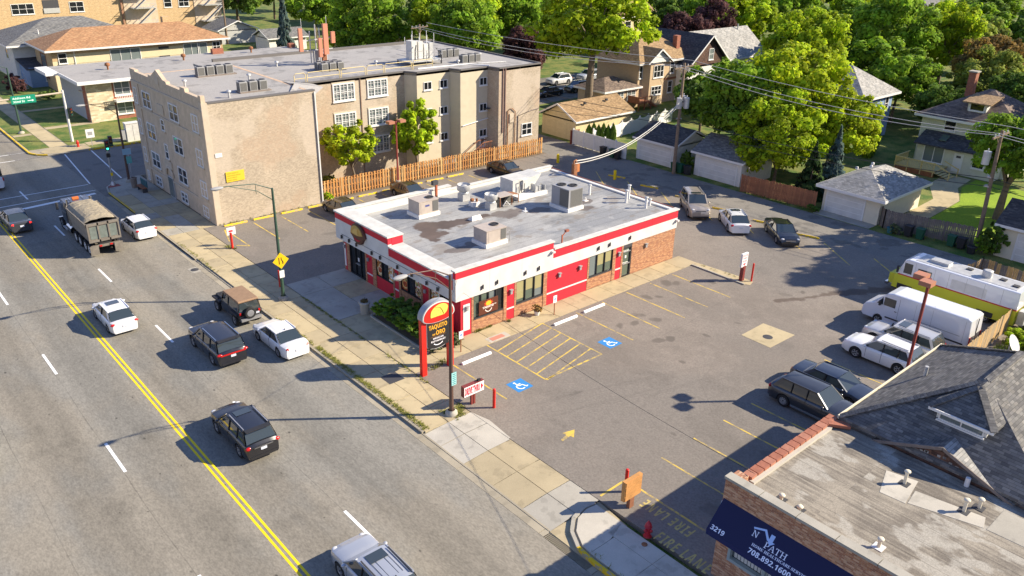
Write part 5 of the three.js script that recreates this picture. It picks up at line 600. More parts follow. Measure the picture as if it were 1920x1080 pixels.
// ---------- fences: every picket its own piece ----------
function fence(label, pts, h, pw, gap, m, o = {}) {
  const t = thing(o.name ?? 'fence', label, 'fence', [pts[0][0], 0, pts[0][1]]), W = wpos(t), r = rng(o.seed ?? 3), ms = Array.isArray(m) ? m : [m];
  for (let s = 0; s + 1 < pts.length; s++) {
    const [x0, z0] = pts[s], [x1, z1] = pts[s + 1], L = Math.hypot(x1 - x0, z1 - z0), dx = (x1 - x0) / L, dz = (z1 - z0) / L, ang = Math.atan2(-dz, dx), n = Math.floor(L / (pw + gap));
    const hs = [0, 1, 2].map(k => { const g = fin(new THREE.BoxGeometry(pw, h + (k - 1) * 0.04, 0.02)); return g; });
    for (let i = 0; i < n; i++) { const k = (r() * 3) | 0, a = (i + 0.5) * (pw + gap), side = o.shadow ? (i % 2 ? 0.045 : -0.045) : 0.03; const q = shade(new THREE.Mesh(hs[k], ms[(r() * ms.length) | 0])); q.name = 'picket'; q.position.set(x0 + dx * a - dz * side - W.x, (h + (k - 1) * 0.04) / 2 + 0.03, z0 + dz * a + dx * side - W.z); q.rotation.set((r() - 0.5) * 0.02, ang, (r() - 0.5) * 0.03); t.add(q); }
    for (const y of [0.3, h * 0.55, h - 0.25]) part(t, 'rail', bar([x0, y, z0], [x1, y, z1], 0.04, 0.09), ms[0]);
    const np = Math.max(1, Math.round(L / 2.4)); for (let i = 0; i <= np; i++) { const a = L * i / np; part(t, 'post', box(x0 + dx * a - 0.05, x0 + dx * a + 0.05, 0, h + 0.05, z0 + dz * a - 0.05, z0 + dz * a + 0.05), ms[ms.length - 1]); }
  } return t;
}
M.woodOr4 = tmat(grainTex([0.60, 0.36, 0.14], 0.35, 1.2, 406), 0.9); M.woodOr2 = tmat(grainTex([0.56, 0.27, 0.08], 0.3, 1.2, 401), 0.9); M.woodOr3 = tmat(grainTex([0.42, 0.19, 0.06], 0.35, 1.2, 402), 0.9);
fence('long orange wooden picket fence between lot and apartment block', [[6.7, -30.55], [35.8, -30.4]], 1.8, 0.13, 0.035, [M.wood, M.woodOr2, M.woodOr2, M.woodOr3, M.woodOr3, M.woodOr4, M.wood, M.woodPale], { shadow: 1, seed: 11 });
fence('brown board fence under the big maple along the alley', [[42.1, -7.1], [42.9, 0.8]], 1.8, 0.14, 0.012, [M.woodBrown, M.woodBrown, tmat(grainTex([0.30, 0.125, 0.06], 0.3, 1.2, 403), 0.9)], { seed: 12 });
fence('weathered grey board fence with bins leaning along the alley', [[43.9, 6.9], [43.3, 7.5], [45.0, 14.9]], 1.75, 0.14, 0.012, [M.woodGrey, tmat(grainTex([0.16, 0.135, 0.12], 0.4, 1.2, 404), 0.95)], { seed: 13 });
fence('pale weathered fence behind the parked vans', [[20.0, 23.2], [28.2, 22.95], [33.2, 22.8], [36.6, 22.6]], 1.7, 0.14, 0.02, [M.woodPale, tmat(grainTex([0.34, 0.25, 0.15], 0.4, 1.2, 405), 0.95)], { seed: 14 });
fence('dark picket fence enclosing the corner by the food truck', [[35.5, 17.8], [37.8, 18.0], [37.2, 22.5]], 1.8, 0.13, 0.03, [M.woodGrey, M.woodPale], { seed: 15 });
fence('small red fence panel beside the tan garage', [[41.4, -31.2], [42.6, -31.0]], 1.7, 0.14, 0.012, mat(0.22, 0.05, 0.03), { seed: 16 }); fence('red fence panel at the north alley corner', [[37.6, -37.5], [40.4, -39.2]], 1.6, 0.14, 0.012, mat(0.25, 0.06, 0.03), { seed: 17 });
{ const t = thing('vinyl_fence', 'straight white vinyl fence along the alley behind the bins', 'fence', [41.7, 0, -26.5]); const n = 5; for (let i = 0; i < n; i++) { const z = -31 + i * 1.74; part(t, 'panel', box(41.6, 41.65, 0.08, 1.85, z + 0.07, z + 1.68), M.sideWhite); part(t, 'post', box(41.56, 41.7, 0, 2.0, z - 0.07, z + 0.07), M.white); } }
{ const t = thing('vinyl_fence', 'scalloped white vinyl fence running back between the yards', 'fence', [52, 0, -29.5]); const n = 9; for (let i = 0; i < n; i++) { const a = 43.5 + i * 2.0, z0 = -29.4 - i * 0.24, z1 = z0 - 0.24, sh = new THREE.Shape(); sh.moveTo(0, 0.1); sh.lineTo(1.9, 0.1); sh.lineTo(1.9, 1.9); sh.quadraticCurveTo(0.95, 1.45, 0, 1.9); const g = new THREE.ExtrudeGeometry(sh, { depth: 0.05, bevelEnabled: false, curveSegments: 6 }); g.rotateY(0.12); g.translate(a, 0, z0); part(t, 'panel', g, M.white); part(t, 'post', box(a - 0.1, a + 0.03, 0, 2.05, z0 - 0.05, z0 + 0.08), M.white); } }
// ---------- garages ----------
function garageDoor(t, x, z0, z1, y1 = 2.15) { const d = part(t, 'garage_door', FW(x)(z0, z1, 0.02, y1, 0, 0.03), M.white); for (let i = 0; i < 4; i++) part(d, 'panel', FW(x)(z0 + 0.05, z1 - 0.05, 0.06 + i * (y1 / 4), (i + 1) * (y1 / 4) - 0.02, 0.03, 0.05), M.offwhite); part(t, 'door_trim', [FW(x)(z0 - 0.12, z0 - 0.005, 0, y1 + 0.12, 0, 0.06), FW(x)(z1 + 0.005, z1 + 0.12, 0, y1 + 0.12, 0, 0.06), FW(x)(z0, z1, y1 + 0.005, y1 + 0.12, 0, 0.06)], M.white); }
{ const t = thing('tan_garage', 'pale yellow garage with tan shingled gable roof', 'garage', [48, 0, -34.8]); walls(t, 42.8, 53, 0, 2.5, -37.8, -31.8, M.sideYellow); gable(t, 42.8, 53, -37.8, -31.8, 2.6, 4.3, 'x', M.shTan, M.sideYellow); part(t, 'roof_vent', box(46, 46.3, 3.9, 4.15, -33.8, -33.5), M.dark); part(t, 'roof_vent', box(50, 50.3, 3.9, 4.15, -33.8, -33.5), M.dark); }
{ const t = thing('dark_roof_garage', 'white garage with dark blue grey roof left of the utility pole', 'garage', [46, 0, -19.4]); walls(t, 43.2, 49, 0, 2.5, -22.2, -16.7, M.sideWhite); gable(t, 43.2, 49, -22.2, -16.7, 2.6, 4.0, 'z', M.shDark, M.sideWhite); garageDoor(t, 43.2, -21.8, -17.2); }
{ const t = thing('maple_garage', 'white garage half hidden under the big maple', 'garage', [46, 0, -11]); walls(t, 43.2, 49, 0, 2.6, -13.9, -8.0, M.sideWhite); gable(t, 43.2, 49, -13.9, -8.0, 2.7, 4.2, 'z', M.shGrey, M.sideWhite); garageDoor(t, 43.2, -13.2, -8.6); }
{ const t = thing('hip_roof_garage', 'cream garage with silver grey hipped roof and white door', 'garage', [47.6, 0, 4]); walls(t, 43.5, 52, 0, 2.45, 1.2, 6.8, M.creamPale); hip(t, 42.9, 52.6, 0.6, 7.4, 2.6, 4.2, M.shSilver); garageDoor(t, 43.5, 1.6, 5.3, 2.1); for (const [x, z] of [[49.3, 2.6], [50.4, 2.2], [47.6, 2.0]]) part(t, 'roof_vent', lathe([[0.16, 0], [0.16, 0.2], [0, 0.26]], x, 3.55, z, 10), M.offwhite); part(t, 'apron', box(42.0, 43.45, -0.02, 0.02, 1.2, 6.8), M.walkGrey); }
{ const t = thing('ivy_garage', 'white garage with dark roof and ivy corner at the right edge', 'garage', [48, 0, 20]); walls(t, 44.4, 48.6, 0, 2.8, 16.7, 24, M.creamPale); gable(t, 44.4, 48.6, 16.7, 24, 2.9, 4.6, 'z', M.shDark, M.creamPale); garageDoor(t, 44.4, 18.2, 22.9, 2.3); }
// ---------- houses behind the alley ----------
{ const t = thing('green_house', 'pale green two storey house with hipped roof, dormer and deck', 'house', [74, 0, 3.5]); const X = 69.3; walls(t, X, 79, 0, 5.5, -1.6, 8.4, M.sideGreen); hip(t, X - 0.6, 79.6, -2.3, 9.1, 5.6, 8.6, M.shBrown, 'z'); walls(t, 67.2, X, 0, 2.8, -0.6, 8.0, M.sideGreen); part(t, 'lean_to_roof', prismPoly([[66.7, 2.75, -0.9], [66.7, 2.75, 4.4], [X, 3.9, 4.4], [X, 3.9, -0.9]], 0.14), M.shDark); part(t, 'lean_to_roof', prismPoly([[66.9, 2.75, 4.4], [66.9, 2.75, 8.3], [X, 3.9, 8.3], [X, 3.9, 4.4]], 0.14), M.shDark); part(t, 'skylight', prismPoly([[67.6, 3.32, 1.4], [67.6, 3.32, 2.2], [68.6, 3.79, 2.2], [68.6, 3.79, 1.4]], 0.05), M.glassGreen);
  win(t, 'W', X, 1.0, 2.3, 4.1, 5.3, { blind: 1 }); win(t, 'W', X, 4.4, 5.7, 4.1, 5.3, { blind: 1 }); win(t, 'W', 67.2, 0.2, 2.5, 0.75, 2.6, { n: 2, m: 1, g: M.glassPale }); const d = part(t, 'door', FW(67.2)(3.6, 4.6, 0.3, 2.35, 0, 0.06), M.white); part(d, 'fan_light', FW(67.2)(3.85, 4.35, 1.85, 2.1, 0.06, 0.075), M.dark); win(t, 'W', 67.2, 5.6, 6.9, 1.1, 2.5);
  walls(t, 70.4, 73, 6.3, 7.6, 2.6, 4.6, M.sideWhite); part(t, 'dormer_roof', prismPoly([[69.9, 7.55, 2.1], [69.9, 7.55, 5.1], [73.4, 8.1, 5.1], [73.4, 8.1, 2.1]], 0.14), M.shTan); win(t, 'W', 70.4, 2.8, 4.4, 6.6, 7.5, { m: 1 }); const ch = part(t, 'chimney', box(76.2, 77.1, 7, 9.8, -0.2, 0.6), M.brickRed); part(ch, 'chimney_cap', box(76.1, 77.2, 9.8, 9.95, -0.3, 0.7), M.walkGrey);
  const dk = thing('deck', 'yellow wooden deck with rails and steps behind the green house', 'deck', [65.2, 0, 1]); part(dk, 'deck_floor', box(63.6, 67.15, 0.55, 0.7, -1.2, 3.2), M.deckWood); part(dk, 'skirt', box(63.62, 63.66, 0.0, 0.55, -1.2, 3.2), M.woodBrown); for (const z of [-1.2, 0.2, 1.7, 3.1]) part(dk, 'rail_post', box(63.58, 63.68, 0.1, 1.65, z - 0.05, z + 0.05), M.deckWood); for (let z = -1.1; z < 3.1; z += 0.16) part(dk, 'baluster', box(63.6, 63.64, 0.75, 1.5, z, z + 0.05), M.deckWood); part(dk, 'hand_rail', box(63.55, 63.7, 1.5, 1.6, -1.25, 3.2), M.deckWood); part(dk, 'hand_rail', box(63.6, 67.1, 1.5, 1.6, -1.3, -1.2), M.deckWood); for (let x = 63.8; x < 67; x += 0.2) part(dk, 'baluster', box(x, x + 0.05, 0.75, 1.5, -1.27, -1.23), M.deckWood); for (let i = 0; i < 4; i++) part(dk, 'step', box(63.7 + i * 0.12, 66.0, 0.45 - i * 0.13, 0.5 - i * 0.13, 3.2 + i * 0.35, 3.55 + i * 0.35), M.deckWood); for (const x of [63.7, 66]) part(dk, 'stair_rail', [bar([x, 1.5, 3.2], [x, 0.9, 4.8], 0.08, 0.1), box(x - 0.05, x + 0.05, 0, 1.0, 4.75, 4.85)], M.deckWood); }
struct('yard_path', 'concrete path and patio across the green house yard', [sheet([[45.5, 7.2], [47.6, 7.0], [56, 6.6], [61, 4.0], [66.5, 3.4], [66.5, 6.2], [62, 6.6], [57.5, 8.6], [46, 9.2]], 0.002)], M.walk);
struct('gravel_drive', 'paved side yard where cars park beyond the tan garage', sheet([[44, -66], [86, -66], [84, -51.5], [44, -50]], 0.003), M.alley);
{ const a = fbm(8, 5, 421), c = pnoise(256, 422), m = tmat(tex(512, 512, 8, 8, (u, v) => mul(mix([0.17, 0.28, 0.006], [0.24, 0.34, 0.012], a(u, v)), 0.6 + 0.8 * c(u, v))), 1); struct('bright_lawn', 'bright mown lawn behind the grey fence', sheet([[45.6, 9.3], [57.3, 8.7], [62.5, 6.8], [66.8, 6.6], [66.5, 16.2], [45.6, 15.8]], 0.001), m); }
{ const t = thing('blue_house', 'blue sided house with pale hipped roof behind the trees', 'house', [75, 0, -14]); walls(t, 70.8, 79, 0, 5.6, -19, -9.8, M.sideBlue); hip(t, 70.2, 79.8, -19.6, -9.2, 5.7, 8.8, M.shSilver, 'z'); win(t, 'S', -9.8, 77.0, 78.0, 3.4, 5.2, { g: M.glass }); win(t, 'S', -9.8, 73.0, 74.2, 0.6, 2.4); win(t, 'S', -9.8, 76.2, 77.2, 0.9, 2.5); part(t, 'chimney', box(71.5, 72.2, 6.5, 9.2, -15, -14.3), M.brickRed); win(t, 'W', 70.8, -13, -11.5, 1, 2.6); }
{ const t = thing('cedar_gable_house', 'house with dark cedar shingle gable and orange chimney', 'house', [79, 0, -44]); walls(t, 73.5, 83, 0, 5.3, -50, -38.6, M.sideWhite); gable(t, 73.5, 83, -50, -38.6, 5.3, 9.6, 'z', M.shDark, M.cedar, 0.5); win(t, 'S', -38.6, 78.2, 79.4, 5.9, 7.6, { g: M.glassPale }); walls(t, 83, 96, 0, 5.3, -49, -40, M.sideWhite); gable(t, 80, 96, -49, -40, 5.3, 9.3, 'x', M.shSilver, M.cedar, 0.4); part(t, 'chimney', box(74.2, 75.0, 5.0, 9.4, -42.6, -41.8), M.brickRed); walls(t, 74, 79, 0, 2.6, -38.6, -36, M.sideWhite); part(t, 'porch_roof', prismPoly([[73.6, 2.6, -35.6], [79.4, 2.6, -35.6], [79.4, 3.4, -38.6], [73.6, 3.4, -38.6]], 0.14), M.shDark); part(t, 'vent_pipe', cyl(93, 8.6, 9.8, -44, 0.1, 8), M.galv); }
{ const t = thing('tan_bay_house', 'tan two storey house with bay windows and brown hipped roof', 'house', [70, 0, -44.5]); const Z = -40.8; walls(t, 64.6, 76.6, 0, 6.3, -49, Z, M.sideTan); hip(t, 63.9, 77.3, -49.7, -40.1, 6.4, 9.5, M.shTan, 'x'); part(t, 'bay', slab([[65.6, Z], [66.2, Z + 0.9], [69.4, Z + 0.9], [70.0, Z]], 0, 6.3), M.sideTan); part(t, 'bay_gable', tri([65.2, 6.35, Z + 1.2], [70.4, 6.35, Z + 1.2], [67.8, 8.1, Z + 1.2]), M.sideWhite); part(t, 'bay_roof', prismPoly([[64.9, 6.35, Z + 1.5], [67.8, 8.3, Z + 1.5], [67.8, 8.3, Z - 3], [64.9, 6.35, Z - 1]], 0.14), M.shTan); part(t, 'bay_roof', prismPoly([[70.7, 6.35, Z + 1.5], [67.8, 8.3, Z + 1.5], [67.8, 8.3, Z - 3], [70.7, 6.35, Z - 1]], 0.14), M.shTan); for (const s of [-1, 1]) part(t, 'rake_board', bar([67.8 + s * 2.8, 6.3, Z + 1.54], [67.8, 8.2, Z + 1.54], 0.06, 0.2), M.white);
  win(t, 'S', Z + 0.9, 66.9, 69.2, 4.1, 5.9, { n: 3 }); win(t, 'S', Z + 0.9, 66.7, 69.0, 1.6, 2.9, { n: 3 }); win(t, 'S', Z, 64.75, 65.5, 4.1, 5.9); win(t, 'S', Z, 71.8, 72.8, 4.2, 5.9); win(t, 'S', Z, 71.6, 72.7, 1.3, 3.1); part(t, 'belt_board', FS(Z)(70, 76.6, 3.3, 3.6, 0, 0.05), M.woodBrown); part(t, 'foundation', FS(Z)(70, 76.6, 0, 0.7, 0, 0.06), M.buff);
  walls(t, 57.6, 64.6, 0, 3.0, -46, Z, M.sideTan); hip(t, 57.1, 65.2, -46.5, Z + 0.5, 3.1, 4.4, M.shBrown, 'x'); for (const [a, b] of [[58.2, 59.6], [60.3, 61.7], [62.4, 64.3]]) win(t, 'S', Z, a, b, 1.2, 2.6, { n: 2, g: M.glassPale }); part(t, 'satellite_dish', lathe([[0, 0], [0.3, 0.06], [0.4, 0.14]], 76, 6.9, -42, 10), M.offwhite); }
{ const t = thing('porch_steps', 'dark wooden back steps of the tan bay house', 'steps', [65, 0, -38.4]); part(t, 'deck', box(62.6, 65.6, 1.0, 1.12, -40.7, -38.6), M.woodBrown); part(t, 'deck_rail', [box(62.6, 65.6, 1.9, 2.0, -38.65, -38.55), box(62.6, 62.7, 1.1, 2.0, -40.7, -38.6)], M.woodBrown); for (let i = 0; i < 5; i++) part(t, 'step', box(65.6 + i * 0.3, 65.9 + i * 0.3, 0.85 - i * 0.18, 0.93 - i * 0.18, -39.8, -38.7), M.woodBrown); for (const x of [62.7, 64, 65.4]) part(t, 'post', box(x - 0.06, x + 0.06, 0, 2.0, -38.7, -38.58), M.woodBrown); }
function plainHouse(name, label, x0, x1, z0, z1, ye, yr, wm, rm, axis, o = {}) { const t = thing(name, label, 'house', [(x0 + x1) / 2, 0, (z0 + z1) / 2]); walls(t, x0, x1, 0, ye - 0.1, z0, z1, wm); (o.hip ? hip(t, x0 - 0.5, x1 + 0.5, z0 - 0.5, z1 + 0.5, ye, yr, rm, axis) : gable(t, x0, x1, z0, z1, ye, yr, axis, rm, wm, 0.5)); for (const [f, a, b, y0, y1] of o.w ?? []) win(t, f, f === 'S' ? z1 : x0, a, b, y0, y1, { blind: 1 }); if (o.ch) part(t, 'chimney', box(o.ch[0], o.ch[0] + 0.8, ye, yr + 1, o.ch[1], o.ch[1] + 0.8), M.brickRed); return t; }
plainHouse('gabled_house', 'tall tan gabled house behind the spruces at the top', 76, 88, -152, -140, 7.5, 12.5, M.sideTan, M.shGrey, 'z', { w: [['S', 80, 82, 8, 10.2], ['S', 78, 79.4, 4.2, 6.2], ['S', 80.6, 82, 4.2, 6.2], ['S', 84.4, 85.6, 4.6, 6.6]] });
plainHouse('red_roof_cottage', 'cottage with red brown hipped roof behind the apartment roof', 55, 67, -112, -101, 3.4, 6.6, M.buff2, M.shRed, 'x', { hip: 1, ch: [62, -106] });
plainHouse('pale_gable_house', 'pale house with tan roof and white dormer left of the purple trees', 104, 118, -96, -82, 6.5, 11, M.sideYellow, M.shTan, 'x', { w: [['S', 108, 110, 3.5, 5.5], ['S', 113, 115, 3.5, 5.5]] });
plainHouse('far_corner_house', 'small blue grey house with red chimney near the top right corner', 205, 221, -72, -60, 4.5, 8.0, M.sideWhite, M.shGrey, 'x', { hip: 1, ch: [212, -66], w: [['S', 208, 210, 1.5, 3.6], ['S', 214, 216, 1.5, 3.6]] });
plainHouse('shed_garage', 'small grey gabled garage under trees near the far brick building', 40, 48, -138, -131, 2.8, 4.6, M.sideGrey, M.shGrey, 'z'); plainHouse('green_trim_garage', 'low garage with bright green trim behind the flats', 44, 52, -123, -117, 2.6, 4.0, M.sideWhite, M.shGrey, 'x'); plainHouse('small_white_shed', 'small cream shed beside the purple trees', 92, 97, -66, -60, 3.4, 5.6, M.creamPale, M.shBrown, 'x');
plainHouse('flat_white_garage', 'white low roofed garage at the end of the yellow flats', 34.5, 40, -106, -101, 2.2, 2.6, M.buff2, M.offwhite, 'x');
// ---------- bins along the alley ----------
function bin(label, x, z, m, s = 1, rot = 0) { const t = thing('wheelie_bin', label, 'bin', [x, 0, z], 'bins along the alley'); const w = 0.29 * s, h = 0.98 * s, sh = [[-w, -w * 1.1], [w, -w * 1.1], [w, w * 1.1], [-w, w * 1.1]], b = []; for (let i = 0; i < 4; i++) { const p = sh[i], q = sh[(i + 1) % 4], k = 0.78; b.push([[p[0] * k, 0.08, p[1] * k], [q[0] * k, 0.08, q[1] * k], [q[0], h, q[1]], [p[0], h, p[1]]]); } part(t, 'body', polys(b), m, true); part(t, 'lid', box(-w * 1.1, w * 1.12, h, h + 0.07, -w * 1.2, w * 1.2), m, true); part(t, 'lid_hinge', box(w * 1.05, w * 1.3, h - 0.04, h + 0.05, -w, w), m, true); for (const s2 of [-1, 1]) part(t, 'wheel', (() => { const g = new THREE.CylinderGeometry(0.12, 0.12, 0.05, 10); g.rotateX(Math.PI / 2); g.translate(w * 0.8, 0.12, s2 * w * 0.95); return g; })(), M.black, true); t.rotation.y = rot; }
const bg = mat(0.012, 0.085, 0.045, 0.5), bk = mat(0.022, 0.022, 0.025, 0.5);
[['black bin nearest the white vinyl fence post', 40.9, -25.3, bk], ['green bin in front of the vinyl fence', 41.0, -23.9, bg], ['black bin right of the green bin at the vinyl fence', 41.0, -23.1, bk], ['first green bin at the foot of the utility pole', 42.3, -15.9, bg], ['second green bin at the foot of the utility pole', 42.35, -15.1, bg], ['black bin beside the pair of green bins at the utility pole', 42.4, -14.2, bk], ['black bin at the left end of the grey fence', 42.9, 10.0, bk], ['green bin in the middle of the grey fence beside a black bin', 43.0, 11.0, bg], ['green bin near the leaning utility pole', 43.5, 13.5, bg], ['black bin between green bin and leaning pole', 43.6, 14.3, bk]].forEach(([l, x, z, m]) => bin(l, x, z, m, 1, 0));
{ const t = thing('round_bin', 'low round dark bin in front of the leaning pole', 'bin', [43.2, 0, 15.3]); part(t, 'drum', lathe([[0.3, 0], [0.36, 0.6], [0.38, 0.62], [0, 0.62]], 43.2, 0, 15.3, 16), bk); part(t, 'rim', lathe([[0.36, 0.6], [0.4, 0.62], [0.36, 0.66]], 43.2, 0, 15.3, 16), M.dark); }
for (const [x, z, l] of [[42.6, 8.5, 'teal plant tub at the left end of the grey fence'], [42.8, 9.2, 'white rimmed plant tub beside the teal tub']]) solo('plant_tub', l, 'tub', lathe([[0.22, 0], [0.3, 0.45], [0.33, 0.47], [0.3, 0.5], [0, 0.42]], x, 0, z, 14), x < 42.7 ? mat(0.04, 0.16, 0.17) : M.dark);
solo('alley_manhole', 'round iron manhole lid in the alley opposite the bins', 'manhole', lathe([[0, 0.012], [0.36, 0.01], [0.37, 0]], 39.6, -0.011, 14.2, 18), M.dark);
// ---------- brick office with blue awning, and the shingled house behind it ----------
M.brickO = tmat(brickTex([[0.42, 0.20, 0.10], [0.36, 0.16, 0.08], [0.50, 0.27, 0.15], [0.31, 0.13, 0.07], [0.55, 0.33, 0.2]], [0.42, 0.34, 0.26], 501), 0.9);
M.roofO = tmat((() => { const a = fbm(6, 6, 511), b = fbm(20, 4, 512), c = pnoise(300, 513), st = pnoise(96, 514); return tex(1024, 1024, 9, 9, (u, v) => { const s = (u * 9) % 1, k = st(u * 1.0, v * 0.06); let q = mix([0.295, 0.26, 0.205], [0.15, 0.13, 0.105], sst(0.30, 0.70, 0.32 * k + 0.68 * a(u, v))); q = mix(q, [0.40, 0.375, 0.32], 0.65 * sst(0.54, 0.66, b(u * 0.6, v * 0.45))); return mul(q, (0.78 + 0.44 * c(u, v)) * (s < 0.025 ? 0.55 : 1)); }); })(), 0.95);
M.shHouse = tmat(shingleTex([[0.125, 0.12, 0.115], [0.155, 0.15, 0.14], [0.10, 0.097, 0.095], [0.17, 0.16, 0.145]], 515, 0.3, 0.14), 0.95);
M.tile = tmat(grainTex([0.33, 0.12, 0.07], 0.3, 0.8, 516), 0.8); M.tile2 = tmat(grainTex([0.38, 0.16, 0.10], 0.3, 0.8, 517), 0.8); M.navy = mat(0.006, 0.012, 0.085, 0.75);
{ const t = thing('brick_office', 'orange brick office with navy awning and weathered flat roof in the corner', 'office', [-1, 0, 30]); const X = -4.87, Z = 23.64, Y = 5.1, B = FW(X);
  part(t, 'front_wall', [box(X, X + 0.32, 2.2, 5.0, Z, 44), box(X, X + 0.32, 0, 1.2, Z, 44), box(X, X + 0.32, 1.2, 2.2, Z, 24.25), box(X, X + 0.32, 1.2, 2.2, 27.6, 28.4), box(X, X + 0.32, 1.2, 2.2, 31.5, 44)], M.brickO); part(t, 'north_wall', box(X + 0.32, 3.0, 0, 4.75, Z + 0.25, Z + 0.55), M.brickO); part(t, 'corner_return', box(X + 0.32, X + 0.85, 0, 5.0, Z, Z + 0.5), M.brickO); part(t, 'roof', box(X + 0.32, 3.0, 4.4, 4.65, Z + 0.55, 44), M.roofO); part(t, 'rear_wall', box(2.7, 3.0, 0, 4.4, Z + 0.55, 44), M.brickO);
  for (let i = 0; i < 10; i++) part(t, 'coping_stone', box(X - 0.05, X + 0.38, 5.0, Y + 0.02, Z - 0.05 + i * 1.6 + 0.01, Z - 0.05 + (i + 1) * 1.6 - 0.02), M.walkGrey);
  for (let i = 0; i < 15; i++) { const x = X + 0.95 + i * 0.46; part(t, 'coping_tile', bar([x + 0.03, 4.83, Z + 0.38], [x + 0.41, 4.855, Z + 0.38], 0.42, 0.13), i % 3 ? M.tile : M.tile2); }
  part(t, 'coping_tile', bar([2.3, 4.84, Z + 0.45], [2.9, 4.80, Z + 1.2], 0.42, 0.14), M.tile);
  part(t, 'parapet_plaster', box(X + 0.9, 2.2, 4.6, 4.77, Z + 0.55, Z + 0.75), M.walkNew);
  for (const [a, b] of [[24.25, 27.6], [28.4, 31.5]]) { const f = part(t, 'window', [B(a, b, 1.2, 1.35, -0.2, 0.0), B(a, b, 2.1, 2.2, -0.2, 0.0), B(a, a + 0.12, 1.35, 2.1, -0.2, 0), B(b - 0.12, b, 1.35, 2.1, -0.2, 0), B((a + b) / 2 - 0.06, (a + b) / 2 + 0.06, 1.35, 2.1, -0.2, 0)], mat(0.30, 0.36, 0.36, 0.5)); part(f, 'pane', B(a + 0.12, b - 0.12, 1.35, 2.1, -0.26, -0.24), M.glassPale); for (let z = a + 0.2; z < b - 0.2; z += 0.16) part(f, 'blind_slat', B(z, z + 0.12, 1.36, 2.09, -0.24, -0.225), M.offwhite); part(t, 'window_back', box(X + 0.3, X + 0.32, 1.2, 2.2, a, b), M.dark); }
  const aw = part(t, 'awning', [polys([[[X, 4.05, Z + 0.05], [X, 4.05, 40], [-5.85, 3.0, 40], [-5.85, 3.0, Z + 0.05]], [[-5.85, 3.0, Z + 0.05], [-5.85, 3.0, 40], [-5.83, 2.75, 40], [-5.83, 2.75, Z + 0.05]], [[X, 4.05, Z + 0.05], [-5.85, 3.0, Z + 0.05], [-5.83, 2.75, Z + 0.05], [X, 2.75, Z + 0.05]]])], M.navy);
  const tx = canvas(1024, 264, (g, w, h) => { g.fillStyle = '#0a1140'; g.fillRect(0, 0, w, h); g.fillStyle = '#e8eefc'; g.font = 'bold 50px sans-serif'; g.fillText('3219', 18, 246); g.font = '62px serif'; g.fillText('N', 286, 128); g.fillText('PATH', 392, 158); g.font = 'bold 27px serif'; g.fillText('HOME HEALTHCARE SERVICES', 320, 190); g.font = 'bold 52px sans-serif'; g.fillText('708.892.1600', 316, 246); g.fillStyle = '#a9c4ee'; g.beginPath(); g.moveTo(278, 66); g.lineTo(362, 36); g.lineTo(412, 98); g.lineTo(396, 104); g.lineTo(356, 54); g.lineTo(284, 78); g.fill(); g.fillRect(404, 48, 30, 62); g.beginPath(); g.moveTo(396, 96); g.lineTo(452, 96); g.lineTo(424, 128); g.fill(); });
  const pg = new THREE.BufferGeometry(), z0 = Z + 0.06, z1 = z0 + 6; pg.setAttribute('position', new THREE.Float32BufferAttribute([X - 0.006, 4.054, z0, -5.856, 3.004, z0, -5.856, 3.004, z1, X - 0.006, 4.054, z0, -5.856, 3.004, z1, X - 0.006, 4.054, z1], 3)); pg.setAttribute('uv', new THREE.Float32BufferAttribute([0, 1, 0, 0, 1, 0, 0, 1, 1, 0, 1, 1], 2)); pg.computeVertexNormals(); part(aw, 'lettering', keepUV(pg), tmat(tx, 0.75));
  for (const [pts, m] of [[[[-0.4, 27.9], [-0.3, 28.9], [1.5, 28.6], [1.2, 27.4]], M.walkNew], [[[-0.2, 28.95], [0.6, 31.5], [1.3, 31.3], [0.8, 28.8]], M.walkNew], [[[0.6, 31.6], [2.3, 31.6], [2.4, 33.4], [0.7, 33.5]], M.walkGrey]]) part(t, 'roof_patch', slab(pts, 4.65, 4.662), m);
  for (let i = 0; i < 6; i++) part(t, 'sealant_dab', box(X + 0.3, X + 0.62, 4.66, 4.675, 24.9 + i * 1.15, 25.0 + i * 1.15), M.white); }
const ov = ['bent neck roof vent at the edge of the house shadow', 'white roof vent pipe farther along the office roof', 'second bent vent next to the gable wall', 'mushroom vent on white flashing near the awning', 'small goose neck vent close to the front coping', 'short pipe between coping and roof seam'];
[[0.9, 28.3, 0.6], [1.0, 30.6, 0.55], [1.7, 30.9, 0.4], [-3.5, 29.4, 0.36], [-3.9, 26.4, 0.14], [-3.9, 25.6, 0.2]].forEach(([x, z, h], i) => { const t = thing('office_roof_vent', ov[i], 'roof vent', [x, 4.65, z], 'vents on the office roof'); part(t, 'pipe', cyl(x, 4.65, 4.65 + h, z, 0.07, 10), M.creamPale); part(t, 'cap', ell(x + 0.03, 4.65 + h, z, 0.13, 0.08, 0.13, 12, 6), M.creamPale); part(t, 'flashing', box(x - 0.2, x + 0.2, 4.651, 4.675, z - 0.2, z + 0.2), i === 3 ? M.white : M.dark); });
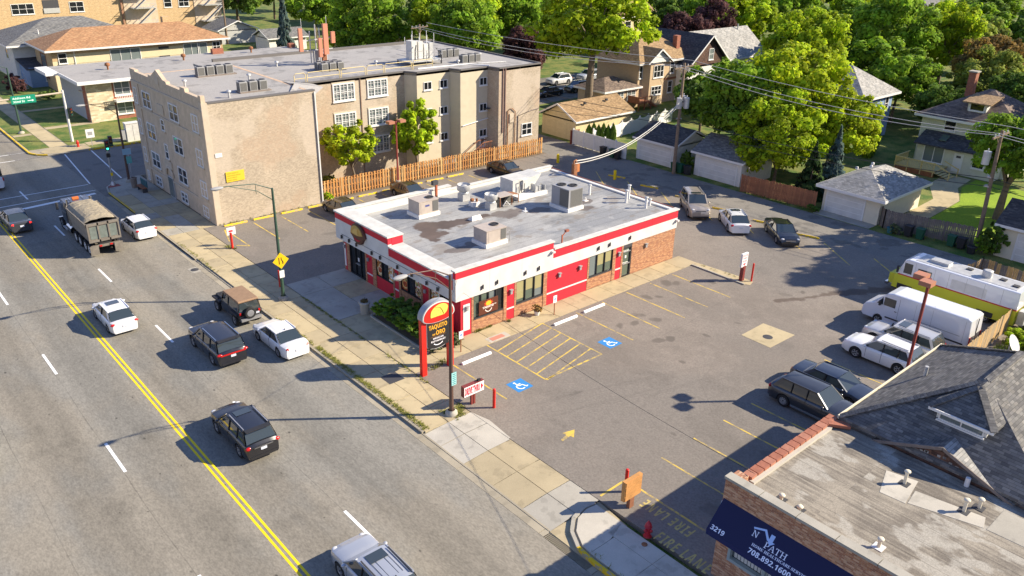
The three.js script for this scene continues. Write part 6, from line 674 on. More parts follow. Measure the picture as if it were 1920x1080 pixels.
{ const t = thing('shingled_house', 'grey shingled house with hipped roof, dormer and dark gable in the corner', 'house', [8, 0, 28.5]);
  const A = [2.9, 5.0, 24.3], Bp = [13.7, 5.0, 24.3], C = [10.6, 7.5, 28.65], D = [6.6, 7.5, 28.65], E = [2.9, 5.0, 33.2], F = [13.7, 5.0, 33.2];
  walls(t, 3.3, 13.3, 0, 4.85, 24.7, 32.8, M.sideGrey);
  part(t, 'roof_slope', prismPoly([A, Bp, C, D], 0.14), M.shHouse); part(t, 'roof_slope', prismPoly([E, D, C, F], 0.14), M.shHouse); part(t, 'roof_slope', prismPoly([Bp, F, C], 0.14), M.shHouse); part(t, 'roof_slope', prismPoly([A, D, E], 0.14), M.shHouse);
  part(t, 'eave_board', bar([2.9, 4.97, 24.24], [13.75, 4.97, 24.24], 0.06, 0.2), M.creamPale); part(t, 'rake_board', bar([13.74, 4.97, 24.3], [13.74, 4.97, 33.2], 0.06, 0.2), M.creamPale);
  const caps = (p, q, n) => { for (let i = 0; i < n; i++) { const a = i / n, b = (i + 1.12) / n, L = k => [0, 1, 2].map(j => p[j] + (q[j] - p[j]) * Math.min(1, k)), u = L(a), v = L(b); u[1] += 0.03; v[1] += 0.06; part(t, 'ridge_cap', bar(u, v, 0.3, 0.05), M.shHouse); } };
  caps(A, D, 22); caps(D, C, 18); caps(Bp, C, 18);
  // hipped dormer on the street side
  const d0 = 4.2, z0 = 27.4, z1 = 30.05, ey = 6.6; part(t, 'dormer_roof', prismPoly([[d0, ey, z0], [5.7, 7.56, 28.7], [d0, ey, z1]], 0.1), M.shHouse); part(t, 'dormer_roof', prismPoly([[d0, ey, z0], [6.2, ey + 0.08, z0 - 0.05], [7.4, 7.58, 28.68], [5.7, 7.56, 28.7]], 0.1), M.shHouse); part(t, 'dormer_roof', prismPoly([[d0, ey, z1], [5.7, 7.56, 28.7], [7.4, 7.58, 28.68], [6.2, ey + 0.08, z1 + 0.05]], 0.1), M.shHouse); part(t, 'dormer_wall', box(d0 + 0.3, 6.6, 5.4, 6.5, z0 + 0.3, z1 - 0.3), M.sideWhite); part(t, 'dormer_eave', bar([d0 - 0.02, ey - 0.05, z0], [d0 - 0.02, ey - 0.05, z1], 0.06, 0.12), M.white); caps([d0, ey, z0], [5.7, 7.56, 28.7], 9); caps([d0, ey, z1], [5.7, 7.56, 28.7], 9); win(t, 'W', d0 + 0.3, z0 + 0.4, z1 - 0.4, 6.06, 6.48, { n: 2, m: 1, f: 0.06, g: M.glassPale });
  // low front gable
  const gx = 3.05, pk = 5.72, gz0 = 26.1, gz1 = 31.6, gz = 28.75; part(t, 'gable_wall', tri([gx, 4.62, gz0], [gx, pk, gz], [gx, 4.62, gz1]), M.cedar); part(t, 'gable_wall', polys([[[gx, 4.0, gz0], [gx, 4.62, gz0], [gx, 4.62, gz1], [gx, 4.0, gz1]]]), M.cedar);
  part(t, 'gable_roof', prismPoly([[gx - 0.15, 4.66, gz0 - 0.15], [gx - 0.15, pk + 0.06, gz], [5.2, pk + 0.06, gz], [3.6, 4.66, gz0 - 0.15]], 0.08), M.shHouse); part(t, 'gable_roof', prismPoly([[gx - 0.15, 4.66, gz1 + 0.15], [3.6, 4.66, gz1 + 0.15], [5.2, pk + 0.06, gz], [gx - 0.15, pk + 0.06, gz]], 0.08), M.shSilver); for (const e of [gz0 - 0.15, gz1 + 0.15]) part(t, 'rake_board', bar([gx - 0.17, 4.6, e], [gx - 0.17, pk, gz], 0.05, 0.14), M.woodGrey);
  const wh = rng(9); for (let i = 0; i < 16; i++) { const z = 27.3 + wh() * 2.8, y = 4.75 + wh() * 0.5 * (1 - Math.abs(z - gz) / 3); part(t, 'faded_shingle', box(gx - 0.012, gx - 0.002, y, y + 0.11, z, z + 0.13), wh() < 0.4 ? M.shSilver : M.shGrey); }
  part(t, 'vent_pipe', cyl(8.3, 5.5, 6.25, 25.6, 0.09, 10), M.galv); part(t, 'wall_vent', cyl(2.75, 4.65, 5.05, 30.0, 0.1, 8), M.white); }
{ const t = thing('dish_antenna', 'pale satellite dish standing behind the grey shingled roof', 'dish', [13.6, 0, 27.2]); part(t, 'mast', cyl(13.5, 5.2, 6.4, 27.4, 0.04, 8), M.steel); const g = lathe([[0, 0], [0.3, 0.04], [0.5, 0.14], [0.48, 0.15], [0.28, 0.06], [0, 0.03]], 0, 0, 0, 18); g.rotateX(1.0); g.translate(13.5, 6.45, 27.45); part(t, 'reflector', g, M.offwhite); }
// ---------- vehicles ----------
const paint = (r, g, b, met = 0) => new THREE.MeshPhysicalMaterial({ color: lin(r, g, b), roughness: 0.32, metalness: met, clearcoat: 1, clearcoatRoughness: 0.05, side: THREE.DoubleSide });
M.tyre = mat(0.015, 0.015, 0.016, 0.9); M.rim = mat(0.5, 0.5, 0.51, 0.35, { metalness: 0.7 }); M.trim = mat(0.02, 0.02, 0.022, 0.6); M.tail = mat(0.45, 0.012, 0.012, 0.2); M.head = mat(0.6, 0.6, 0.6, 0.1); M.plate = mat(0.55, 0.58, 0.66, 0.5); M.chrome = mat(0.7, 0.7, 0.7, 0.15, { metalness: 1 });
M.carGlass = new THREE.MeshPhysicalMaterial({ color: lin(0.035, 0.046, 0.05), roughness: 0.04, ior: 1.55, clearcoat: 1, clearcoatRoughness: 0.02, side: THREE.DoubleSide });
M.brake = new THREE.MeshStandardMaterial({ color: lin(0.6, 0.02, 0.02), emissive: lin(1, 0.03, 0.02), emissiveIntensity: 1.2, roughness: 0.3 });
const lp = (pts, s) => { if (s <= pts[0][0]) return pts[0][1]; for (let i = 1; i < pts.length; i++) if (s <= pts[i][0]) { const [a, b] = pts[i - 1], [c, d] = pts[i]; let k = (s - a) / (c - a || 1); k = k * k * (3 - 2 * k); return b + (d - b) * k; } return pts[pts.length - 1][1]; };
const wheelGeo = {};
function wheel(t, x, z, r, side, m, spokes = 5) {
  const k = r.toFixed(2) + spokes; if (!wheelGeo[k]) { const ty = new THREE.LatheGeometry([[r * 0.62, -0.1], [r * 0.93, -0.11], [r, -0.08], [r, 0.08], [r * 0.93, 0.11], [r * 0.62, 0.1]].map(p => new THREE.Vector2(...p)), 22); ty.rotateX(Math.PI / 2); const rm = [new THREE.CylinderGeometry(r * 0.63, r * 0.63, 0.04, 18), new THREE.CylinderGeometry(r * 0.14, r * 0.14, 0.2, 10)]; const out = [lathe([[r * 0.56, 0.06], [r * 0.66, 0.1], [r * 0.66, 0.0]], 0, 0, 0, 18)]; for (let i = 0; i < spokes; i++) { const g = new THREE.BoxGeometry(r * 0.6, 0.05, r * 0.15); g.translate(r * 0.33, 0.07, 0); g.rotateY(i / spokes * Math.PI * 2); out.push(g); } for (const g of [...rm, ...out]) g.rotateX(Math.PI / 2); wheelGeo[k] = [join(ty), join(rm), join(out)]; }
  const [a, b, c] = wheelGeo[k], w = shade(new THREE.Mesh(a, M.tyre)); w.name = 'wheel'; w.position.set(x, r, z); if (side < 0) w.rotation.y = Math.PI; const d = shade(new THREE.Mesh(b, M.trim)); d.name = 'hub'; const e = shade(new THREE.Mesh(c, m ?? M.rim)); e.name = 'rim'; w.add(d, e); t.add(w);
}
// o: L W H, belt (height of window line), hood, deck (tail height), rb rt ft fb = rear base / rear top / front top / front base of the cabin along x, r wheel radius, wf wr wheel positions
function car(name, label, category, x, z, deg, o, body, y = 0, extra) {
  const t = thing(name, label, category, [x, y, z], o.group), { L, W, H } = o, hw = W / 2, r = o.r ?? 0.34, belt = o.belt, gc = o.gc ?? 0.2, P = (n, g, m, p = t) => part(p, n, g, m, true);
  t.rotation.y = -deg * Math.PI / 180;
  const top = [[-L / 2, o.deck - (o.tailDrop ?? 0.12)], [-L / 2 + 0.12, o.deck], [o.rb, o.deckIn ?? o.deck], [o.rb + 0.15, belt], [o.fb - 0.1, belt], [o.fb + 0.1, o.hoodIn ?? belt], [L / 2 - 0.55, o.hood], [L / 2 - 0.12, o.hood - 0.14], [L / 2, o.hood - 0.34]];
  const plan = s => { const e = (L / 2 - Math.abs(s)); const k = e < (o.round ?? 0.55) ? 1 - Math.pow(1 - e / (o.round ?? 0.55), 2.6) * (s > 0 ? 0.20 : 0.15) : 1; return hw * k; };
  const st = new Set([-L / 2, -L / 2 + 0.05, -L / 2 + 0.12, L / 2, L / 2 - 0.05, L / 2 - 0.12, o.rb, o.rb + 0.15, o.fb, o.fb - 0.1, o.fb + 0.1]); for (let s = -L / 2; s < L / 2; s += 0.28) st.add(s); for (const w of [o.wf, o.wr]) for (let i = -6; i <= 6; i++) st.add(w + Math.sin(i / 6 * Math.PI / 2) * (r + 0.07));
  const S = [...st].sort((a, b) => a - b).filter((s, i, q) => !i || s - q[i - 1] > 0.012);
  const rings = S.map(s => { let yb = gc + (Math.abs(s) > L / 2 - 0.4 ? 0.05 : 0); for (const w of [o.wf, o.wr]) { const q = (r + 0.065) ** 2 - (s - w) ** 2; if (q > 0) yb = Math.max(yb, r + Math.sqrt(q)); } const yt = lp(top, s), w = plan(s), ys = yt - 0.05, ym = Math.max(yb + 0.015, Math.min(0.58 * belt + 0.06, yt - 0.1)), y1 = Math.max(yb + 0.008, gc + 0.12), inH = s > o.fb || s < o.rb; return [[w * 0.94, yb], [w * 0.985, Math.min(y1, ym - 0.004)], [w, ym], [w * 0.985, Math.max(ym + 0.004, ys - 0.10)], [w * 0.94, ys], [w * (inH ? 0.80 : 0.86), yt], [w * 0.4, yt + 0.03], [0, yt + 0.035]]; });
  const pos = [], idx = [], n = 8; for (const sd of [1, -1]) { const o0 = pos.length / 3; rings.forEach((q, i) => q.forEach(([w, h]) => pos.push(S[i], h, w * sd))); for (let i = 0; i + 1 < rings.length; i++) for (let k = 0; k + 1 < n; k++) { const a = o0 + i * n + k, b = a + n; sd > 0 ? idx.push(a, b, a + 1, b, b + 1, a + 1) : idx.push(a, a + 1, b, b, a + 1, b + 1); } for (const e of [0, rings.length - 1]) for (let k = 1; k + 1 < n; k++) idx.push(o0 + e * n, o0 + e * n + k, o0 + e * n + k + 1); for (const e of [0, rings.length - 1]) { pos.push(S[e], rings[e][0][1], 0); idx.push(o0 + e * n, o0 + e * n + n - 1, pos.length / 3 - 1); } }
  let g = new THREE.BufferGeometry(); g.setAttribute('position', new THREE.Float32BufferAttribute(pos, 3)); g.setIndex(idx); g = toCreasedNormals(g, 0.62); P('body', g, body);
  P('underbody', [box(-L / 2 + 0.12, L / 2 - 0.12, gc - 0.03, gc + 0.35, -hw * 0.86, hw * 0.86), box(-L / 2 + 0.3, L / 2 - 0.3, gc + 0.3, belt - 0.12, -hw * 0.8, hw * 0.8)], M.trim);
  // cabin: four corner stations, glass faces, painted pillars and roof
  const wb = hw * (o.cw ?? 0.90), wt = hw * (o.tw ?? 0.74), yb = belt - 0.03, yt = H, yr = o.yr ?? H - 0.05, rt = o.rt, ft = o.ft, rb = o.rb, fb = o.fb;
  const q = (a, b, c, d) => polys([[a, b, c, d]]);
  P('windshield', q([fb, yb, wb * 0.94], [fb, yb, -wb * 0.94], [ft, yt - 0.04, -wt * 0.95], [ft, yt - 0.04, wt * 0.95]), M.carGlass);
  P('rear_window', q([rb, o.rearSill ?? yb, -wb * 0.93], [rb, o.rearSill ?? yb, wb * 0.93], [rt, yr - 0.02, wt * 0.95], [rt, yr - 0.02, -wt * 0.95]), o.rearGlass ?? M.carGlass);
  const mid = o.mid ?? (rb + fb) / 2 + 0.05, mid2 = o.mid2;
  for (const s of [1, -1]) {
    const at = (xx, k) => { const yy = yb + (yt - 0.05 - yb) * k; return [xx, yy, s * (wb + (wt - wb) * k)]; }, xf = k => fb + (ft - fb) * k - 0.10, xr = k => rb + (rt - rb) * k + (o.cp ?? 0.25);
    const cuts = [mid, ...(mid2 !== undefined ? [mid2] : [])]; let a0 = k => xf(k); for (const c of [...cuts, null]) { const b0 = c === null ? xr : (k => c + 0.05), e0 = a0; P('side_window', q(at(e0(0.04), 0.04), at(b0(0.04), 0.04), at(b0(0.9), 0.9), at(e0(0.9), 0.9)), M.carGlass); a0 = k => c - 0.05; }
    const pil = []; for (const c of cuts) pil.push(bar(at(c, 0), at(c, 0.95), 0.1, 0.03)); P('pillar', pil, o.pillarBlack === false ? body : M.trim);
    P('pillar', [bar(at(fb - 0.04, 0), at(ft - 0.04, 1), 0.1, 0.06)], body); P('pillar', polys([[at(xr(0), 0), at(rb, 0), at(rt, 1), at(xr(1), 1)].map(p => [p[0], p[1], p[2] + s * 0.012])]), o.rearPillar ?? body); P('cant_rail', bar(at(ft - 0.05, 0.96), at(rt + 0.05, 0.96), 0.06, 0.09), body);
    P('mirror', ell(fb - 0.28, belt + 0.06, s * (hw + 0.08), 0.09, 0.075, 0.11, 8, 6), o.mirror ?? body);
    P('door_handle', [box(mid + 0.12, mid + 0.3, belt - 0.2, belt - 0.17, s * hw * 0.985 - 0.015, s * hw * 0.985 + 0.015), box(mid - 0.95, mid - 0.77, belt - 0.2, belt - 0.17, s * hw * 0.985 - 0.015, s * hw * 0.985 + 0.015)], o.handle ?? body);
    const seam = [box(mid - 0.01, mid + 0.008, gc + 0.1, belt - 0.06, s * (hw * 0.992) - 0.008, s * (hw * 0.992) + 0.008), box(fb - 0.35, fb - 0.335, gc + 0.16, belt - 0.06, s * (hw * 0.992) - 0.008, s * (hw * 0.992) + 0.008)]; P('door_seam', seam, M.trim);
    if (o.sill) P('sill_trim', box(o.wr + r + 0.1, o.wf - r - 0.1, gc, gc + 0.12, s * hw * 0.96 - 0.02, s * hw * 0.99 + 0.012), o.sill);
    if (o.rails) P('roof_rail', [bar([rt + 0.1, yr + 0.05, s * wt * 0.93], [ft - 0.3, yt + 0.03, s * wt * 0.93], 0.045, 0.05)], o.rails);
    P('headlight', ell(L / 2 - 0.22, o.hood - 0.16, s * hw * 0.70, 0.16, 0.075, 0.16, 10, 6), M.head);
    const tl = o.tl ?? [0.7, 0.12, 0.16]; P('taillight', ell(-L / 2 + 0.09, o.deck - tl[1] - (o.tlDrop ?? 0.05), s * hw * tl[0], 0.10, tl[1], tl[2], 10, 6), o.tailMat ?? M.tail);
    for (const wx of [o.wf, o.wr]) wheel(t, wx, s * (hw - 0.11), r, s, o.rimMat, o.spokes ?? 5);
  }
  const rf = [], N = 6, K = 6; for (let i = 0; i <= N; i++) { const k = i / N, xx = rt + (ft - rt) * k, yy = yr + (yt - yr) * Math.sin(k * Math.PI / 2 * 0.9 + 0.16) , row = []; for (let j = 0; j <= K; j++) { const v = j / K * 2 - 1; row.push([xx, yy - 0.055 * v * v * v * v - 0.01 * v * v + 0.0, v * wt]); } rf.push(row); }
  const rq = []; for (let i = 0; i < N; i++) for (let j = 0; j < K; j++) rq.push([rf[i][j], rf[i][j + 1], rf[i + 1][j + 1], rf[i + 1][j]]); P('roof', toCreasedNormals(polys(rq), 0.8), o.roof ?? body);
  if (o.sunroof) P('sunroof', polys([[[ft - 0.15, yt + 0.014, -wt * 0.6], [ft - 0.15, yt + 0.014, wt * 0.6], [ft - 0.15 - o.sunroof, yt + 0.012, wt * 0.6], [ft - 0.15 - o.sunroof, yt + 0.012, -wt * 0.6]]]), M.carGlass);
  P('grille', box(L / 2 - 0.14, L / 2 - 0.02, o.hood - 0.42, o.hood - 0.22, -hw * 0.45, hw * 0.45), o.grille ?? M.trim); P('front_bumper', box(L / 2 - 0.3, L / 2 + 0.01, gc + 0.02, gc + 0.16, -hw * 0.74, hw * 0.74), M.trim); P('rear_bumper', box(-L / 2 - 0.02, -L / 2 + 0.25, gc + 0.03, gc + 0.2, -hw * 0.78, hw * 0.78), o.bumper ?? body); P('licence_plate', box(-L / 2 - 0.03, -L / 2 + 0.01, (o.plateY ?? o.deck - 0.32) - 0.07, (o.plateY ?? o.deck - 0.32) + 0.07, -0.16, 0.16), M.plate);
  if (extra) extra(t, P); return t;
}
const SEDAN = { L: 4.85, W: 1.8, H: 1.46, belt: 0.93, hood: 0.88, deck: 1.0, hoodIn: 0.95, rb: -1.72, rt: -0.95, ft: 0.42, fb: 1.22, wf: 1.42, wr: -1.38, r: 0.33, mid: -0.25, cp: 0.3 };
const HATCH = { L: 4.5, W: 1.77, H: 1.48, belt: 0.94, hood: 0.9, deck: 0.98, hoodIn: 0.97, rb: -1.95, rt: -1.32, ft: 0.40, fb: 1.25, wf: 1.35, wr: -1.28, r: 0.32, mid: -0.15, cp: 0.42, round: 0.65, tl: [0.78, 0.1, 0.2] };
const SUV = { L: 4.75, W: 1.88, H: 1.7, belt: 1.06, hood: 1.04, deck: 1.08, hoodIn: 1.08, rb: -2.18, rt: -1.75, ft: 0.35, fb: 1.15, wf: 1.42, wr: -1.36, r: 0.37, mid: -0.2, mid2: -1.15, cp: 0.25, gc: 0.24, round: 0.6, tl: [0.8, 0.11, 0.18] };
const BIG = { L: 5.0, W: 1.97, H: 1.77, belt: 1.1, hood: 1.1, deck: 1.12, hoodIn: 1.12, rb: -2.36, rt: -2.0, ft: 0.45, fb: 1.2, wf: 1.5, wr: -1.48, r: 0.39, mid: -0.15, mid2: -1.2, cp: 0.2, gc: 0.25, tw: 0.78, tl: [0.8, 0.09, 0.2] };
const N_ = -90, S_ = 90;
car('hatchback', 'white hatchback driving north beside the yellow centre line', 'car', -16.6, -16.4, N_, { ...HATCH, sunroof: 0.6 }, paint(0.72, 0.72, 0.73), RY);
car('suv', 'black suv with full width red tail light bar in the traffic lane', 'car', -12.95, -8.3, N_, { ...BIG, rails: M.chrome, handle: M.chrome }, paint(0.008, 0.009, 0.016), RY, (t, P) => { P('light_bar', box(-2.56, -2.4, 0.93, 1.0, -0.78, 0.78), M.tail); P('roof_spoiler', box(-2.2, -1.9, 1.70, 1.74, -0.7, 0.7), M.trim); });
car('suv', 'black suv straddling the lane dash in the middle of the avenue', 'car', -15.75, 1.7, N_, { ...SUV, rails: M.steel, sunroof: 0.5 }, paint(0.012, 0.012, 0.015), RY, (t, P) => { P('chrome_strip', box(-2.42, -2.3, 0.88, 0.92, -0.5, 0.5), M.chrome); P('roof_spoiler', box(-2.0, -1.7, 1.63, 1.67, -0.66, 0.66), M.trim); });
car('suv', 'silver suv with sunroof entering at the bottom edge', 'car', -16.1, 15.05, N_, { ...SUV, H: 1.68, rails: M.dark, sunroof: 0.55, rimMat: M.rim }, paint(0.40, 0.42, 0.46, 0.3), RY, (t, P) => { P('roof_antenna', ell(-1.5, 1.67, 0.0, 0.05, 0.05, 0.03, 8, 6), M.trim); for (const v of [-0.4, -0.2, 0.2, 0.4]) P('roof_rib', bar([-1.4, 1.65, v], [-0.2, 1.69, v], 0.012, 0.012), M.dark); });
car('sedan', 'white sedan parked at the kerb behind the jeep', 'car', -9.5, -6.6, N_, { ...SEDAN }, paint(0.70, 0.70, 0.70), RY, (t, P) => P('roof_antenna', ell(-0.8, 1.46, 0, 0.06, 0.05, 0.03, 8, 6), M.trim));
car('hatchback', 'white hatchback parked at the kerb beside the dump truck', 'car', -9.6, -32.5, N_, { ...HATCH, H: 1.5, deck: 1.05, rearSill: 0.98 }, paint(0.72, 0.72, 0.72), RY);
car('sedan', 'dark grey sedan with glowing brake lights at the left edge', 'car', -17.2, -40.6, N_, { ...SEDAN, tailMat: M.brake }, paint(0.06, 0.063, 0.07, 0.3), RY);
car('suv', 'tan full size suv with roof rack facing the restaurant', 'car', 33.0, -6.1, 130, { ...BIG, L: 5.2, W: 2.0, H: 1.92, belt: 1.2, hood: 1.18, hoodIn: 1.22, deck: 1.25, rails: M.steel, sunroof: 0.45, grille: M.dark, gc: 0.28 }, paint(0.42, 0.36, 0.29, 0.3));
car('crossover', 'white crossover seen from behind in the angled stalls', 'car', 32.5, -1.3, -50, { ...SUV, H: 1.62, hood: 0.98, rails: M.steel, sunroof: 0.5, rb: -2.2, rt: -1.35 }, paint(0.72, 0.72, 0.71));
car('sedan', 'black sedan with bright chrome grille facing the restaurant', 'car', 33.5, 3.0, 130, { ...SEDAN, L: 5.0, W: 1.87, grille: M.chrome, rt: -1.0, r: 0.35 }, paint(0.008, 0.008, 0.01));
car('suv', 'silver suv with sunroof parked beside the white van', 'car', 21.6, 19.4, N_, { ...BIG, L: 4.8, W: 1.9, H: 1.76, rails: M.steel, sunroof: 0.55, handle: M.chrome }, paint(0.50, 0.50, 0.51, 0.3));
car('crossover', 'white seven seat crossover next to the silver suv', 'car', 18.9, 19.5, N_, { ...SUV, L: 4.9, H: 1.69, rails: M.steel, spokes: 6 }, paint(0.70, 0.70, 0.70));
car('sedan', 'dark blue grey sedan backed between wagon and white crossover', 'car', 12.9, 19.4, S_, { ...SEDAN, L: 4.95, W: 1.86, rt: -1.1, handle: M.chrome }, paint(0.030, 0.04, 0.065, 0.3));
car('wagon', 'dark grey long wagon parked nearest the street in the south row', 'car', 10.15, 19.8, S_, { ...SUV, L: 5.2, W: 1.93, H: 1.7, rt: -1.9, rb: -2.35, wr: -1.5, wf: 1.5, handle: M.chrome, sill: M.chrome, spokes: 10 }, paint(0.040, 0.042, 0.050, 0.4));
car('sedan', 'brown grey sedan in the north row nearest the apartment corner', 'car', 6.4, -26.0, N_, { ...SEDAN, L: 4.7 }, paint(0.10, 0.075, 0.05, 0.4)); car('coupe', 'bronze car in the north row below the red lamp post', 'car', 14.0, -26.0, S_, { ...SEDAN, L: 4.7, belt: 0.95 }, paint(0.12, 0.085, 0.05, 0.4)); car('sedan', 'dark brown sedan at the far end of the north row', 'car', 26.6, -26.2, S_, { ...SEDAN, L: 4.7 }, paint(0.035, 0.026, 0.022, 0.3));
for (const [l, x, z, d, p, s] of [['white suv parked beyond the tall tree', 68, -60.6, 180, paint(0.6, 0.6, 0.6), SUV], ['black car parked left of the tall tree trunk', 59.6, -54.2, 180, paint(0.01, 0.012, 0.014), SEDAN], ['dark suv parked right behind the tan garage', 66, -54.2, 180, paint(0.012, 0.02, 0.018), SUV], ['pale pickup coloured suv farthest along the side yard', 75, -60.2, 180, paint(0.4, 0.42, 0.44), BIG]]) car('parked_car', l, 'car', x, z, d, s, p);
car('van', 'white delivery van cut off by the left edge', 'van', -16.55, -54.7, 0 - 90, { L: 5.6, W: 2.0, H: 2.4, belt: 1.3, hood: 1.15, deck: 1.4, hoodIn: 1.3, rb: -2.72, rt: -2.62, ft: 1.4, fb: 2.05, wf: 1.75, wr: -1.7, r: 0.36, mid: 0.8, cp: 2.6, tw: 0.86, gc: 0.3, rearPillar: paint(0.7, 0.7, 0.72), rearSill: 1.5, tl: [0.9, 0.2, 0.08] }, paint(0.7, 0.7, 0.72), RY);
car('sedan', 'white car cut off by the left edge low down', 'car', -27.2, -5.3, S_, { ...SEDAN }, paint(0.7, 0.7, 0.72), RY);
// soft top off-roader
{ const b = paint(0.012, 0.012, 0.013), t = thing('jeep', 'black open style off roader with tan soft top and rear spare wheel', 'jeep', [-9.75, RY, -12.4]), P = (n, g, m, p = t) => part(p, n, g, m, true); t.rotation.y = Math.PI / 2;
  const rb = (x0, x1, y0, y1, z0, z1, c = 0.05) => { const s = new THREE.Shape(); s.moveTo(x0 + c, y0); s.lineTo(x1 - c, y0); s.lineTo(x1, y0 + c); s.lineTo(x1, y1 - c); s.lineTo(x1 - c, y1); s.lineTo(x0 + c, y1); s.lineTo(x0, y1 - c); s.lineTo(x0, y0 + c); const g = new THREE.ExtrudeGeometry(s, { depth: z1 - z0 - 0.06, bevelEnabled: true, bevelSize: 0.03, bevelThickness: 0.03, bevelSegments: 2 }); g.translate(0, 0, z0 + 0.03); return g; };
  P('tub', rb(-2.0, 0.75, 0.5, 1.12, -0.78, 0.78), b); P('hood', rb(0.72, 2.05, 0.62, 1.08, -0.62, 0.62, 0.08), b); P('grille', box(2.05, 2.1, 0.6, 1.05, -0.6, 0.6), b); P('chassis', box(-2.0, 2.0, 0.36, 0.55, -0.5, 0.5), M.trim);
  for (const s of [1, -1]) { P('fender', rb(0.85, 2.1, 0.86, 0.94, s > 0 ? 0.6 : -0.9, s > 0 ? 0.9 : -0.6, 0.03), M.trim); P('fender', rb(-1.9, -0.85, 0.86, 0.94, s > 0 ? 0.74 : -0.92, s > 0 ? 0.92 : -0.74, 0.03), M.trim); for (const x of [1.45, -1.4]) wheel(t, x, s * 0.78, 0.4, s, M.rim, 5); P('side_window', polys([[[-1.9, 1.12, s * 0.76], [0.55, 1.12, s * 0.76], [0.35, 1.72, s * 0.66], [-1.85, 1.72, s * 0.66]]]), M.carGlass); P('pillar', [bar([0.72, 1.1, s * 0.74], [0.42, 1.76, s * 0.66], 0.08, 0.06), bar([-0.35, 1.1, s * 0.77], [-0.35, 1.74, s * 0.67], 0.08, 0.04), bar([-1.92, 1.1, s * 0.77], [-1.86, 1.74, s * 0.67], 0.1, 0.05)], b); P('mirror', ell(0.75, 1.25, s * 0.95, 0.06, 0.09, 0.1, 8, 6), M.trim); P('taillight', box(-2.06, -2.0, 0.9, 1.08, s * 0.66 - 0.06, s * 0.66 + 0.06), M.tail); P('headlight', ell(2.1, 0.9, s * 0.42, 0.04, 0.1, 0.1, 10, 8), M.head); P('door_seam', box(-0.36, -0.345, 0.6, 1.1, s * 0.775, s * 0.785), M.trim); }
  P('windshield', polys([[[0.74, 1.1, -0.7], [0.74, 1.1, 0.7], [0.42, 1.74, 0.62], [0.42, 1.74, -0.62]]]), M.carGlass); P('rear_window', polys([[[-2.0, 1.14, -0.7], [-2.0, 1.14, 0.7], [-1.9, 1.7, 0.62], [-1.9, 1.7, -0.62]]]), M.carGlass); P('soft_top', rb(-1.95, 0.48, 1.72, 1.84, -0.7, 0.7, 0.05), tmat(grainTex([0.26, 0.165, 0.10], 0.2, 0.8, 531), 0.95)); for (const x of [-1.2, -0.4]) P('top_bow', box(x, x + 0.05, 1.835, 1.855, -0.66, 0.66), M.woodBrown);
  P('rear_bumper', box(-2.25, -2.05, 0.48, 0.66, -0.7, 0.7), M.steel); P('licence_plate', box(-2.09, -2.04, 0.78, 0.9, 0.36, 0.64), M.plate); const sp = P('spare_wheel', (() => { const g = new THREE.LatheGeometry([[0.2, -0.1], [0.36, -0.12], [0.4, -0.08], [0.4, 0.08], [0.36, 0.12], [0.2, 0.1]].map(p => new THREE.Vector2(...p)), 20); g.rotateZ(Math.PI / 2); g.translate(-2.18, 1.0, -0.05); return g; })(), M.tyre); const hb = new THREE.CylinderGeometry(0.24, 0.24, 0.14, 16); hb.rotateZ(Math.PI / 2); hb.translate(-2.22, 1.0, -0.05); P('spare_rim', hb, M.rim, sp); }
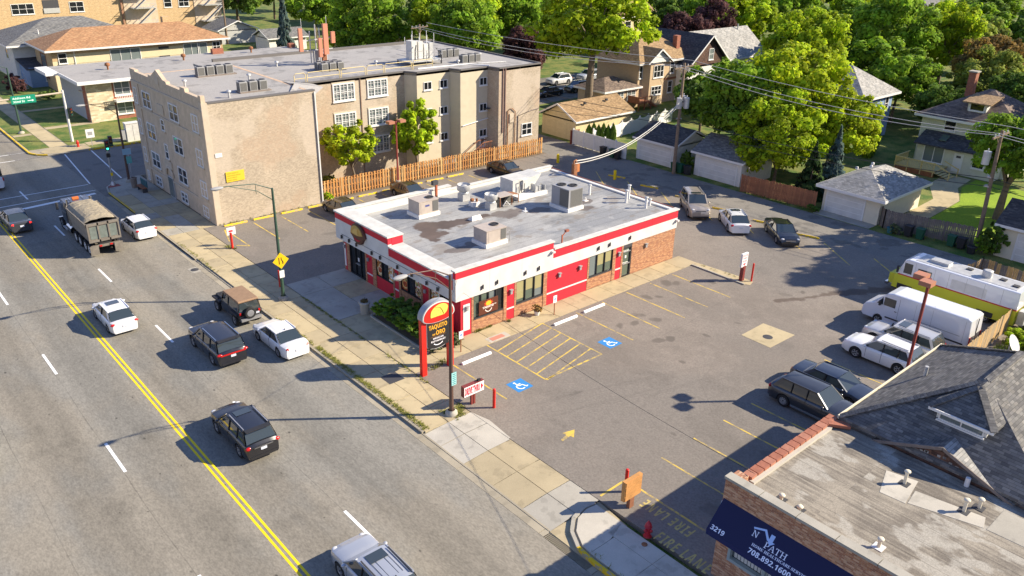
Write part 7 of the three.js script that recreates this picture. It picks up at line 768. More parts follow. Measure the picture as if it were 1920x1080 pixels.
// dump truck with a tarped load
{ const t = thing('dump_truck', 'six wheel dump truck with a tarped grey tipper body stopped at the light', 'truck', [-13.2, RY, -33.3]), P = (n, g, m, p = t) => part(p, n, g, m, true); t.rotation.y = Math.PI / 2; const blk = paint(0.012, 0.014, 0.022), bod = tmat(grainTex([0.22, 0.20, 0.17], 0.45, 1.4, 541), 0.7), rib = tmat(grainTex([0.17, 0.15, 0.125], 0.4, 1.4, 542), 0.75), pnl = tmat(grainTex([0.13, 0.155, 0.14], 0.35, 1.4, 543), 0.7);
  P('frame', box(-4.2, 4.1, 0.85, 1.1, -0.45, 0.45), M.trim); P('cab', [box(1.3, 2.75, 1.05, 2.75, -1.05, 1.05)], blk); P('cab_roof', box(1.25, 2.7, 2.75, 2.86, -1.02, 1.02), blk); P('hood', polys([[[2.75, 1.9, -0.95], [2.75, 1.9, 0.95], [4.2, 1.7, 0.8], [4.2, 1.7, -0.8]], [[4.2, 0.75, -0.8], [4.2, 0.75, 0.8], [4.2, 1.7, 0.8], [4.2, 1.7, -0.8]], [[2.75, 0.8, -0.95], [4.2, 0.75, -0.8], [4.2, 1.7, -0.8], [2.75, 1.9, -0.95]], [[2.75, 0.8, 0.95], [4.2, 0.75, 0.8], [4.2, 1.7, 0.8], [2.75, 1.9, 0.95]]]), blk); P('windshield', polys([[[2.77, 1.95, -0.92], [2.77, 1.95, 0.92], [2.77, 2.65, 0.9], [2.77, 2.65, -0.9]]]), M.carGlass); for (const s of [1, -1]) { P('side_window', box(1.6, 2.5, 1.95, 2.6, s * 1.055 - 0.005, s * 1.055 + 0.005), M.carGlass); P('door', box(1.5, 2.6, 1.15, 1.9, s * 1.06 - 0.01, s * 1.06 + 0.01), blk); P('mirror', box(2.75, 2.85, 1.95, 2.6, s * 1.35 - 0.1, s * 1.35 + 0.1), M.chrome); P('fuel_tank', (() => { const g = new THREE.CylinderGeometry(0.3, 0.3, 1.3, 14); g.rotateZ(Math.PI / 2); g.translate(0.9, 0.75, s * 0.95); return g; })(), M.chrome); P('step', box(1.4, 2.6, 0.45, 0.55, s * 1.1 - 0.15, s * 1.1 + 0.15), M.steel); P('exhaust_stack', cyl(1.1, 1.0, 3.2, s * 0.9, 0.08, 10), M.chrome); wheel(t, 3.45, s * 1.0, 0.5, s, M.chrome, 8); for (const x of [0.0, -1.15, -2.55, -3.6]) { wheel(t, x, s * 1.05, 0.5, s, M.offwhite, 8); wheel(t, x, s * 0.78, 0.5, s, M.rim, 8); } P('mud_flap', box(-4.35, -4.3, 0.2, 0.95, s * 0.92 - 0.32, s * 0.92 + 0.32), rib); }
  P('amber_beacon', box(1.9, 2.2, 2.86, 3.0, -0.25, 0.25), mat(0.6, 0.15, 0.03)); P('air_horns', [bar([1.6, 2.95, 0.5], [2.4, 2.95, 0.5], 0.06, 0.06), bar([1.6, 2.95, -0.5], [2.3, 2.95, -0.5], 0.06, 0.06)], M.chrome); P('cab_protector', [box(0.75, 1.2, 2.95, 3.02, -1.0, 1.0)], blk);
  const x0 = -4.2, x1 = 0.95; P('tipper_side', [polys([[[x0, 1.2, 1.05], [x1, 1.2, 1.05], [x1, 2.75, 1.25], [x0, 2.75, 1.25]]])], bod); P('tipper_side', [polys([[[x0, 1.2, -1.05], [x1, 1.2, -1.05], [x1, 2.75, -1.25], [x0, 2.75, -1.25]]])], bod); P('tipper_floor', box(x0, x1, 1.15, 1.25, -1.06, 1.06), rib); P('headboard', box(x1 - 0.06, x1, 1.2, 2.95, -1.22, 1.22), bod); for (const s of [1, -1]) P('top_rail', box(x0, x1, 2.7, 2.82, s * 1.24 - 0.06, s * 1.24 + 0.06), rib); const tg = P('tailgate', box(x0 - 0.06, x0, 1.25, 2.8, -1.2, 1.2), rib); for (let i = 0; i < 3; i++) P('panel', box(x0 - 0.075, x0 - 0.06, 1.5, 2.5, -1.02 + i * 0.7, -0.42 + i * 0.7), pnl, tg); for (let i = 0; i < 4; i++) P('rib', box(x0 - 0.14, x0 - 0.06, 1.25, 2.8, -1.2 + i * 0.77, -1.09 + i * 0.77), rib, tg); P('rib', box(x0 - 0.14, x0 - 0.06, 2.6, 2.8, -1.09, 1.11), rib, tg); P('rib', box(x0 - 0.14, x0 - 0.06, 1.25, 1.42, -1.09, 1.11), rib, tg);
  const q = [], nx = 26, nz = 10, r = rng(77), hh = []; for (let i = 0; i <= nx; i++) { hh.push([]); for (let j = 0; j <= nz; j++) { const v = j / nz * 2 - 1, k = i / nx, bow = (Math.cos(k * Math.PI * 2 * 9) * 0.5 + 0.5) * 0.05; hh[i].push([x0 + 0.35 + (x1 - x0 - 0.3) * k, 2.80 + 0.34 * (1 - v * v * v * v) * Math.min(1, 6 * k + 0.35) + bow * (1 - v * v) + (r() - 0.5) * 0.05, v * 1.18]); } } for (let i = 0; i < nx; i++) for (let j = 0; j < nz; j++) q.push([hh[i][j], hh[i][j + 1], hh[i + 1][j + 1], hh[i + 1][j]]); P('tarpaulin', polys(q), tmat(grainTex([0.27, 0.23, 0.165], 0.5, 0.7, 544), 0.95)); P('load_gap', box(x0 + 0.02, x0 + 0.4, 2.6, 2.72, -1.15, 1.15), M.black); P('rear_bumper', box(-4.25, -4.15, 0.75, 0.95, -1.1, 1.1), rib); t.children.forEach(c => { if (['cab', 'cab_roof', 'hood', 'windshield', 'side_window', 'door', 'mirror', 'exhaust_stack', 'amber_beacon', 'air_horns', 'step', 'fuel_tank'].includes(c.name) || (c.name === 'wheel' && c.position.x > 3)) c.position.x += 0.75; }); P('frame_rail', box(4.1, 4.8, 0.85, 1.1, -0.45, 0.45), M.trim); P('front_bumper', box(4.85, 5.05, 0.5, 0.85, -1.1, 1.1), M.chrome); P('grille', box(4.95, 5.0, 0.9, 1.65, -0.6, 0.6), M.chrome); P('taillight', box(-4.3, -4.25, 0.8, 0.92, -0.5, -0.3), M.tail); P('taillight', box(-4.3, -4.25, 0.8, 0.92, 0.3, 0.5), M.tail); }
// white cargo van
{ const w = paint(0.68, 0.69, 0.72), t = thing('cargo_van', 'long high roof white cargo van between food truck and silver suv', 'van', [24.8, 0, 19.0]), P = (n, g, m, p = t) => part(p, n, g, m, true); t.rotation.y = Math.PI / 2; const side = new THREE.Shape(); [[-3.5, 0.45], [-3.52, 1.0], [-3.42, 2.4], [-3.25, 2.48], [1.6, 2.48], [2.0, 2.38], [2.75, 1.5], [3.35, 1.25], [3.5, 1.0], [3.52, 0.5], [3.4, 0.4], [2.75, 0.4], [2.72, 0.6], [2.5, 0.78], [2.25, 0.78], [2.03, 0.6], [2.0, 0.4], [-1.5, 0.4], [-1.53, 0.6], [-1.75, 0.78], [-2.05, 0.78], [-2.27, 0.6], [-2.3, 0.4], [-3.4, 0.4]].forEach(([a, b], i) => i ? side.lineTo(a, b) : side.moveTo(a, b));
  const g = new THREE.ExtrudeGeometry(side, { depth: 1.72, bevelEnabled: true, bevelSize: 0.07, bevelThickness: 0.13, bevelSegments: 3 }); g.translate(0, 0, -0.86); P('body', g, w); P('underbody', box(-3.4, 3.3, 0.28, 0.5, -0.85, 0.85), M.trim); P('windshield', polys([[[2.83, 1.52, -0.82], [2.83, 1.52, 0.82], [2.1, 2.36, 0.78], [2.1, 2.36, -0.78]]]), M.carGlass); for (const s of [1, -1]) { P('side_window', box(1.35, 2.15, 1.55, 2.15, s * 0.995 - 0.004, s * 0.995 + 0.004), M.carGlass); P('side_window', polys([[[2.2, 1.55, s * 0.997], [2.62, 1.55, s * 0.997], [2.25, 2.12, s * 0.997]]]), M.carGlass); P('mirror', box(2.3, 2.42, 1.5, 1.85, s * 1.12 - 0.1, s * 1.12 + 0.1), M.trim); P('door_handle', box(1.2, 1.35, 1.3, 1.35, s * 0.99 - 0.02, s * 0.99 + 0.02), M.trim); P('rub_strip', box(-3.3, 1.9, 0.68, 0.78, s * 0.995 - 0.012, s * 0.995 + 0.012), M.trim); P('door_seam', box(1.1, 1.115, 0.5, 2.3, s * 0.99 - 0.006, s * 0.99 + 0.006), M.trim); P('panel_pressing', box(-3.1, -1.2, 1.3, 2.2, s * 0.99 - 0.004, s * 0.99 + 0.006), w); P('panel_pressing', box(-1.0, 0.9, 1.3, 2.2, s * 0.99 - 0.004, s * 0.99 + 0.006), w); P('headlight', ell(3.35, 1.05, s * 0.72, 0.16, 0.16, 0.16, 10, 8), M.head); P('taillight', box(-3.62, -3.55, 0.8, 1.3, s * 0.86 - 0.07, s * 0.86 + 0.07), M.tail); for (const x of [2.38, -1.9]) wheel(t, x, s * 0.86, 0.35, s, M.rim, 6); } P('grille', box(3.5, 3.6, 0.75, 1.05, -0.5, 0.5), M.trim); for (const s of [1, -1]) for (const x of [-3.2, -1.1, -0.0]) P('panel_seam', box(x, x + 0.014, 0.55, 2.35, s * 0.99 - 0.006, s * 0.99 + 0.007), M.grey); for (const s of [1, -1]) P('door_rail', box(-3.0, -0.1, 1.2, 1.24, s * 0.99 - 0.006, s * 0.99 + 0.014), M.grey); P('front_bumper', box(3.3, 3.6, 0.38, 0.68, -0.9, 0.9), M.trim); P('rear_door_seam', box(-3.6, -3.55, 0.6, 2.4, -0.01, 0.01), M.trim); P('rear_bumper', box(-3.66, -3.5, 0.4, 0.6, -0.9, 0.9), M.trim); for (let i = 0; i < 5; i++) P('roof_rib', box(-3.0 + i * 0.95, -2.94 + i * 0.95, 2.545, 2.565, -0.8, 0.8), w); }
// food truck
{ const w = paint(0.70, 0.71, 0.74), yl = paint(0.55, 0.56, 0.03), t = thing('food_truck', 'white and yellow step van food truck with roof vents', 'food truck', [31.1, 0, 18.9]), P = (n, g, m, p = t) => part(p, n, g, m, true); t.rotation.y = Math.PI / 2; const prof = (y0, y1, x0, x1, nose) => { const s = new THREE.Shape(); s.moveTo(x0, y0); s.lineTo(x1 + nose * 0.35, y0); s.lineTo(x1 + nose * (1 - (y1 - 0.5) / 3) * 0.4, y1); s.lineTo(x0, y1); return s; }, ex = (s) => { const g = new THREE.ExtrudeGeometry(s, { depth: 2.1, bevelEnabled: true, bevelSize: 0.05, bevelThickness: 0.12, bevelSegments: 2 }); g.translate(0, 0, -1.05); return g; };
  P('lower_body', ex(prof(0.5, 1.55, -4.25, 3.9, 1)), yl); P('upper_body', ex((() => { const s = new THREE.Shape(); s.moveTo(-4.25, 1.66); s.lineTo(4.0, 1.66); s.lineTo(3.6, 2.75); s.lineTo(3.35, 2.85); s.lineTo(-4.2, 2.85); return s; })()), w); P('stripe', box(-4.3, 3.95, 1.575, 1.64, -1.185, 1.185), M.red); P('nose', [polys([[[3.95, 1.55, -0.95], [3.95, 1.55, 0.95], [4.7, 1.35, 0.8], [4.7, 1.35, -0.8]], [[4.7, 0.6, -0.8], [4.7, 0.6, 0.8], [4.7, 1.35, 0.8], [4.7, 1.35, -0.8]], [[3.95, 0.6, -0.95], [4.7, 0.6, -0.8], [4.7, 1.35, -0.8], [3.95, 1.55, -0.95]], [[3.95, 0.6, 0.95], [4.7, 0.6, 0.8], [4.7, 1.35, 0.8], [3.95, 1.55, 0.95]]])], yl); P('windshield', polys([[[4.06, 1.72, -1.0], [4.06, 1.72, 1.0], [3.68, 2.68, 0.98], [3.68, 2.68, -0.98]]]), M.carGlass); P('underbody', box(-4.2, 4.3, 0.35, 0.6, -0.9, 0.9), M.trim);
  for (const s of [1, -1]) { P('side_window', box(3.0, 3.6, 1.8, 2.6, s * 1.175 - 0.004, s * 1.175 + 0.006), M.carGlass); P('side_window', box(1.6, 2.6, 1.85, 2.45, s * 1.175 - 0.004, s * 1.175 + 0.006), M.carGlass); P('mirror', box(3.9, 4.0, 1.8, 2.3, s * 1.4 - 0.1, s * 1.4 + 0.1), M.trim); for (const x of [3.3, -2.4]) wheel(t, x, s * 1.0, 0.42, s, M.rim, 6); P('headlight', ell(4.7, 1.0, s * 0.6, 0.06, 0.12, 0.12, 10, 8), M.head); P('arch', box(3.3 - 0.55, 3.3 + 0.55, 0.52, 0.9, s * 1.18 - 0.01, s * 1.18 + 0.01), M.trim); P('arch', box(-2.95, -1.85, 0.52, 0.9, s * 1.18 - 0.01, s * 1.18 + 0.01), M.trim); } P('front_bumper', box(4.65, 4.85, 0.45, 0.65, -1.0, 1.0), M.chrome); for (const s of [1, -1]) for (const x of [-3.2, -2.0, -0.8, 0.4, 1.4, 2.8]) P('panel_seam', box(x, x + 0.016, 1.68, 2.8, s * 1.17 - 0.004, s * 1.17 + 0.008), M.grey); for (const s of [1, -1]) P('service_hatch', box(-2.2, 0.2, 1.75, 2.45, s * 1.17 - 0.004, s * 1.17 + 0.012), M.offwhite);
  P('roof_panel', box(-3.9, 3.0, 2.90, 2.925, -0.9, 0.9), M.galv); P('roof_hatch', box(0.9, 2.2, 2.92, 3.12, -0.4, 0.4), M.galv); P('roof_fan', lathe([[0.3, 0], [0.34, 0.1], [0.34, 0.5], [0.2, 0.52], [0, 0.5]], -1.6, 2.9, 0.0, 16), M.galv); for (const [a, b] of [[-0.3, 0.4], [-2.6, 0.3], [-3.6, -0.2]]) P('roof_vent', box(a - 0.2, a + 0.2, 2.92, 3.0, b - 0.2, b + 0.2), M.dark); P('rear_rack', box(-4.85, -4.4, 0.6, 1.6, -1.0, -0.3), M.galv); P('gas_bottle', cyl(-4.6, 0.6, 1.7, 0.3, 0.17, 12), M.offwhite); P('gas_bottle', cyl(-4.6, 0.6, 1.6, 0.75, 0.17, 12), M.yellowPaint); }
// ---------- trees and shrubs ----------
function leafCloud(seed, n, leaf, place) {      // place(r) -> [x,y,z, nx,ny,nz, tone]; each leaf clump a small bent diamond
  const r = rng(seed), pos = new Float32Array(n * 18), col = new Float32Array(n * 18), nor = new Float32Array(n * 18), a = new THREE.Vector3(), b = new THREE.Vector3(), nn = new THREE.Vector3();
  for (let i = 0; i < n; i++) {
    const [x, y, z, nx, ny, nz, tone] = place(r); nn.set(nx + (r() - 0.5) * 1.2, ny + (r() - 0.5) * 1.2, nz + (r() - 0.5) * 1.2).normalize(); a.set(r() - 0.5, r() - 0.5, r() - 0.5).cross(nn).normalize(); b.crossVectors(nn, a);
    const s = leaf * (0.55 + 0.8 * r()), w = s * (0.55 + 0.25 * r()), P = [[-s, 0], [0, -w], [s, 0], [0, w]].map(([p, q]) => [x + a.x * p + b.x * q + nn.x * (p * p) / s * -0.25, y + a.y * p + b.y * q + nn.y * (p * p) / s * -0.25, z + a.z * p + b.z * q + nn.z * (p * p) / s * -0.25]);
    const k = tone * (0.72 + 0.56 * r()), hue = (r() - 0.5) * 0.25, c = [k * (1 + hue), k, k * (1 - hue * 0.5)], ll = Math.hypot(nx, ny, nz) || 1, on = new THREE.Vector3(nx / ll * 0.55 + nn.x * 0.45, ny / ll * 0.55 + nn.y * 0.45, nz / ll * 0.55 + nn.z * 0.45).normalize(), o = [on.x, on.y, on.z]; [0, 1, 2, 0, 2, 3].forEach((v, j) => { pos.set(P[v], i * 18 + j * 3); col.set(c, i * 18 + j * 3); nor.set(o, i * 18 + j * 3); });
  }
  const g = new THREE.BufferGeometry(); g.setAttribute('position', new THREE.BufferAttribute(pos, 3)); g.setAttribute('color', new THREE.BufferAttribute(col, 3)); g.setAttribute('normal', new THREE.BufferAttribute(nor, 3)); return g;
}
function broadleaf(seed, lobes, n, leaf, flat = 0.8) {
  const r = rng(seed), L = [], B = []; for (let i = 0; i < 9; i++) { const t = r() * 6.283, u = r() * 1.5 - 0.5, q = Math.sqrt(Math.max(0, 1 - u * u)); B.push([Math.cos(t) * q, u, Math.sin(t) * q, 0.25 + 0.22 * r()]); }
  for (let i = 0; i < lobes; i++) { const t = r() * 6.283, u = r() * 1.75 - 0.75, q = Math.sqrt(Math.max(0, 1 - u * u)), dx = Math.cos(t) * q, dz = Math.sin(t) * q; let bulge = 0.62; for (const b of B) { const k = dx * b[0] + u * b[1] + dz * b[2]; if (k > 0.6) bulge = Math.max(bulge, 0.62 + b[3] * (k - 0.6) / 0.4); } const d = bulge * (0.45 + 0.55 * Math.pow(r(), 0.45)), rad = (0.085 + 0.11 * r()) * (1.25 - 0.35 * d); L.push([dx * d, u * d * flat, dz * d, rad, 0.62 + 0.76 * r()]); }
  const W = L.map(l => l[3] * l[3]), S = W.reduce((p, c) => p + c, 0);
  return leafCloud(seed + 1, n, leaf, (q) => { let k = q() * S, i = 0; while (k > W[i] && i < L.length - 1) k -= W[i++]; const l = L[i], t = q() * 6.283, u = q() * 2 - 1, e = Math.sqrt(1 - u * u), dx = Math.cos(t) * e, dy = u, dz = Math.sin(t) * e, m = l[3] * (0.62 + 0.5 * q() + (q() < 0.06 ? 0.35 : 0)); return [l[0] + dx * m, l[1] + dy * m * 0.85, l[2] + dz * m, dx, dy + 0.35, dz, l[4]]; });
}
function conifer(seed, n, leaf, p = 1) { const r = rng(seed), arms = []; for (let i = 0; i < 90; i++) { const y = Math.pow(r(), 1.2); arms.push([y, r() * 6.283, (1 - y) ** p * (0.75 + 0.3 * r()), 0.8 + 0.4 * r()]); } return leafCloud(seed + 1, n, leaf, q => { const [y, t, len, tone] = arms[(q() * 90) | 0], d = Math.sqrt(q()) * len, tt = t + (q() - 0.5) * 0.5; return [Math.cos(tt) * d, y - d * 0.16 + (q() - 0.5) * 0.05, Math.sin(tt) * d, Math.cos(tt) * 0.5, 1, Math.sin(tt) * 0.5, tone]; }); }
function column(seed, n, leaf) { return leafCloud(seed, n, leaf, q => { const y = q(), w = Math.pow(Math.sin(Math.PI * Math.min(1, 0.12 + y * 0.9)), 0.7) * (0.8 + 0.3 * q()), t = q() * 6.283; return [Math.cos(t) * w, y, Math.sin(t) * w, Math.cos(t), 0.6, Math.sin(t), 0.8 + 0.4 * q()]; }); }
const CR = [broadleaf(601, 150, 15000, 0.040), broadleaf(602, 165, 15000, 0.040, 0.98), broadleaf(603, 140, 15000, 0.042, 0.9)], CF = [broadleaf(611, 110, 6500, 0.055), broadleaf(612, 120, 6500, 0.055, 0.98), broadleaf(613, 100, 6500, 0.056, 0.9)], CS = [broadleaf(621, 80, 6000, 0.062, 0.98), broadleaf(622, 75, 6000, 0.062, 0.95)], CN = [conifer(631, 5200, 0.06), conifer(632, 5200, 0.06)], CC = [column(641, 1500, 0.11), column(642, 1500, 0.11)];
const leafM = (r, g, b) => new THREE.MeshPhysicalMaterial({ color: lin(r, g, b), roughness: 1, transmission: 0.45, thickness: 0, vertexColors: true, side: THREE.DoubleSide, specularIntensity: 0.2 });
const LM = { lime: leafM(0.33, 0.44, 0.014), yellow: leafM(0.38, 0.47, 0.015), green: leafM(0.20, 0.33, 0.022), deep: leafM(0.12, 0.205, 0.028), olive: leafM(0.23, 0.275, 0.045), orange: leafM(0.27, 0.18, 0.05), purple: leafM(0.105, 0.05, 0.05), blue: leafM(0.13, 0.19, 0.17), spruce: leafM(0.055, 0.10, 0.03), sage: leafM(0.17, 0.20, 0.085) };
M.bark = tmat(grainTex([0.15, 0.115, 0.085], 0.5, 1.1, 651), 1);
function tree(name, label, x, z, h, r, geo, m, o = {}) {
  const t = thing(name, label, o.cat ?? 'tree', [x, 0, z], o.group), ry = o.ry ?? Math.min(h * 0.46, r * 1.15), cy = h - ry * 0.92, q = rng(((x * 13.7 + z * 7.3) * 10) | 0), tr = o.tr ?? 0.035 * h * 0.55;
  const lean = [(q() - 0.5) * 0.5, (q() - 0.5) * 0.5], fork = o.fork ?? cy - ry * 0.45, limbs = [tube([[0, -0.02, 0], [lean[0] * 0.4, fork * 0.55, lean[1] * 0.4], [lean[0], fork, lean[1]]], tr * 1.25, tr * 0.8, 8)]; const nb = o.far ? 3 : 6; for (let i = 0; i < nb; i++) { const a = i / nb * 6.283 + q(), d = r * (0.35 + 0.25 * q()), e = cy + ry * (q() * 0.7 - 0.2); limbs.push(tube([[lean[0], fork - 0.1, lean[1]], [lean[0] + Math.cos(a) * d * 0.45, fork + (e - fork) * 0.55, lean[1] + Math.sin(a) * d * 0.45], [lean[0] + Math.cos(a) * d, e, lean[1] + Math.sin(a) * d]], tr * 0.55, tr * 0.12, 6)); }
  part(t, 'trunk', limbs, M.bark, true); const c = shade(new THREE.Mesh(geo, m)); c.name = 'crown'; c.position.set(lean[0], cy, lean[1]); c.scale.set(r, ry, r); c.rotation.y = q() * 6.283; t.add(c); return t;
}
function evergreen(name, label, x, z, h, r, geo, m, o = {}) { const t = thing(name, label, o.cat ?? 'tree', [x, 0, z], o.group); part(t, 'trunk', tube([[0, 0, 0], [0, h * 0.5, 0], [0, h * 0.92, 0]], h * 0.018 + 0.03, 0.02, 6), M.bark, true); const c = shade(new THREE.Mesh(geo, m)); c.name = 'crown'; const b = o.bare ?? 0.05; c.position.y = h * b; c.scale.set(r, h * (1 - b), r); c.rotation.y = x * 3.1; t.add(c); return t; }
tree('maple', 'small yellow green tree behind the orange fence', 12.3, -33.2, 6.5, 3.3, CS[0], LM.yellow, { fork: 1.7, ry: 2.7 }); tree('maple', 'small mid green tree in the apartment courtyard', 19.9, -33.0, 7.6, 2.9, CS[1], LM.lime, { fork: 1.7, ry: 3.4 });
tree('elm', 'very tall lime green tree with bare trunk behind the tan garage', 55.9, -42.3, 20, 8.8, CR[1], LM.lime, { fork: 8, ry: 7.8, tr: 0.5 }); tree('elm', 'deep green tree standing left of the tall lime tree', 52.5, -66, 15, 6.2, CR[0], LM.green);
tree('maple', 'dark green left part of the big maple group by the alley', 48.3, -12.8, 12.8, 6.0, CR[2], LM.green); tree('maple', 'tall yellow green maple rising over the white garage', 52.8, -9.6, 14.8, 6.6, CR[0], LM.yellow); tree('maple', 'yellow green maple leaning over the brown fence', 47.4, -6.6, 9.4, 5.0, CR[1], LM.lime, { fork: 1.6, ry: 4.8 }); tree('maple', 'bright yellow maple between spruce and cream garage', 54.8, -5.0, 9.8, 4.9, CR[2], LM.yellow, { fork: 2, ry: 4.6 });
tree('maple', 'deep green tree in the shade behind the maple group', 58, -13, 10.5, 5.0, CR[1], LM.deep); evergreen('spruce', 'blue spruce in front of the yellow maple', 49.8, -1.4, 6.6, 2.2, CN[0], LM.blue); evergreen('spruce', 'dark spruce at the end of the brown fence', 46.2, -1.8, 5.6, 2.3, CN[1], LM.spruce);
tree('maple', 'round bright lime tree above the blue house', 80, -24, 16, 6.4, CR[0], LM.lime); tree('oak', 'huge green tree right of the round lime tree', 97, -21, 17, 8.0, CR[1], LM.green); tree('oak', 'lime tipped tree over the far right roofs', 108, -16, 16, 6.0, CR[2], LM.lime); tree('oak', 'green tree behind the blue house', 86, -12.5, 10, 5.2, CR[2], LM.green); tree('oak', 'orange tinged tree above the green house', 101, -6.5, 12.5, 5.4, CR[0], LM.orange); tree('oak', 'olive tree behind the green house chimney', 92, -3.6, 10.5, 5.4, CR[1], LM.olive); tree('oak', 'dark tree between blue house and green house', 82.5, -4.8, 7.4, 3.6, CR[2], LM.deep); tree('oak', 'dense dark tree behind the green house roof', 86.5, 3.2, 10, 4.6, CR[0], LM.deep);
tree('ash', 'dusty sage green tree at the right edge', 84, 10.5, 16.5, 4.8, CR[1], LM.sage); tree('ash', 'dark drooping tree over the green house porch', 72.5, 11.8, 11, 4.4, CR[2], LM.deep, { fork: 3 }); tree('pine', 'dark tree with leaning trunk beside the alley pole', 54.6, 13.2, 10.8, 4.3, CR[0], LM.green, { fork: 3.2, tr: 0.34, ry: 4.2 }); tree('ash', 'sparse olive tree at the far right above the alley', 63, 19, 11, 4.0, CR[1], LM.olive);
tree('maple', 'tall shade tree beyond the right edge behind the ivy garage', 49.9, 22.5, 14, 4.6, CF[0], LM.green); tree('maple', 'second shade tree beyond the right edge', 56.5, 23, 16.5, 4.8, CF[1], LM.deep); tree('maple', 'third shade tree beyond the right edge', 53, 27.5, 19.5, 5.4, CF[2], LM.green);
tree('ash', 'dark low tree in the yard behind the dark roofed garage', 59, -25, 7.5, 4.0, CF[0], LM.deep); tree('ash', 'dark low tree between the maples and the blue house', 65.5, -13.5, 8, 4.2, CF[1], LM.deep); tree('oak', 'green low tree behind the scalloped fence', 66, -31, 7, 3.6, CF[1], LM.green);
tree('plum', 'purple leaved tree beside the apartment roof end', 59.6, -60, 10.5, 4.3, CR[2], LM.purple); tree('plum', 'larger purple leaved tree left of the chimney', 90, -53, 12, 4.8, CR[0], LM.purple); tree('plum', 'purple leaved tree right of the other purple tree', 99, -53.5, 13, 4.6, CR[1], LM.purple);
tree('oak', 'wide lime green tree behind the apartment roof centre', 57, -75, 16, 8.6, CR[0], LM.lime); tree('oak', 'deep green tree behind the equipment platform', 47, -84, 15, 7.4, CR[1], LM.green); tree('oak', 'broad green tree near the roof end at the top', 68, -72, 16, 7.0, CR[2], LM.green); tree('oak', 'dark tree behind the red roof cottage', 71, -98, 14, 6.6, CR[0], LM.deep); tree('cypress', 'golden conical tree behind the pink antennas', 50, -100, 9.5, 3.0, CS[0], LM.yellow, { ry: 4.4, fork: 2 }); evergreen('spruce', 'pale blue spruce left of the pink antennas', 45, -112, 12, 2.6, CN[1], LM.blue); tree('oak', 'dark tree between far brick building and spruce', 51, -146, 14, 7.0, CF[0], LM.deep); tree('oak', 'lime tree beside the far brick building', 56, -158, 15, 7, CF[1], LM.lime); tree('oak', 'green tree over the green trimmed garage', 58, -124, 12, 6.2, CF[2], LM.green); tree('oak', 'olive tree beside the gabled house', 70, -132, 12, 5.6, CF[0], LM.olive);
evergreen('cypress', 'left slim cypress before the red roof cottage', 52.6, -97.6, 6.4, 1.0, CC[0], LM.deep); evergreen('cypress', 'right slim cypress before the red roof cottage', 54.8, -97.0, 5.6, 0.9, CC[1], LM.deep); evergreen('cypress', 'tall slim cypress left of the yellow deck', 66.0, -5.6, 5.4, 1.0, CC[0], LM.green); evergreen('cypress', 'dark slim cypress beside the blue house', 68.6, -6.8, 5.0, 1.0, CC[1], LM.deep);
for (let i = 0; i < 6; i++) evergreen('arborvitae', ord[i] + ' small arborvitae from the tan garage along the vinyl fence', 43.6 + 0.42 * i, -30.3 + 0.42 * i, 2.3 + (i % 2) * 0.2, 0.42, CC[i % 2], LM.deep, { cat: 'shrub', group: 'arborvitae row by the vinyl fence' });
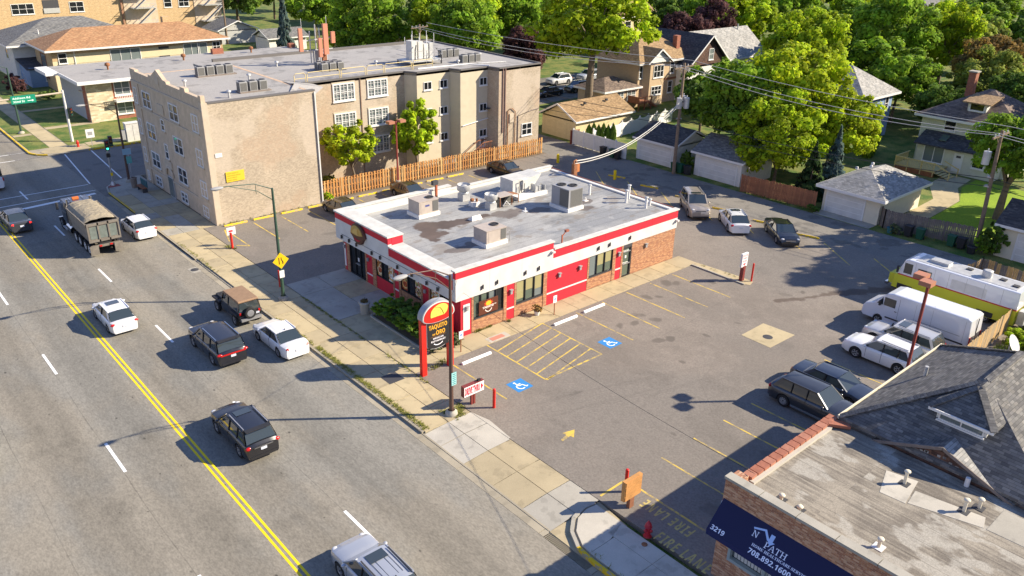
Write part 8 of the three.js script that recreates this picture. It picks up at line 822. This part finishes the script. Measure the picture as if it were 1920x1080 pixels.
{ const far = [[89.3, -18.3, 12.1, 7.0], [97.0, -31.9, 12.9, 6.0], [112.4, -2.5, 10.4, 5.7], [105.3, -34.1, 13.4, 7.2], [115.3, -26.7, 11.7, 4.7], [122.9, -19.0, 13.6, 7.2], [136.5, -11.1, 10.4, 5.2], [103.4, -58.6, 13.7, 5.3], [115.4, -58.1, 13.8, 7.1], [121.4, -46.9, 12.3, 5.8], [137.3, -44.6, 11.6, 7.0], [144.5, -38.4, 13.0, 6.7], [153.5, -29.7, 13.0, 6.9], [163.7, -21.0, 12.2, 6.8], [80.9, -112.3, 9.9, 7.1], [89.5, -98.1, 11.8, 6.6], [125.7, -79.9, 12.7, 5.9], [139.2, -79.2, 13.3, 5.2], [137.5, -69.0, 12.3, 7.2], [147.9, -64.9, 13.6, 5.4], [150.5, -54.6, 13.4, 5.4], [163.2, -55.2, 10.1, 5.7], [174.5, -52.3, 10.1, 6.3], [182.9, -44.8, 10.3, 6.7], [198.9, -32.1, 10.9, 5.4], [69.0, -165.3, 13.2, 7.1], [90.1, -127.8, 12.4, 4.9], [98.0, -125.9, 13.2, 6.2], [102.9, -117.5, 12.2, 5.7], [116.2, -115.7, 12.5, 6.4], [135.6, -110.2, 12.8, 6.7], [150.7, -109.5, 11.9, 6.1], [152.3, -95.9, 13.8, 6.5], [168.9, -95.7, 13.9, 5.8], [167.6, -80.6, 12.9, 6.2], [184.4, -84.3, 13.7, 6.2], [188.8, -70.7, 10.6, 5.0], [231.0, -59.0, 9.6, 4.9], [241.9, -53.4, 14.0, 4.8], [234.5, -40.8, 12.8, 6.4], [78.6, -179.2, 12.7, 6.9], [95.1, -168.2, 12.0, 6.5], [108.0, -172.4, 11.7, 6.8], [117.1, -157.1, 12.7, 6.9], [126.9, -146.6, 13.0, 6.8], [138.1, -148.7, 13.4, 6.7], [143.6, -130.4, 12.2, 6.0], [157.5, -127.6, 12.0, 6.2], [169.5, -123.5, 13.2, 6.1], [184.8, -115.2, 13.7, 7.0], [195.2, -103.9, 12.1, 6.8], [207.5, -104.8, 10.9, 7.0], [217.2, -91.9, 9.7, 6.2], [247.6, -92.8, 12.5, 6.8], [242.2, -77.8, 11.0, 6.2], [259.4, -68.1, 13.5, 6.9], [278.5, -62.7, 11.9, 6.2], [108.5, -70.5, 12.5, 5.6], [128, -62, 13, 6.5], [127, -34, 12.5, 6.0], [140, -24, 12, 6.5], [176, -36, 12, 7], [210, -46, 11, 6], [73, -85, 13, 6], [81, -78, 14, 6.5], [97, -80, 13.5, 6.5], [99, -104, 13, 6.5], [120, -130, 14, 7], [110, -143, 13, 6.5]];
  const k = [['green', 'mid green broad tree in the wooded blocks beyond the houses'], ['deep', 'dark green broad tree in the wooded blocks beyond the houses'], ['lime', 'lime green broad tree in the wooded blocks beyond the houses'], ['olive', 'olive broad tree in the wooded blocks beyond the houses']], pick = [0, 1, 0, 2, 1, 3, 1, 0, 2, 1, 0, 3];
  camera.updateMatrixWorld(); camera.updateProjectionMatrix();
  const where = (x, h, z) => { const v = new THREE.Vector3(x, h * 0.6, z).project(camera), u = v.x, d = Math.hypot(x + 29, z - 38); return (u < -0.1 ? 'behind the pink antennas' : u < 0.1 ? 'behind the apartment roof end' : u < 0.32 ? 'behind the tall lime tree' : u < 0.52 ? 'behind the purple trees' : u < 0.75 ? 'above the blue house' : 'towards the top right corner') + (d < 150 ? ' in near row' : d < 195 ? ' in middle row' : ' in farthest row'); };
  const lab = far.map(([x, z, h], i) => { const m = k[pick[i % 12]][0]; return [{ green: 'mid green', deep: 'dark green', lime: 'lime green', olive: 'olive' }[m] + ' tree ' + where(x, h, z), new THREE.Vector3(x, h, z).project(camera).x]; }), same = {}; lab.forEach((q, i) => (same[q[0]] ??= []).push(i)); for (const s in same) if (same[s].length > 1) same[s].sort((a, b) => lab[a][1] - lab[b][1]).forEach((j, n) => { lab[j][0] = s + ', ' + ord[n] + ' from left'; });
  far.forEach(([x, z, h, r], i) => { const m = k[pick[i % 12]][0], l = lab[i][0]; tree('backdrop_tree', l, x, z, h, r, CF[i % 3], LM[m], { far: 1, fork: h * 0.35, group: k[pick[i % 12]][0] + ' trees of the wooded blocks' }); }); }
// shrubs and weeds
function shrub(label, x, z, h, r, m, k = 0) { const t = thing('shrub', label, 'shrub', [x, 0, z]); part(t, 'stems', [tube([[0, 0, 0], [0.1, h * 0.4, 0.05], [0.2, h * 0.7, 0.1]], 0.025, 0.01, 5), tube([[0, 0, 0], [-0.12, h * 0.4, 0], [-0.2, h * 0.7, -0.1]], 0.025, 0.01, 5)], M.bark, true); const c = shade(new THREE.Mesh(CS[k], m)); c.name = 'foliage'; c.position.y = h * 0.45; c.scale.set(r, h * 0.55, r); t.add(c); }
[['bushy shrub at the north end of the restaurant planting bed', -1.9, -5.3, 1.6, 1.5, LM.green], ['second shrub in the planting bed below the food posters', -1.6, -3.9, 1.75, 1.6, LM.deep], ['third shrub in the planting bed', -1.8, -2.6, 1.6, 1.6, LM.green], ['tall weedy shrub behind the pylon sign', -1.6, -1.2, 1.6, 1.5, LM.deep], ['pale shrub under the pylon sign', -2.5, 0.2, 0.9, 0.8, LM.sage], ['small weeds at the restaurant corner', -0.9, 0.6, 0.9, 0.5, LM.sage], ['ivy mound on the corner of the right edge garage', 44.3, 16.4, 3.0, 1.3, LM.deep], ['leafy vine pile against the alley pole', 43.9, 15.9, 1.6, 0.9, LM.green], ['ivy between the two white garages', 43.4, -15.2, 2.6, 0.9, LM.deep], ['bush by the brown fence end', 42.4, 0.9, 0.7, 0.7, LM.deep], ['weedy bush behind the pale weathered fence', 31.5, 24.6, 1.3, 1.4, LM.green], ['tall weeds right of the dish', 28.2, 24.4, 1.2, 1.3, LM.lime], ['shrub bed in front of the vans fence corner', 35.6, 23.8, 1.4, 1.6, LM.green], ['low bush by the wing wall downspout', 7.3, -30.0, 0.9, 0.6, LM.lime], ['courtyard bush by the apartment wall', 10.0, -34.6, 1.1, 0.9, LM.olive], ['dark purple bush beside the pale house', -3.8, -101, 3.0, 1.6, LM.purple], ['bushes along the yellow flats wall', -1.2, -94.5, 1.3, 1.4, LM.deep], ['plants in tubs at the grey fence', 42.7, 8.9, 1.0, 0.6, LM.sage]].forEach(([l, x, z, h, r, m], i) => shrub(l, x, z, h, r, m, i % 2));
function tufts(name, label, list, m, seed) { const r = rng(seed), pos = []; for (const [x0, z0, x1, z1, n, w, h] of list) for (let i = 0; i < n; i++) { const k = r(), cx = x0 + (x1 - x0) * k + (r() - 0.5) * w, cz = z0 + (z1 - z0) * k + (r() - 0.5) * w; for (let j = 0; j < 7; j++) { const a = r() * 6.283, hh = h * (0.4 + 0.8 * r()), bx = cx + (r() - 0.5) * 0.12, bz = cz + (r() - 0.5) * 0.12, d = 0.08 + 0.1 * r(), e = 0.018; pos.push(bx - Math.sin(a) * e, 0, bz + Math.cos(a) * e, bx + Math.sin(a) * e, 0, bz - Math.cos(a) * e, bx + Math.cos(a) * d, hh, bz + Math.sin(a) * d); } } stuff(name, label, 'weeds', G(pos), m); }
tufts('kerb_weeds', 'grass and weeds growing along the kerb and walk joints', [[-8.0, -10, -8.0, -5, 60, 0.25, 0.1], [-7.95, -4.6, -7.95, 7.2, 420, 0.3, 0.10], [-5.1, -12, -5.1, -3.5, 90, 0.12, 0.08], [-5.1, -1, -5.1, 3.4, 24, 0.15, 0.2], [-8.0, -28, -8.0, -20, 60, 0.3, 0.08], [-5.0, 6.4, -5.9, 7.4, 80, 0.5, 0.1], [-6.2, 6.4, -5.6, 7.3, 60, 0.4, 0.1], [-4.2, 2.2, -2.7, 1.9, 26, 0.5, 0.25], [1.2, 0.12, 2.6, 0.12, 26, 0.12, 0.22], [4.0, 0.3, 4.0, 0.3, 8, 0.2, 0.25], [-5.3, -24.6, -4.8, -23.6, 22, 0.4, 0.2], [-7.9, 19.5, -8.1, 22.5, 14, 0.2, 0.15], [-3.5, -29.7, 6, -29.6, 40, 0.3, 0.2], [42.0, -7, 42.6, 0.6, 60, 0.5, 0.25], [41.8, -30, 41.9, -22, 60, 0.4, 0.1], [43.0, 7.6, 44.6, 14.6, 40, 0.5, 0.25], [22.6, 2.4, 23.1, 6.4, 14, 0.4, 0.12]], mat(0.21, 0.21, 0.04, 1), 661);
{ const r = rng(662), pos = []; for (let i = 0; i < 9000; i++) { const k = r(), x = 20 + k * 18, z = 23.4 + r() * 6; if (x < 14.5 || z > 23.2 + 6) continue; const a = r() * 6.283, h = 0.15 + 0.3 * r(), e = 0.03; pos.push(x - Math.sin(a) * e, 0, z + Math.cos(a) * e, x + Math.sin(a) * e, 0, z - Math.cos(a) * e, x + Math.cos(a) * 0.15, h, z + Math.sin(a) * 0.15); } stuff('tall_grass', 'unmown bright grass behind the pale weathered fence', 'grass', G(pos), mat(0.17, 0.25, 0.03, 1)); }
struct('south_lawn', 'grass plot behind the parked vans', sheet(rect(14.2, 60, 24.25, 60), -0.003), M.lawn);
// ---------- poles, lights, signs, wires ----------
M.poleGreen = mat(0.035, 0.075, 0.05, 0.45); M.poleBrown = mat(0.10, 0.055, 0.04, 0.5); M.wire = mat(0.03, 0.03, 0.03, 0.7); M.wirePale = mat(0.5, 0.49, 0.46, 0.7); M.wireLight = mat(0.45, 0.44, 0.42, 0.6); M.teal = mat(0.10, 0.36, 0.36, 0.5);
function cobra(label, x, z, h, reach, m, hy, o = {}) { const t = thing('street_light', label, 'street light', [x, 0, z], 'cobra head street lights'), lx = x - reach; part(t, 'base', lathe([[0.36, 0], [0.34, 0.18], [0.22, 0.24], [0.2, 0.3]], x, 0, z, 16), M.walkGrey); part(t, 'pole', cyl(x, 0.2, h, z, 0.13, 14, 0.075), m); part(t, 'arm', tube([[x, h - 0.05, z], [x - reach * 0.35, h + (hy - h) * 0.75, z], [lx + 0.5, hy, z], [lx + 0.15, hy, z]], 0.035, 0.03, 8), m); part(t, 'arm_brace', tube([[x, h - 0.85, z], [x - reach * 0.3, h - 0.2 + (hy - h) * 0.3, z], [lx + 0.7, hy - 0.05, z]], 0.028, 0.025, 8), m); part(t, 'arm_strut', bar([x - reach * 0.32, h + (hy - h) * 0.6, z], [x - reach * 0.32, h - 0.2, z], 0.03, 0.03), m); const hd = part(t, 'lamp_head', ell(lx - 0.15, hy - 0.02, z, 0.45, 0.11, 0.19, 16, 8), M.grey); part(hd, 'lens', ell(lx - 0.22, hy - 0.09, z, 0.22, 0.08, 0.14, 12, 6), M.white); return t; }
const p1 = cobra('green street light pole carrying the yellow merge sign', -6.3, -12.5, 8.3, 3.6, M.poleGreen, 9.0), p2 = cobra('brown street light pole in front of the pylon sign', -6.0, 6.9, 8.5, 2.9, M.poleBrown, 9.2);
part(p2, 'parking_sign', box(-6.12, -5.78, 1.95, 2.75, 7.08, 7.1), M.teal); part(p2, 'sign_print', planeOn('S', 7.1, -6.11, -5.79, 1.96, 2.74, 0.004), signPrint(64, 144, g => { g.fillStyle = '#9fd0cf'; g.fillRect(0, 0, 64, 144); g.fillStyle = '#2c7f82'; for (let i = 0; i < 6; i++) g.fillRect(10, 14 + i * 22, 44, 10); }));
{ const g = new THREE.BoxGeometry(0.86, 0.86, 0.02); g.rotateZ(Math.PI / 4); g.translate(-6.3, 3.05, -12.32); const ms = part(p1, 'merge_sign', g, M.roadYellow); const pr = new THREE.PlaneGeometry(0.84, 0.84); pr.rotateZ(Math.PI / 4); const uv = pr.attributes.uv, ps = pr.attributes.position; for (let i = 0; i < 4; i++) uv.setXY(i, ps.getX(i) / 1.2 + 0.5, ps.getY(i) / 1.2 + 0.5); pr.translate(-6.3, 3.05, -12.308); part(ms, 'symbol', keepUV(pr.toNonIndexed()), signPrint(128, 128, (c) => { c.fillStyle = '#e2b40e'; c.fillRect(0, 0, 128, 128); c.fillStyle = '#1b1812'; c.fillRect(46, 38, 8, 54); c.fillRect(72, 74, 5, 6); c.fillRect(72, 84, 5, 6); c.strokeStyle = '#1b1812'; c.lineWidth = 7; c.beginPath(); c.moveTo(80, 92); c.lineTo(80, 76); c.lineTo(68, 56); c.lineTo(68, 38); c.stroke(); })); part(p1, 'speed_plate', box(-6.48, -6.12, 1.75, 2.3, -12.34, -12.32), M.white); }
cobra('slim dark street light at the apartment corner', -5.5, -47.4, 7.7, 3.0, M.poleBrown, 8.1); cobra('green street light far up the avenue on the lawn strip', -9.1, -74.9, 7.8, 3.4, M.poleGreen, 8.3);
function box2(label, x, z, h, m, heads, rot) { const t = thing('lot_light', label, 'lamp post', [x, 0, z], 'box head lot lamps'); part(t, 'base', cyl(x, 0, 0.5, z, 0.25, 14), M.walkGrey); part(t, 'pole', box(x - 0.07, x + 0.07, 0.5, h, z - 0.07, z + 0.07), m); for (const [dx, dz] of heads) { part(t, 'arm', bar([x, h - 0.08, z], [x + dx * 0.4, h - 0.08, z + dz * 0.4], 0.06, 0.06), m); const hd = part(t, 'lamp_box', box(x + dx * 0.65 - 0.33, x + dx * 0.65 + 0.33, h - 0.18, h + 0.08, z + dz * 0.65 - 0.33, z + dz * 0.65 + 0.33), mat(0.40, 0.17, 0.10, 0.6)); part(hd, 'lens', box(x + dx * 0.65 - 0.26, x + dx * 0.65 + 0.26, h - 0.2, h - 0.18, z + dz * 0.65 - 0.26, z + dz * 0.65 + 0.26), M.glassPale); } }
box2('maroon lamp post with two box heads by the shingled house', 15.5, 22.25, 7.7, M.maroon, [[-1, 0.2], [0.2, -0.8]]); box2('red lamp post with two box heads at the orange fence', 15.4, -30.1, 6.6, M.maroon, [[-1, 0], [1, 0]]);
// traffic signals
const sigY = mat(0.02, 0.02, 0.02, 0.5), lens = { red: mat(0.25, 0.02, 0.02, 0.3), amber: mat(0.22, 0.12, 0.02, 0.3), green: new THREE.MeshStandardMaterial({ color: lin(0.02, 0.4, 0.25), emissive: lin(0.05, 1, 0.6), emissiveIntensity: 1.5 }) };
function sigHead(t, x, y, z, lit) { const h = part(t, 'signal_head', box(x - 0.17, x + 0.17, y, y + 1.0, z - 0.14, z + 0.14), sigY); ['green', 'amber', 'red'].forEach((c, i) => { part(h, 'lens', ell(x, y + 0.18 + i * 0.32, z + 0.14, 0.11, 0.11, 0.03, 10, 6), c === 'green' && !lit ? mat(0.02, 0.12, 0.08, 0.3) : lens[c]); part(h, 'visor', box(x - 0.13, x + 0.13, y + 0.3 + i * 0.32, y + 0.32 + i * 0.32, z + 0.14, z + 0.32), sigY); }); }
{ const t = thing('traffic_signal', 'traffic signal post with lit green light at the apartment corner', 'traffic light', [-7.1, 0, -47.2]); part(t, 'pole', cyl(-7.1, 0, 4.2, -47.2, 0.07, 10), M.steel); part(t, 'foot', lathe([[0.25, 0], [0.2, 0.25], [0.1, 0.4]], -7.1, 0, -47.2, 12), M.steel); sigHead(t, -7.1, 3.6, -47.0, true); sigHead(t, -6.65, 3.9, -47.2, false); part(t, 'walk_head', box(-7.3, -6.95, 2.9, 3.3, -47.1, -46.9), sigY); part(t, 'call_button', box(-7.2, -7.0, 1.0, 1.3, -47.1, -47.05), M.roadYellow); }
{ const t = thing('mast_arm_signal', 'white mast arm signal with green street name sign across the side street', 'traffic light', [-5.4, 0, -67.4]); part(t, 'pole', cyl(-5.4, 0, 6.0, -67.4, 0.16, 14, 0.12), M.offwhite); part(t, 'arm', tube([[-5.4, 5.7, -67.4], [-13, 5.5, -67.4], [-20, 5.9, -67.4]], 0.11, 0.06, 10), M.stoneTan); sigHead(t, -5.0, 3.0, -67.1, false); sigHead(t, -13.6, 4.9, -67.2, false); const sg2 = part(t, 'street_name_sign', box(-10.8, -8.3, 5.0, 5.9, -67.25, -67.2), mat(0.0, 0.24, 0.16, 0.5)); part(sg2, 'print', planeOn('S', -67.2, -10.75, -8.35, 5.05, 5.85, 0.006), signPrint(256, 96, (g, w, h) => { g.fillStyle = '#0c8a6a'; g.fillRect(0, 0, w, h); g.fillStyle = '#e9f4ef'; g.font = 'bold 36px sans-serif'; g.fillText('Addison Rd', 14, 40); g.fillText('32nd St', 14, 84); g.fillRect(170, 66, 52, 8); g.beginPath(); g.moveTo(218, 56); g.lineTo(240, 70); g.lineTo(218, 84); g.fill(); })); }
{ const t = thing('lawn_sign', 'white board sign on posts in the corner lawn', 'sign', [-4.2, 0, -63.8]); part(t, 'post', box(-4.25, -4.2, 0, 1.2, -63.85, -63.8), M.steel); part(t, 'board', box(-4.7, -3.8, 1.0, 2.0, -63.82, -63.78), M.white); part(t, 'print', box(-4.5, -4.0, 1.3, 1.7, -63.78, -63.77), M.grey); }
{ const t = thing('signal_cabinet', 'pale traffic control cabinet on the corner lawn', 'cabinet', [0.4, 0, -63.6]); part(t, 'body', box(-0.4, 1.1, 0, 2.1, -64.1, -63.3), M.acWhite); part(t, 'lid', box(-0.45, 1.15, 2.1, 2.2, -64.15, -63.25), M.offwhite); part(t, 'side_box', box(-0.95, -0.4, 0.3, 1.4, -63.9, -63.4), M.grey); part(t, 'door_seam', box(0.34, 0.36, 0.1, 2.0, -63.3, -63.29), M.dark); }
{ const t = thing('fire_hydrant', 'small red hydrant on the corner lawn across the side street', 'hydrant', [-5.6, 0, -64.4]); part(t, 'barrel', lathe([[0.15, 0], [0.12, 0.1], [0.12, 0.5], [0.16, 0.55], [0.1, 0.75], [0, 0.8]], -5.6, 0, -64.4, 12), M.redPost); part(t, 'outlet', tube([[-5.8, 0.45, -64.4], [-5.4, 0.45, -64.4]], 0.06, 0.06, 8), M.redPost); }
{ const t = thing('litter_bin', 'brown slatted litter bin at the apartment corner', 'bin', [-5.7, 0, -45.2]); part(t, 'drum', lathe([[0.26, 0], [0.3, 0.9], [0.33, 0.92], [0.33, 1.0], [0.2, 1.05]], -5.7, 0, -45.2, 14), M.woodGrey); }
{ const t = thing('bus_bench', 'teal advertising bench on the apartment sidewalk', 'bench', [-5.3, 0, -43.6]); part(t, 'seat', box(-5.75, -5.3, 0.42, 0.5, -44.4, -42.7), M.woodBrown); part(t, 'backrest', box(-5.3, -5.22, 0.5, 1.15, -44.4, -42.7), mat(0.02, 0.10, 0.12, 0.5)); part(t, 'leg', box(-5.7, -5.25, 0, 0.42, -44.3, -44.2), M.dark); part(t, 'leg', box(-5.7, -5.25, 0, 0.42, -42.9, -42.8), M.dark); }
{ const t = thing('corner_sign', 'blue and white parking sign on the corner light pole', 'sign', [-5.4, 0, -46.6]); part(t, 'post', cyl(-5.4, 0, 3.0, -46.6, 0.03, 8), M.steel); part(t, 'plate', box(-5.65, -5.15, 2.1, 2.8, -46.57, -46.55), M.teal); part(t, 'plate', box(-5.9, -5.1, 3.0, 3.6, -46.57, -46.55), mat(0.25, 0.42, 0.55)); }
{ const t = thing('entry_sign', 'small white notice on a post at the north lot entrance', 'sign', [-4.75, 0, -24.6]); part(t, 'post', box(-4.78, -4.72, 0, 1.1, -24.63, -24.57), M.rust); part(t, 'board', box(-5.1, -4.35, 0.95, 1.6, -24.57, -24.54), M.white); part(t, 'print', box(-4.95, -4.6, 1.2, 1.35, -24.54, -24.535), M.red); }
// utility poles and wires
function utility(label, x, z, h, dx, dz, o) { const t = thing('utility_pole', label, 'utility pole', [x, 0, z]); part(t, 'pole', tube([[x, 0, z], [x + dx / 2, h / 2, z + dz / 2], [x + dx, h, z + dz]], 0.2, 0.13, 12), M.pole); const X = x + dx, Z = z + dz; if (o.arm) { part(t, 'crossarm', bar([X - 1.4, h - 0.5, Z - 0.1], [X + 1.4, h - 0.35, Z + 0.1], 0.12, 0.14), M.pole); for (const s of [-1, 1]) part(t, 'arm_brace', bar([X + s * 0.8, h - 0.5, Z], [X, h - 1.2, Z], 0.04, 0.04), M.pole); for (const q of [-1.3, -0.6, 0.6, 1.3]) part(t, 'insulator', cyl(X + q, h - 0.38, h - 0.15, Z, 0.05, 8), M.offwhite); } for (const [ax, ay, az] of o.tanks ?? []) { const c = part(t, 'transformer', cyl(X + ax, ay, ay + 1.1, Z + az, 0.3, 14), M.galv); part(c, 'bushing', cyl(X + ax, ay + 1.1, ay + 1.35, Z + az, 0.05, 8), M.offwhite); part(c, 'bracket', bar([X + ax * 0.3, ay + 0.6, Z + az * 0.3], [X + ax, ay + 0.6, Z + az], 0.06, 0.1), M.dark); } for (const y of o.bands ?? []) part(t, 'cable_bracket', box(X - 0.25, X + 0.25, y, y + 0.12, Z - 0.2, Z + 0.2), M.steel); return t; }
utility('tall utility pole with crossarm and transformers among the garages', 41.6, -15.4, 11.8, 0.3, -0.3, { arm: 1, tanks: [[-0.6, 7.2, 0.3], [0.7, 7.2, -0.2], [0.1, 7.2, 0.7]], bands: [5.2, 5.9] }); utility('leaning utility pole by the ivy garage with one transformer', 44.9, 15.1, 10.2, 0.2, -0.5, { arm: 1, tanks: [[-0.45, 7.3, -0.5]], bands: [5.4, 6.2] }); utility('thin utility pole beside the small grey garage far off', 41.5, -131, 11, 0, 0, { arm: 1 });
utility('utility pole north along the alley behind the apartment end', 41.0, -62, 11, 0, 0, { arm: 1 }); utility('utility pole south along the alley outside the picture', 46.5, 46, 10.5, 0, 0, { arm: 1 });
function wire(label, pts, r = 0.018, sag = 0.8, m = M.wire) { const o = []; for (let s = 0; s + 1 < pts.length; s++) { const a = pts[s], b = pts[s + 1]; for (let i = s ? 1 : 0; i <= 14; i++) { const k = i / 14; o.push([a[0] + (b[0] - a[0]) * k, a[1] + (b[1] - a[1]) * k - sag * 4 * k * (1 - k), a[2] + (b[2] - a[2]) * k]); } } solo('overhead_wire', label, 'wire', tube(o, r, r, 4), m); }
const A1 = [41.9, 11.6, -15.7], A2 = [45.1, 10.0, 14.6], A0 = [41, 10.8, -62], A3 = [46.5, 10.3, 46];
[[1.3, 0.35, 0.45], [-0.5, 0, 0.75], [-1.3, 0, 1.0]].forEach(([q, e, s], i) => wire(['upper', 'middle', 'lower'][i] + ' crossarm wire along the alley between the two poles', [A0, A1, A2, A3].map(p => [p[0] + q, p[1] + e, p[2]]), 0.028, s, M.wireLight)); wire('telephone cable along the alley below the transformers', [[41, 6, -62], [41.6, 6, -15.5], [44.9, 6.2, 14.8], [46.5, 6, 46]], 0.03, 0.6); wire('second telephone cable along the alley', [[41, 5.3, -62], [41.6, 5.3, -15.5], [44.9, 5.5, 14.8], [46.5, 5.3, 46]], 0.025, 0.7);
wire('thick pale service cable swooping from the pole to the meter rack', [[41.5, 8.0, -15.3], [22.9, 5.3, -12.3]], 0.06, 1.3, M.wirePale); wire('second pale service cable beside the thick one', [[41.5, 7.7, -15.3], [22.7, 5.1, -12.2]], 0.045, 1.25, M.wirePale); wire('service wire from the alley pole to the apartment end wall', [[41.6, 7.0, -15.5], [36, 5.2, -31.3]], 0.025, 0.9); wire('service wire from the alley pole to the tan bay house', [[41.8, 7.0, -15.5], [67, 6.2, -40]], 0.02, 0.8); wire('thin wire crossing the lot from the restaurant to the office', [[0.2, 3.2, 0.1], [-3.9, 5.15, 24.3]], 0.012, 0.35); wire('thin wire from the brown light pole to the restaurant', [[-6, 7.2, 6.9], [-0.3, 4.2, 0.06]], 0.01, 0.15);
// pots, litter and courtyard bits
{ const t = thing('planter', 'tall round concrete planter with dry plant near the shrubs', 'planter', [-3.0, 0, -6.9]); part(t, 'pot', lathe([[0.3, 0], [0.33, 0.75], [0.4, 0.78], [0.4, 0.9], [0.3, 0.92], [0, 0.85]], -3.0, 0, -6.9, 16), M.walkGrey); const c = shade(new THREE.Mesh(CS[0], leafM(0.22, 0.17, 0.07))); c.name = 'dry_plant'; c.position.set(0, 0.98, 0); c.scale.set(0.32, 0.2, 0.32); t.add(c); }
{ const t = thing('planter', 'white pot with straw coloured dry plant by the brick knee wall', 'planter', [6.2, 0, 0.75]); part(t, 'pot', lathe([[0.16, 0], [0.22, 0.3], [0.24, 0.32], [0, 0.3]], 6.2, 0, 0.75, 14), M.white); const c = shade(new THREE.Mesh(CS[1], leafM(0.42, 0.27, 0.09))); c.name = 'dry_plant'; c.position.set(0, 0.52, 0); c.scale.set(0.42, 0.3, 0.42); t.add(c); }
{ const t = thing('litter', 'torn black and white rubbish bag on the stall line by the office', 'litter', [-0.6, 0, 21.4]); part(t, 'bag', ell(-0.6, 0.1, 21.4, 0.28, 0.14, 0.22, 10, 6), M.black); part(t, 'paper', polys([[[-1.0, 0.06, 21.3], [-0.7, 0.2, 21.2], [-0.6, 0.14, 21.6], [-0.95, 0.05, 21.6]], [[-0.3, 0.1, 21.5], [-0.1, 0.04, 21.4], [-0.2, 0.12, 21.75]]]), M.white); }
{ const t = thing('back_stairs', 'brown wooden back stairs at the apartment rear by the fence', 'stairs', [27.4, 0, -32]); for (let i = 0; i < 7; i++) part(t, 'step', box(25.9 + i * 0.28, 26.2 + i * 0.28, 0.16 * i + 0.1, 0.16 * i + 0.18, -32.6, -31.6), M.woodBrown); part(t, 'landing', box(27.9, 29.2, 1.2, 1.3, -32.7, -31.5), M.woodBrown); for (const z of [-31.6, -32.6]) part(t, 'handrail', [bar([25.9, 1.0, z], [27.9, 2.2, z], 0.06, 0.08), box(27.9, 29.2, 2.15, 2.25, z - 0.03, z + 0.03)], M.woodBrown); for (let i = 0; i < 12; i++) part(t, 'baluster', box(26.0 + i * 0.27, 26.04 + i * 0.27, 0.15 + Math.min(7, i) * 0.15, 1.05 + Math.min(7, i) * 0.165, -31.62, -31.58), M.woodBrown); }
for (const [x, l] of [[22.9, 'left grey condenser on the ground in the courtyard'], [24.0, 'right grey condenser on the ground in the courtyard']]) { const t = thing('ground_condenser', l, 'condenser', [x, 0, -32.2]); part(t, 'cabinet', box(x - 0.38, x + 0.38, 0.05, 0.9, -32.6, -31.85), M.grey); part(t, 'fan', lathe([[0.3, 0], [0.3, 0.03], [0, 0.02]], x, 0.9, -32.2, 12), M.black); part(t, 'pad', box(x - 0.45, x + 0.45, 0, 0.05, -32.7, -31.75), M.walkGrey); }
renderer.render(scene, camera);
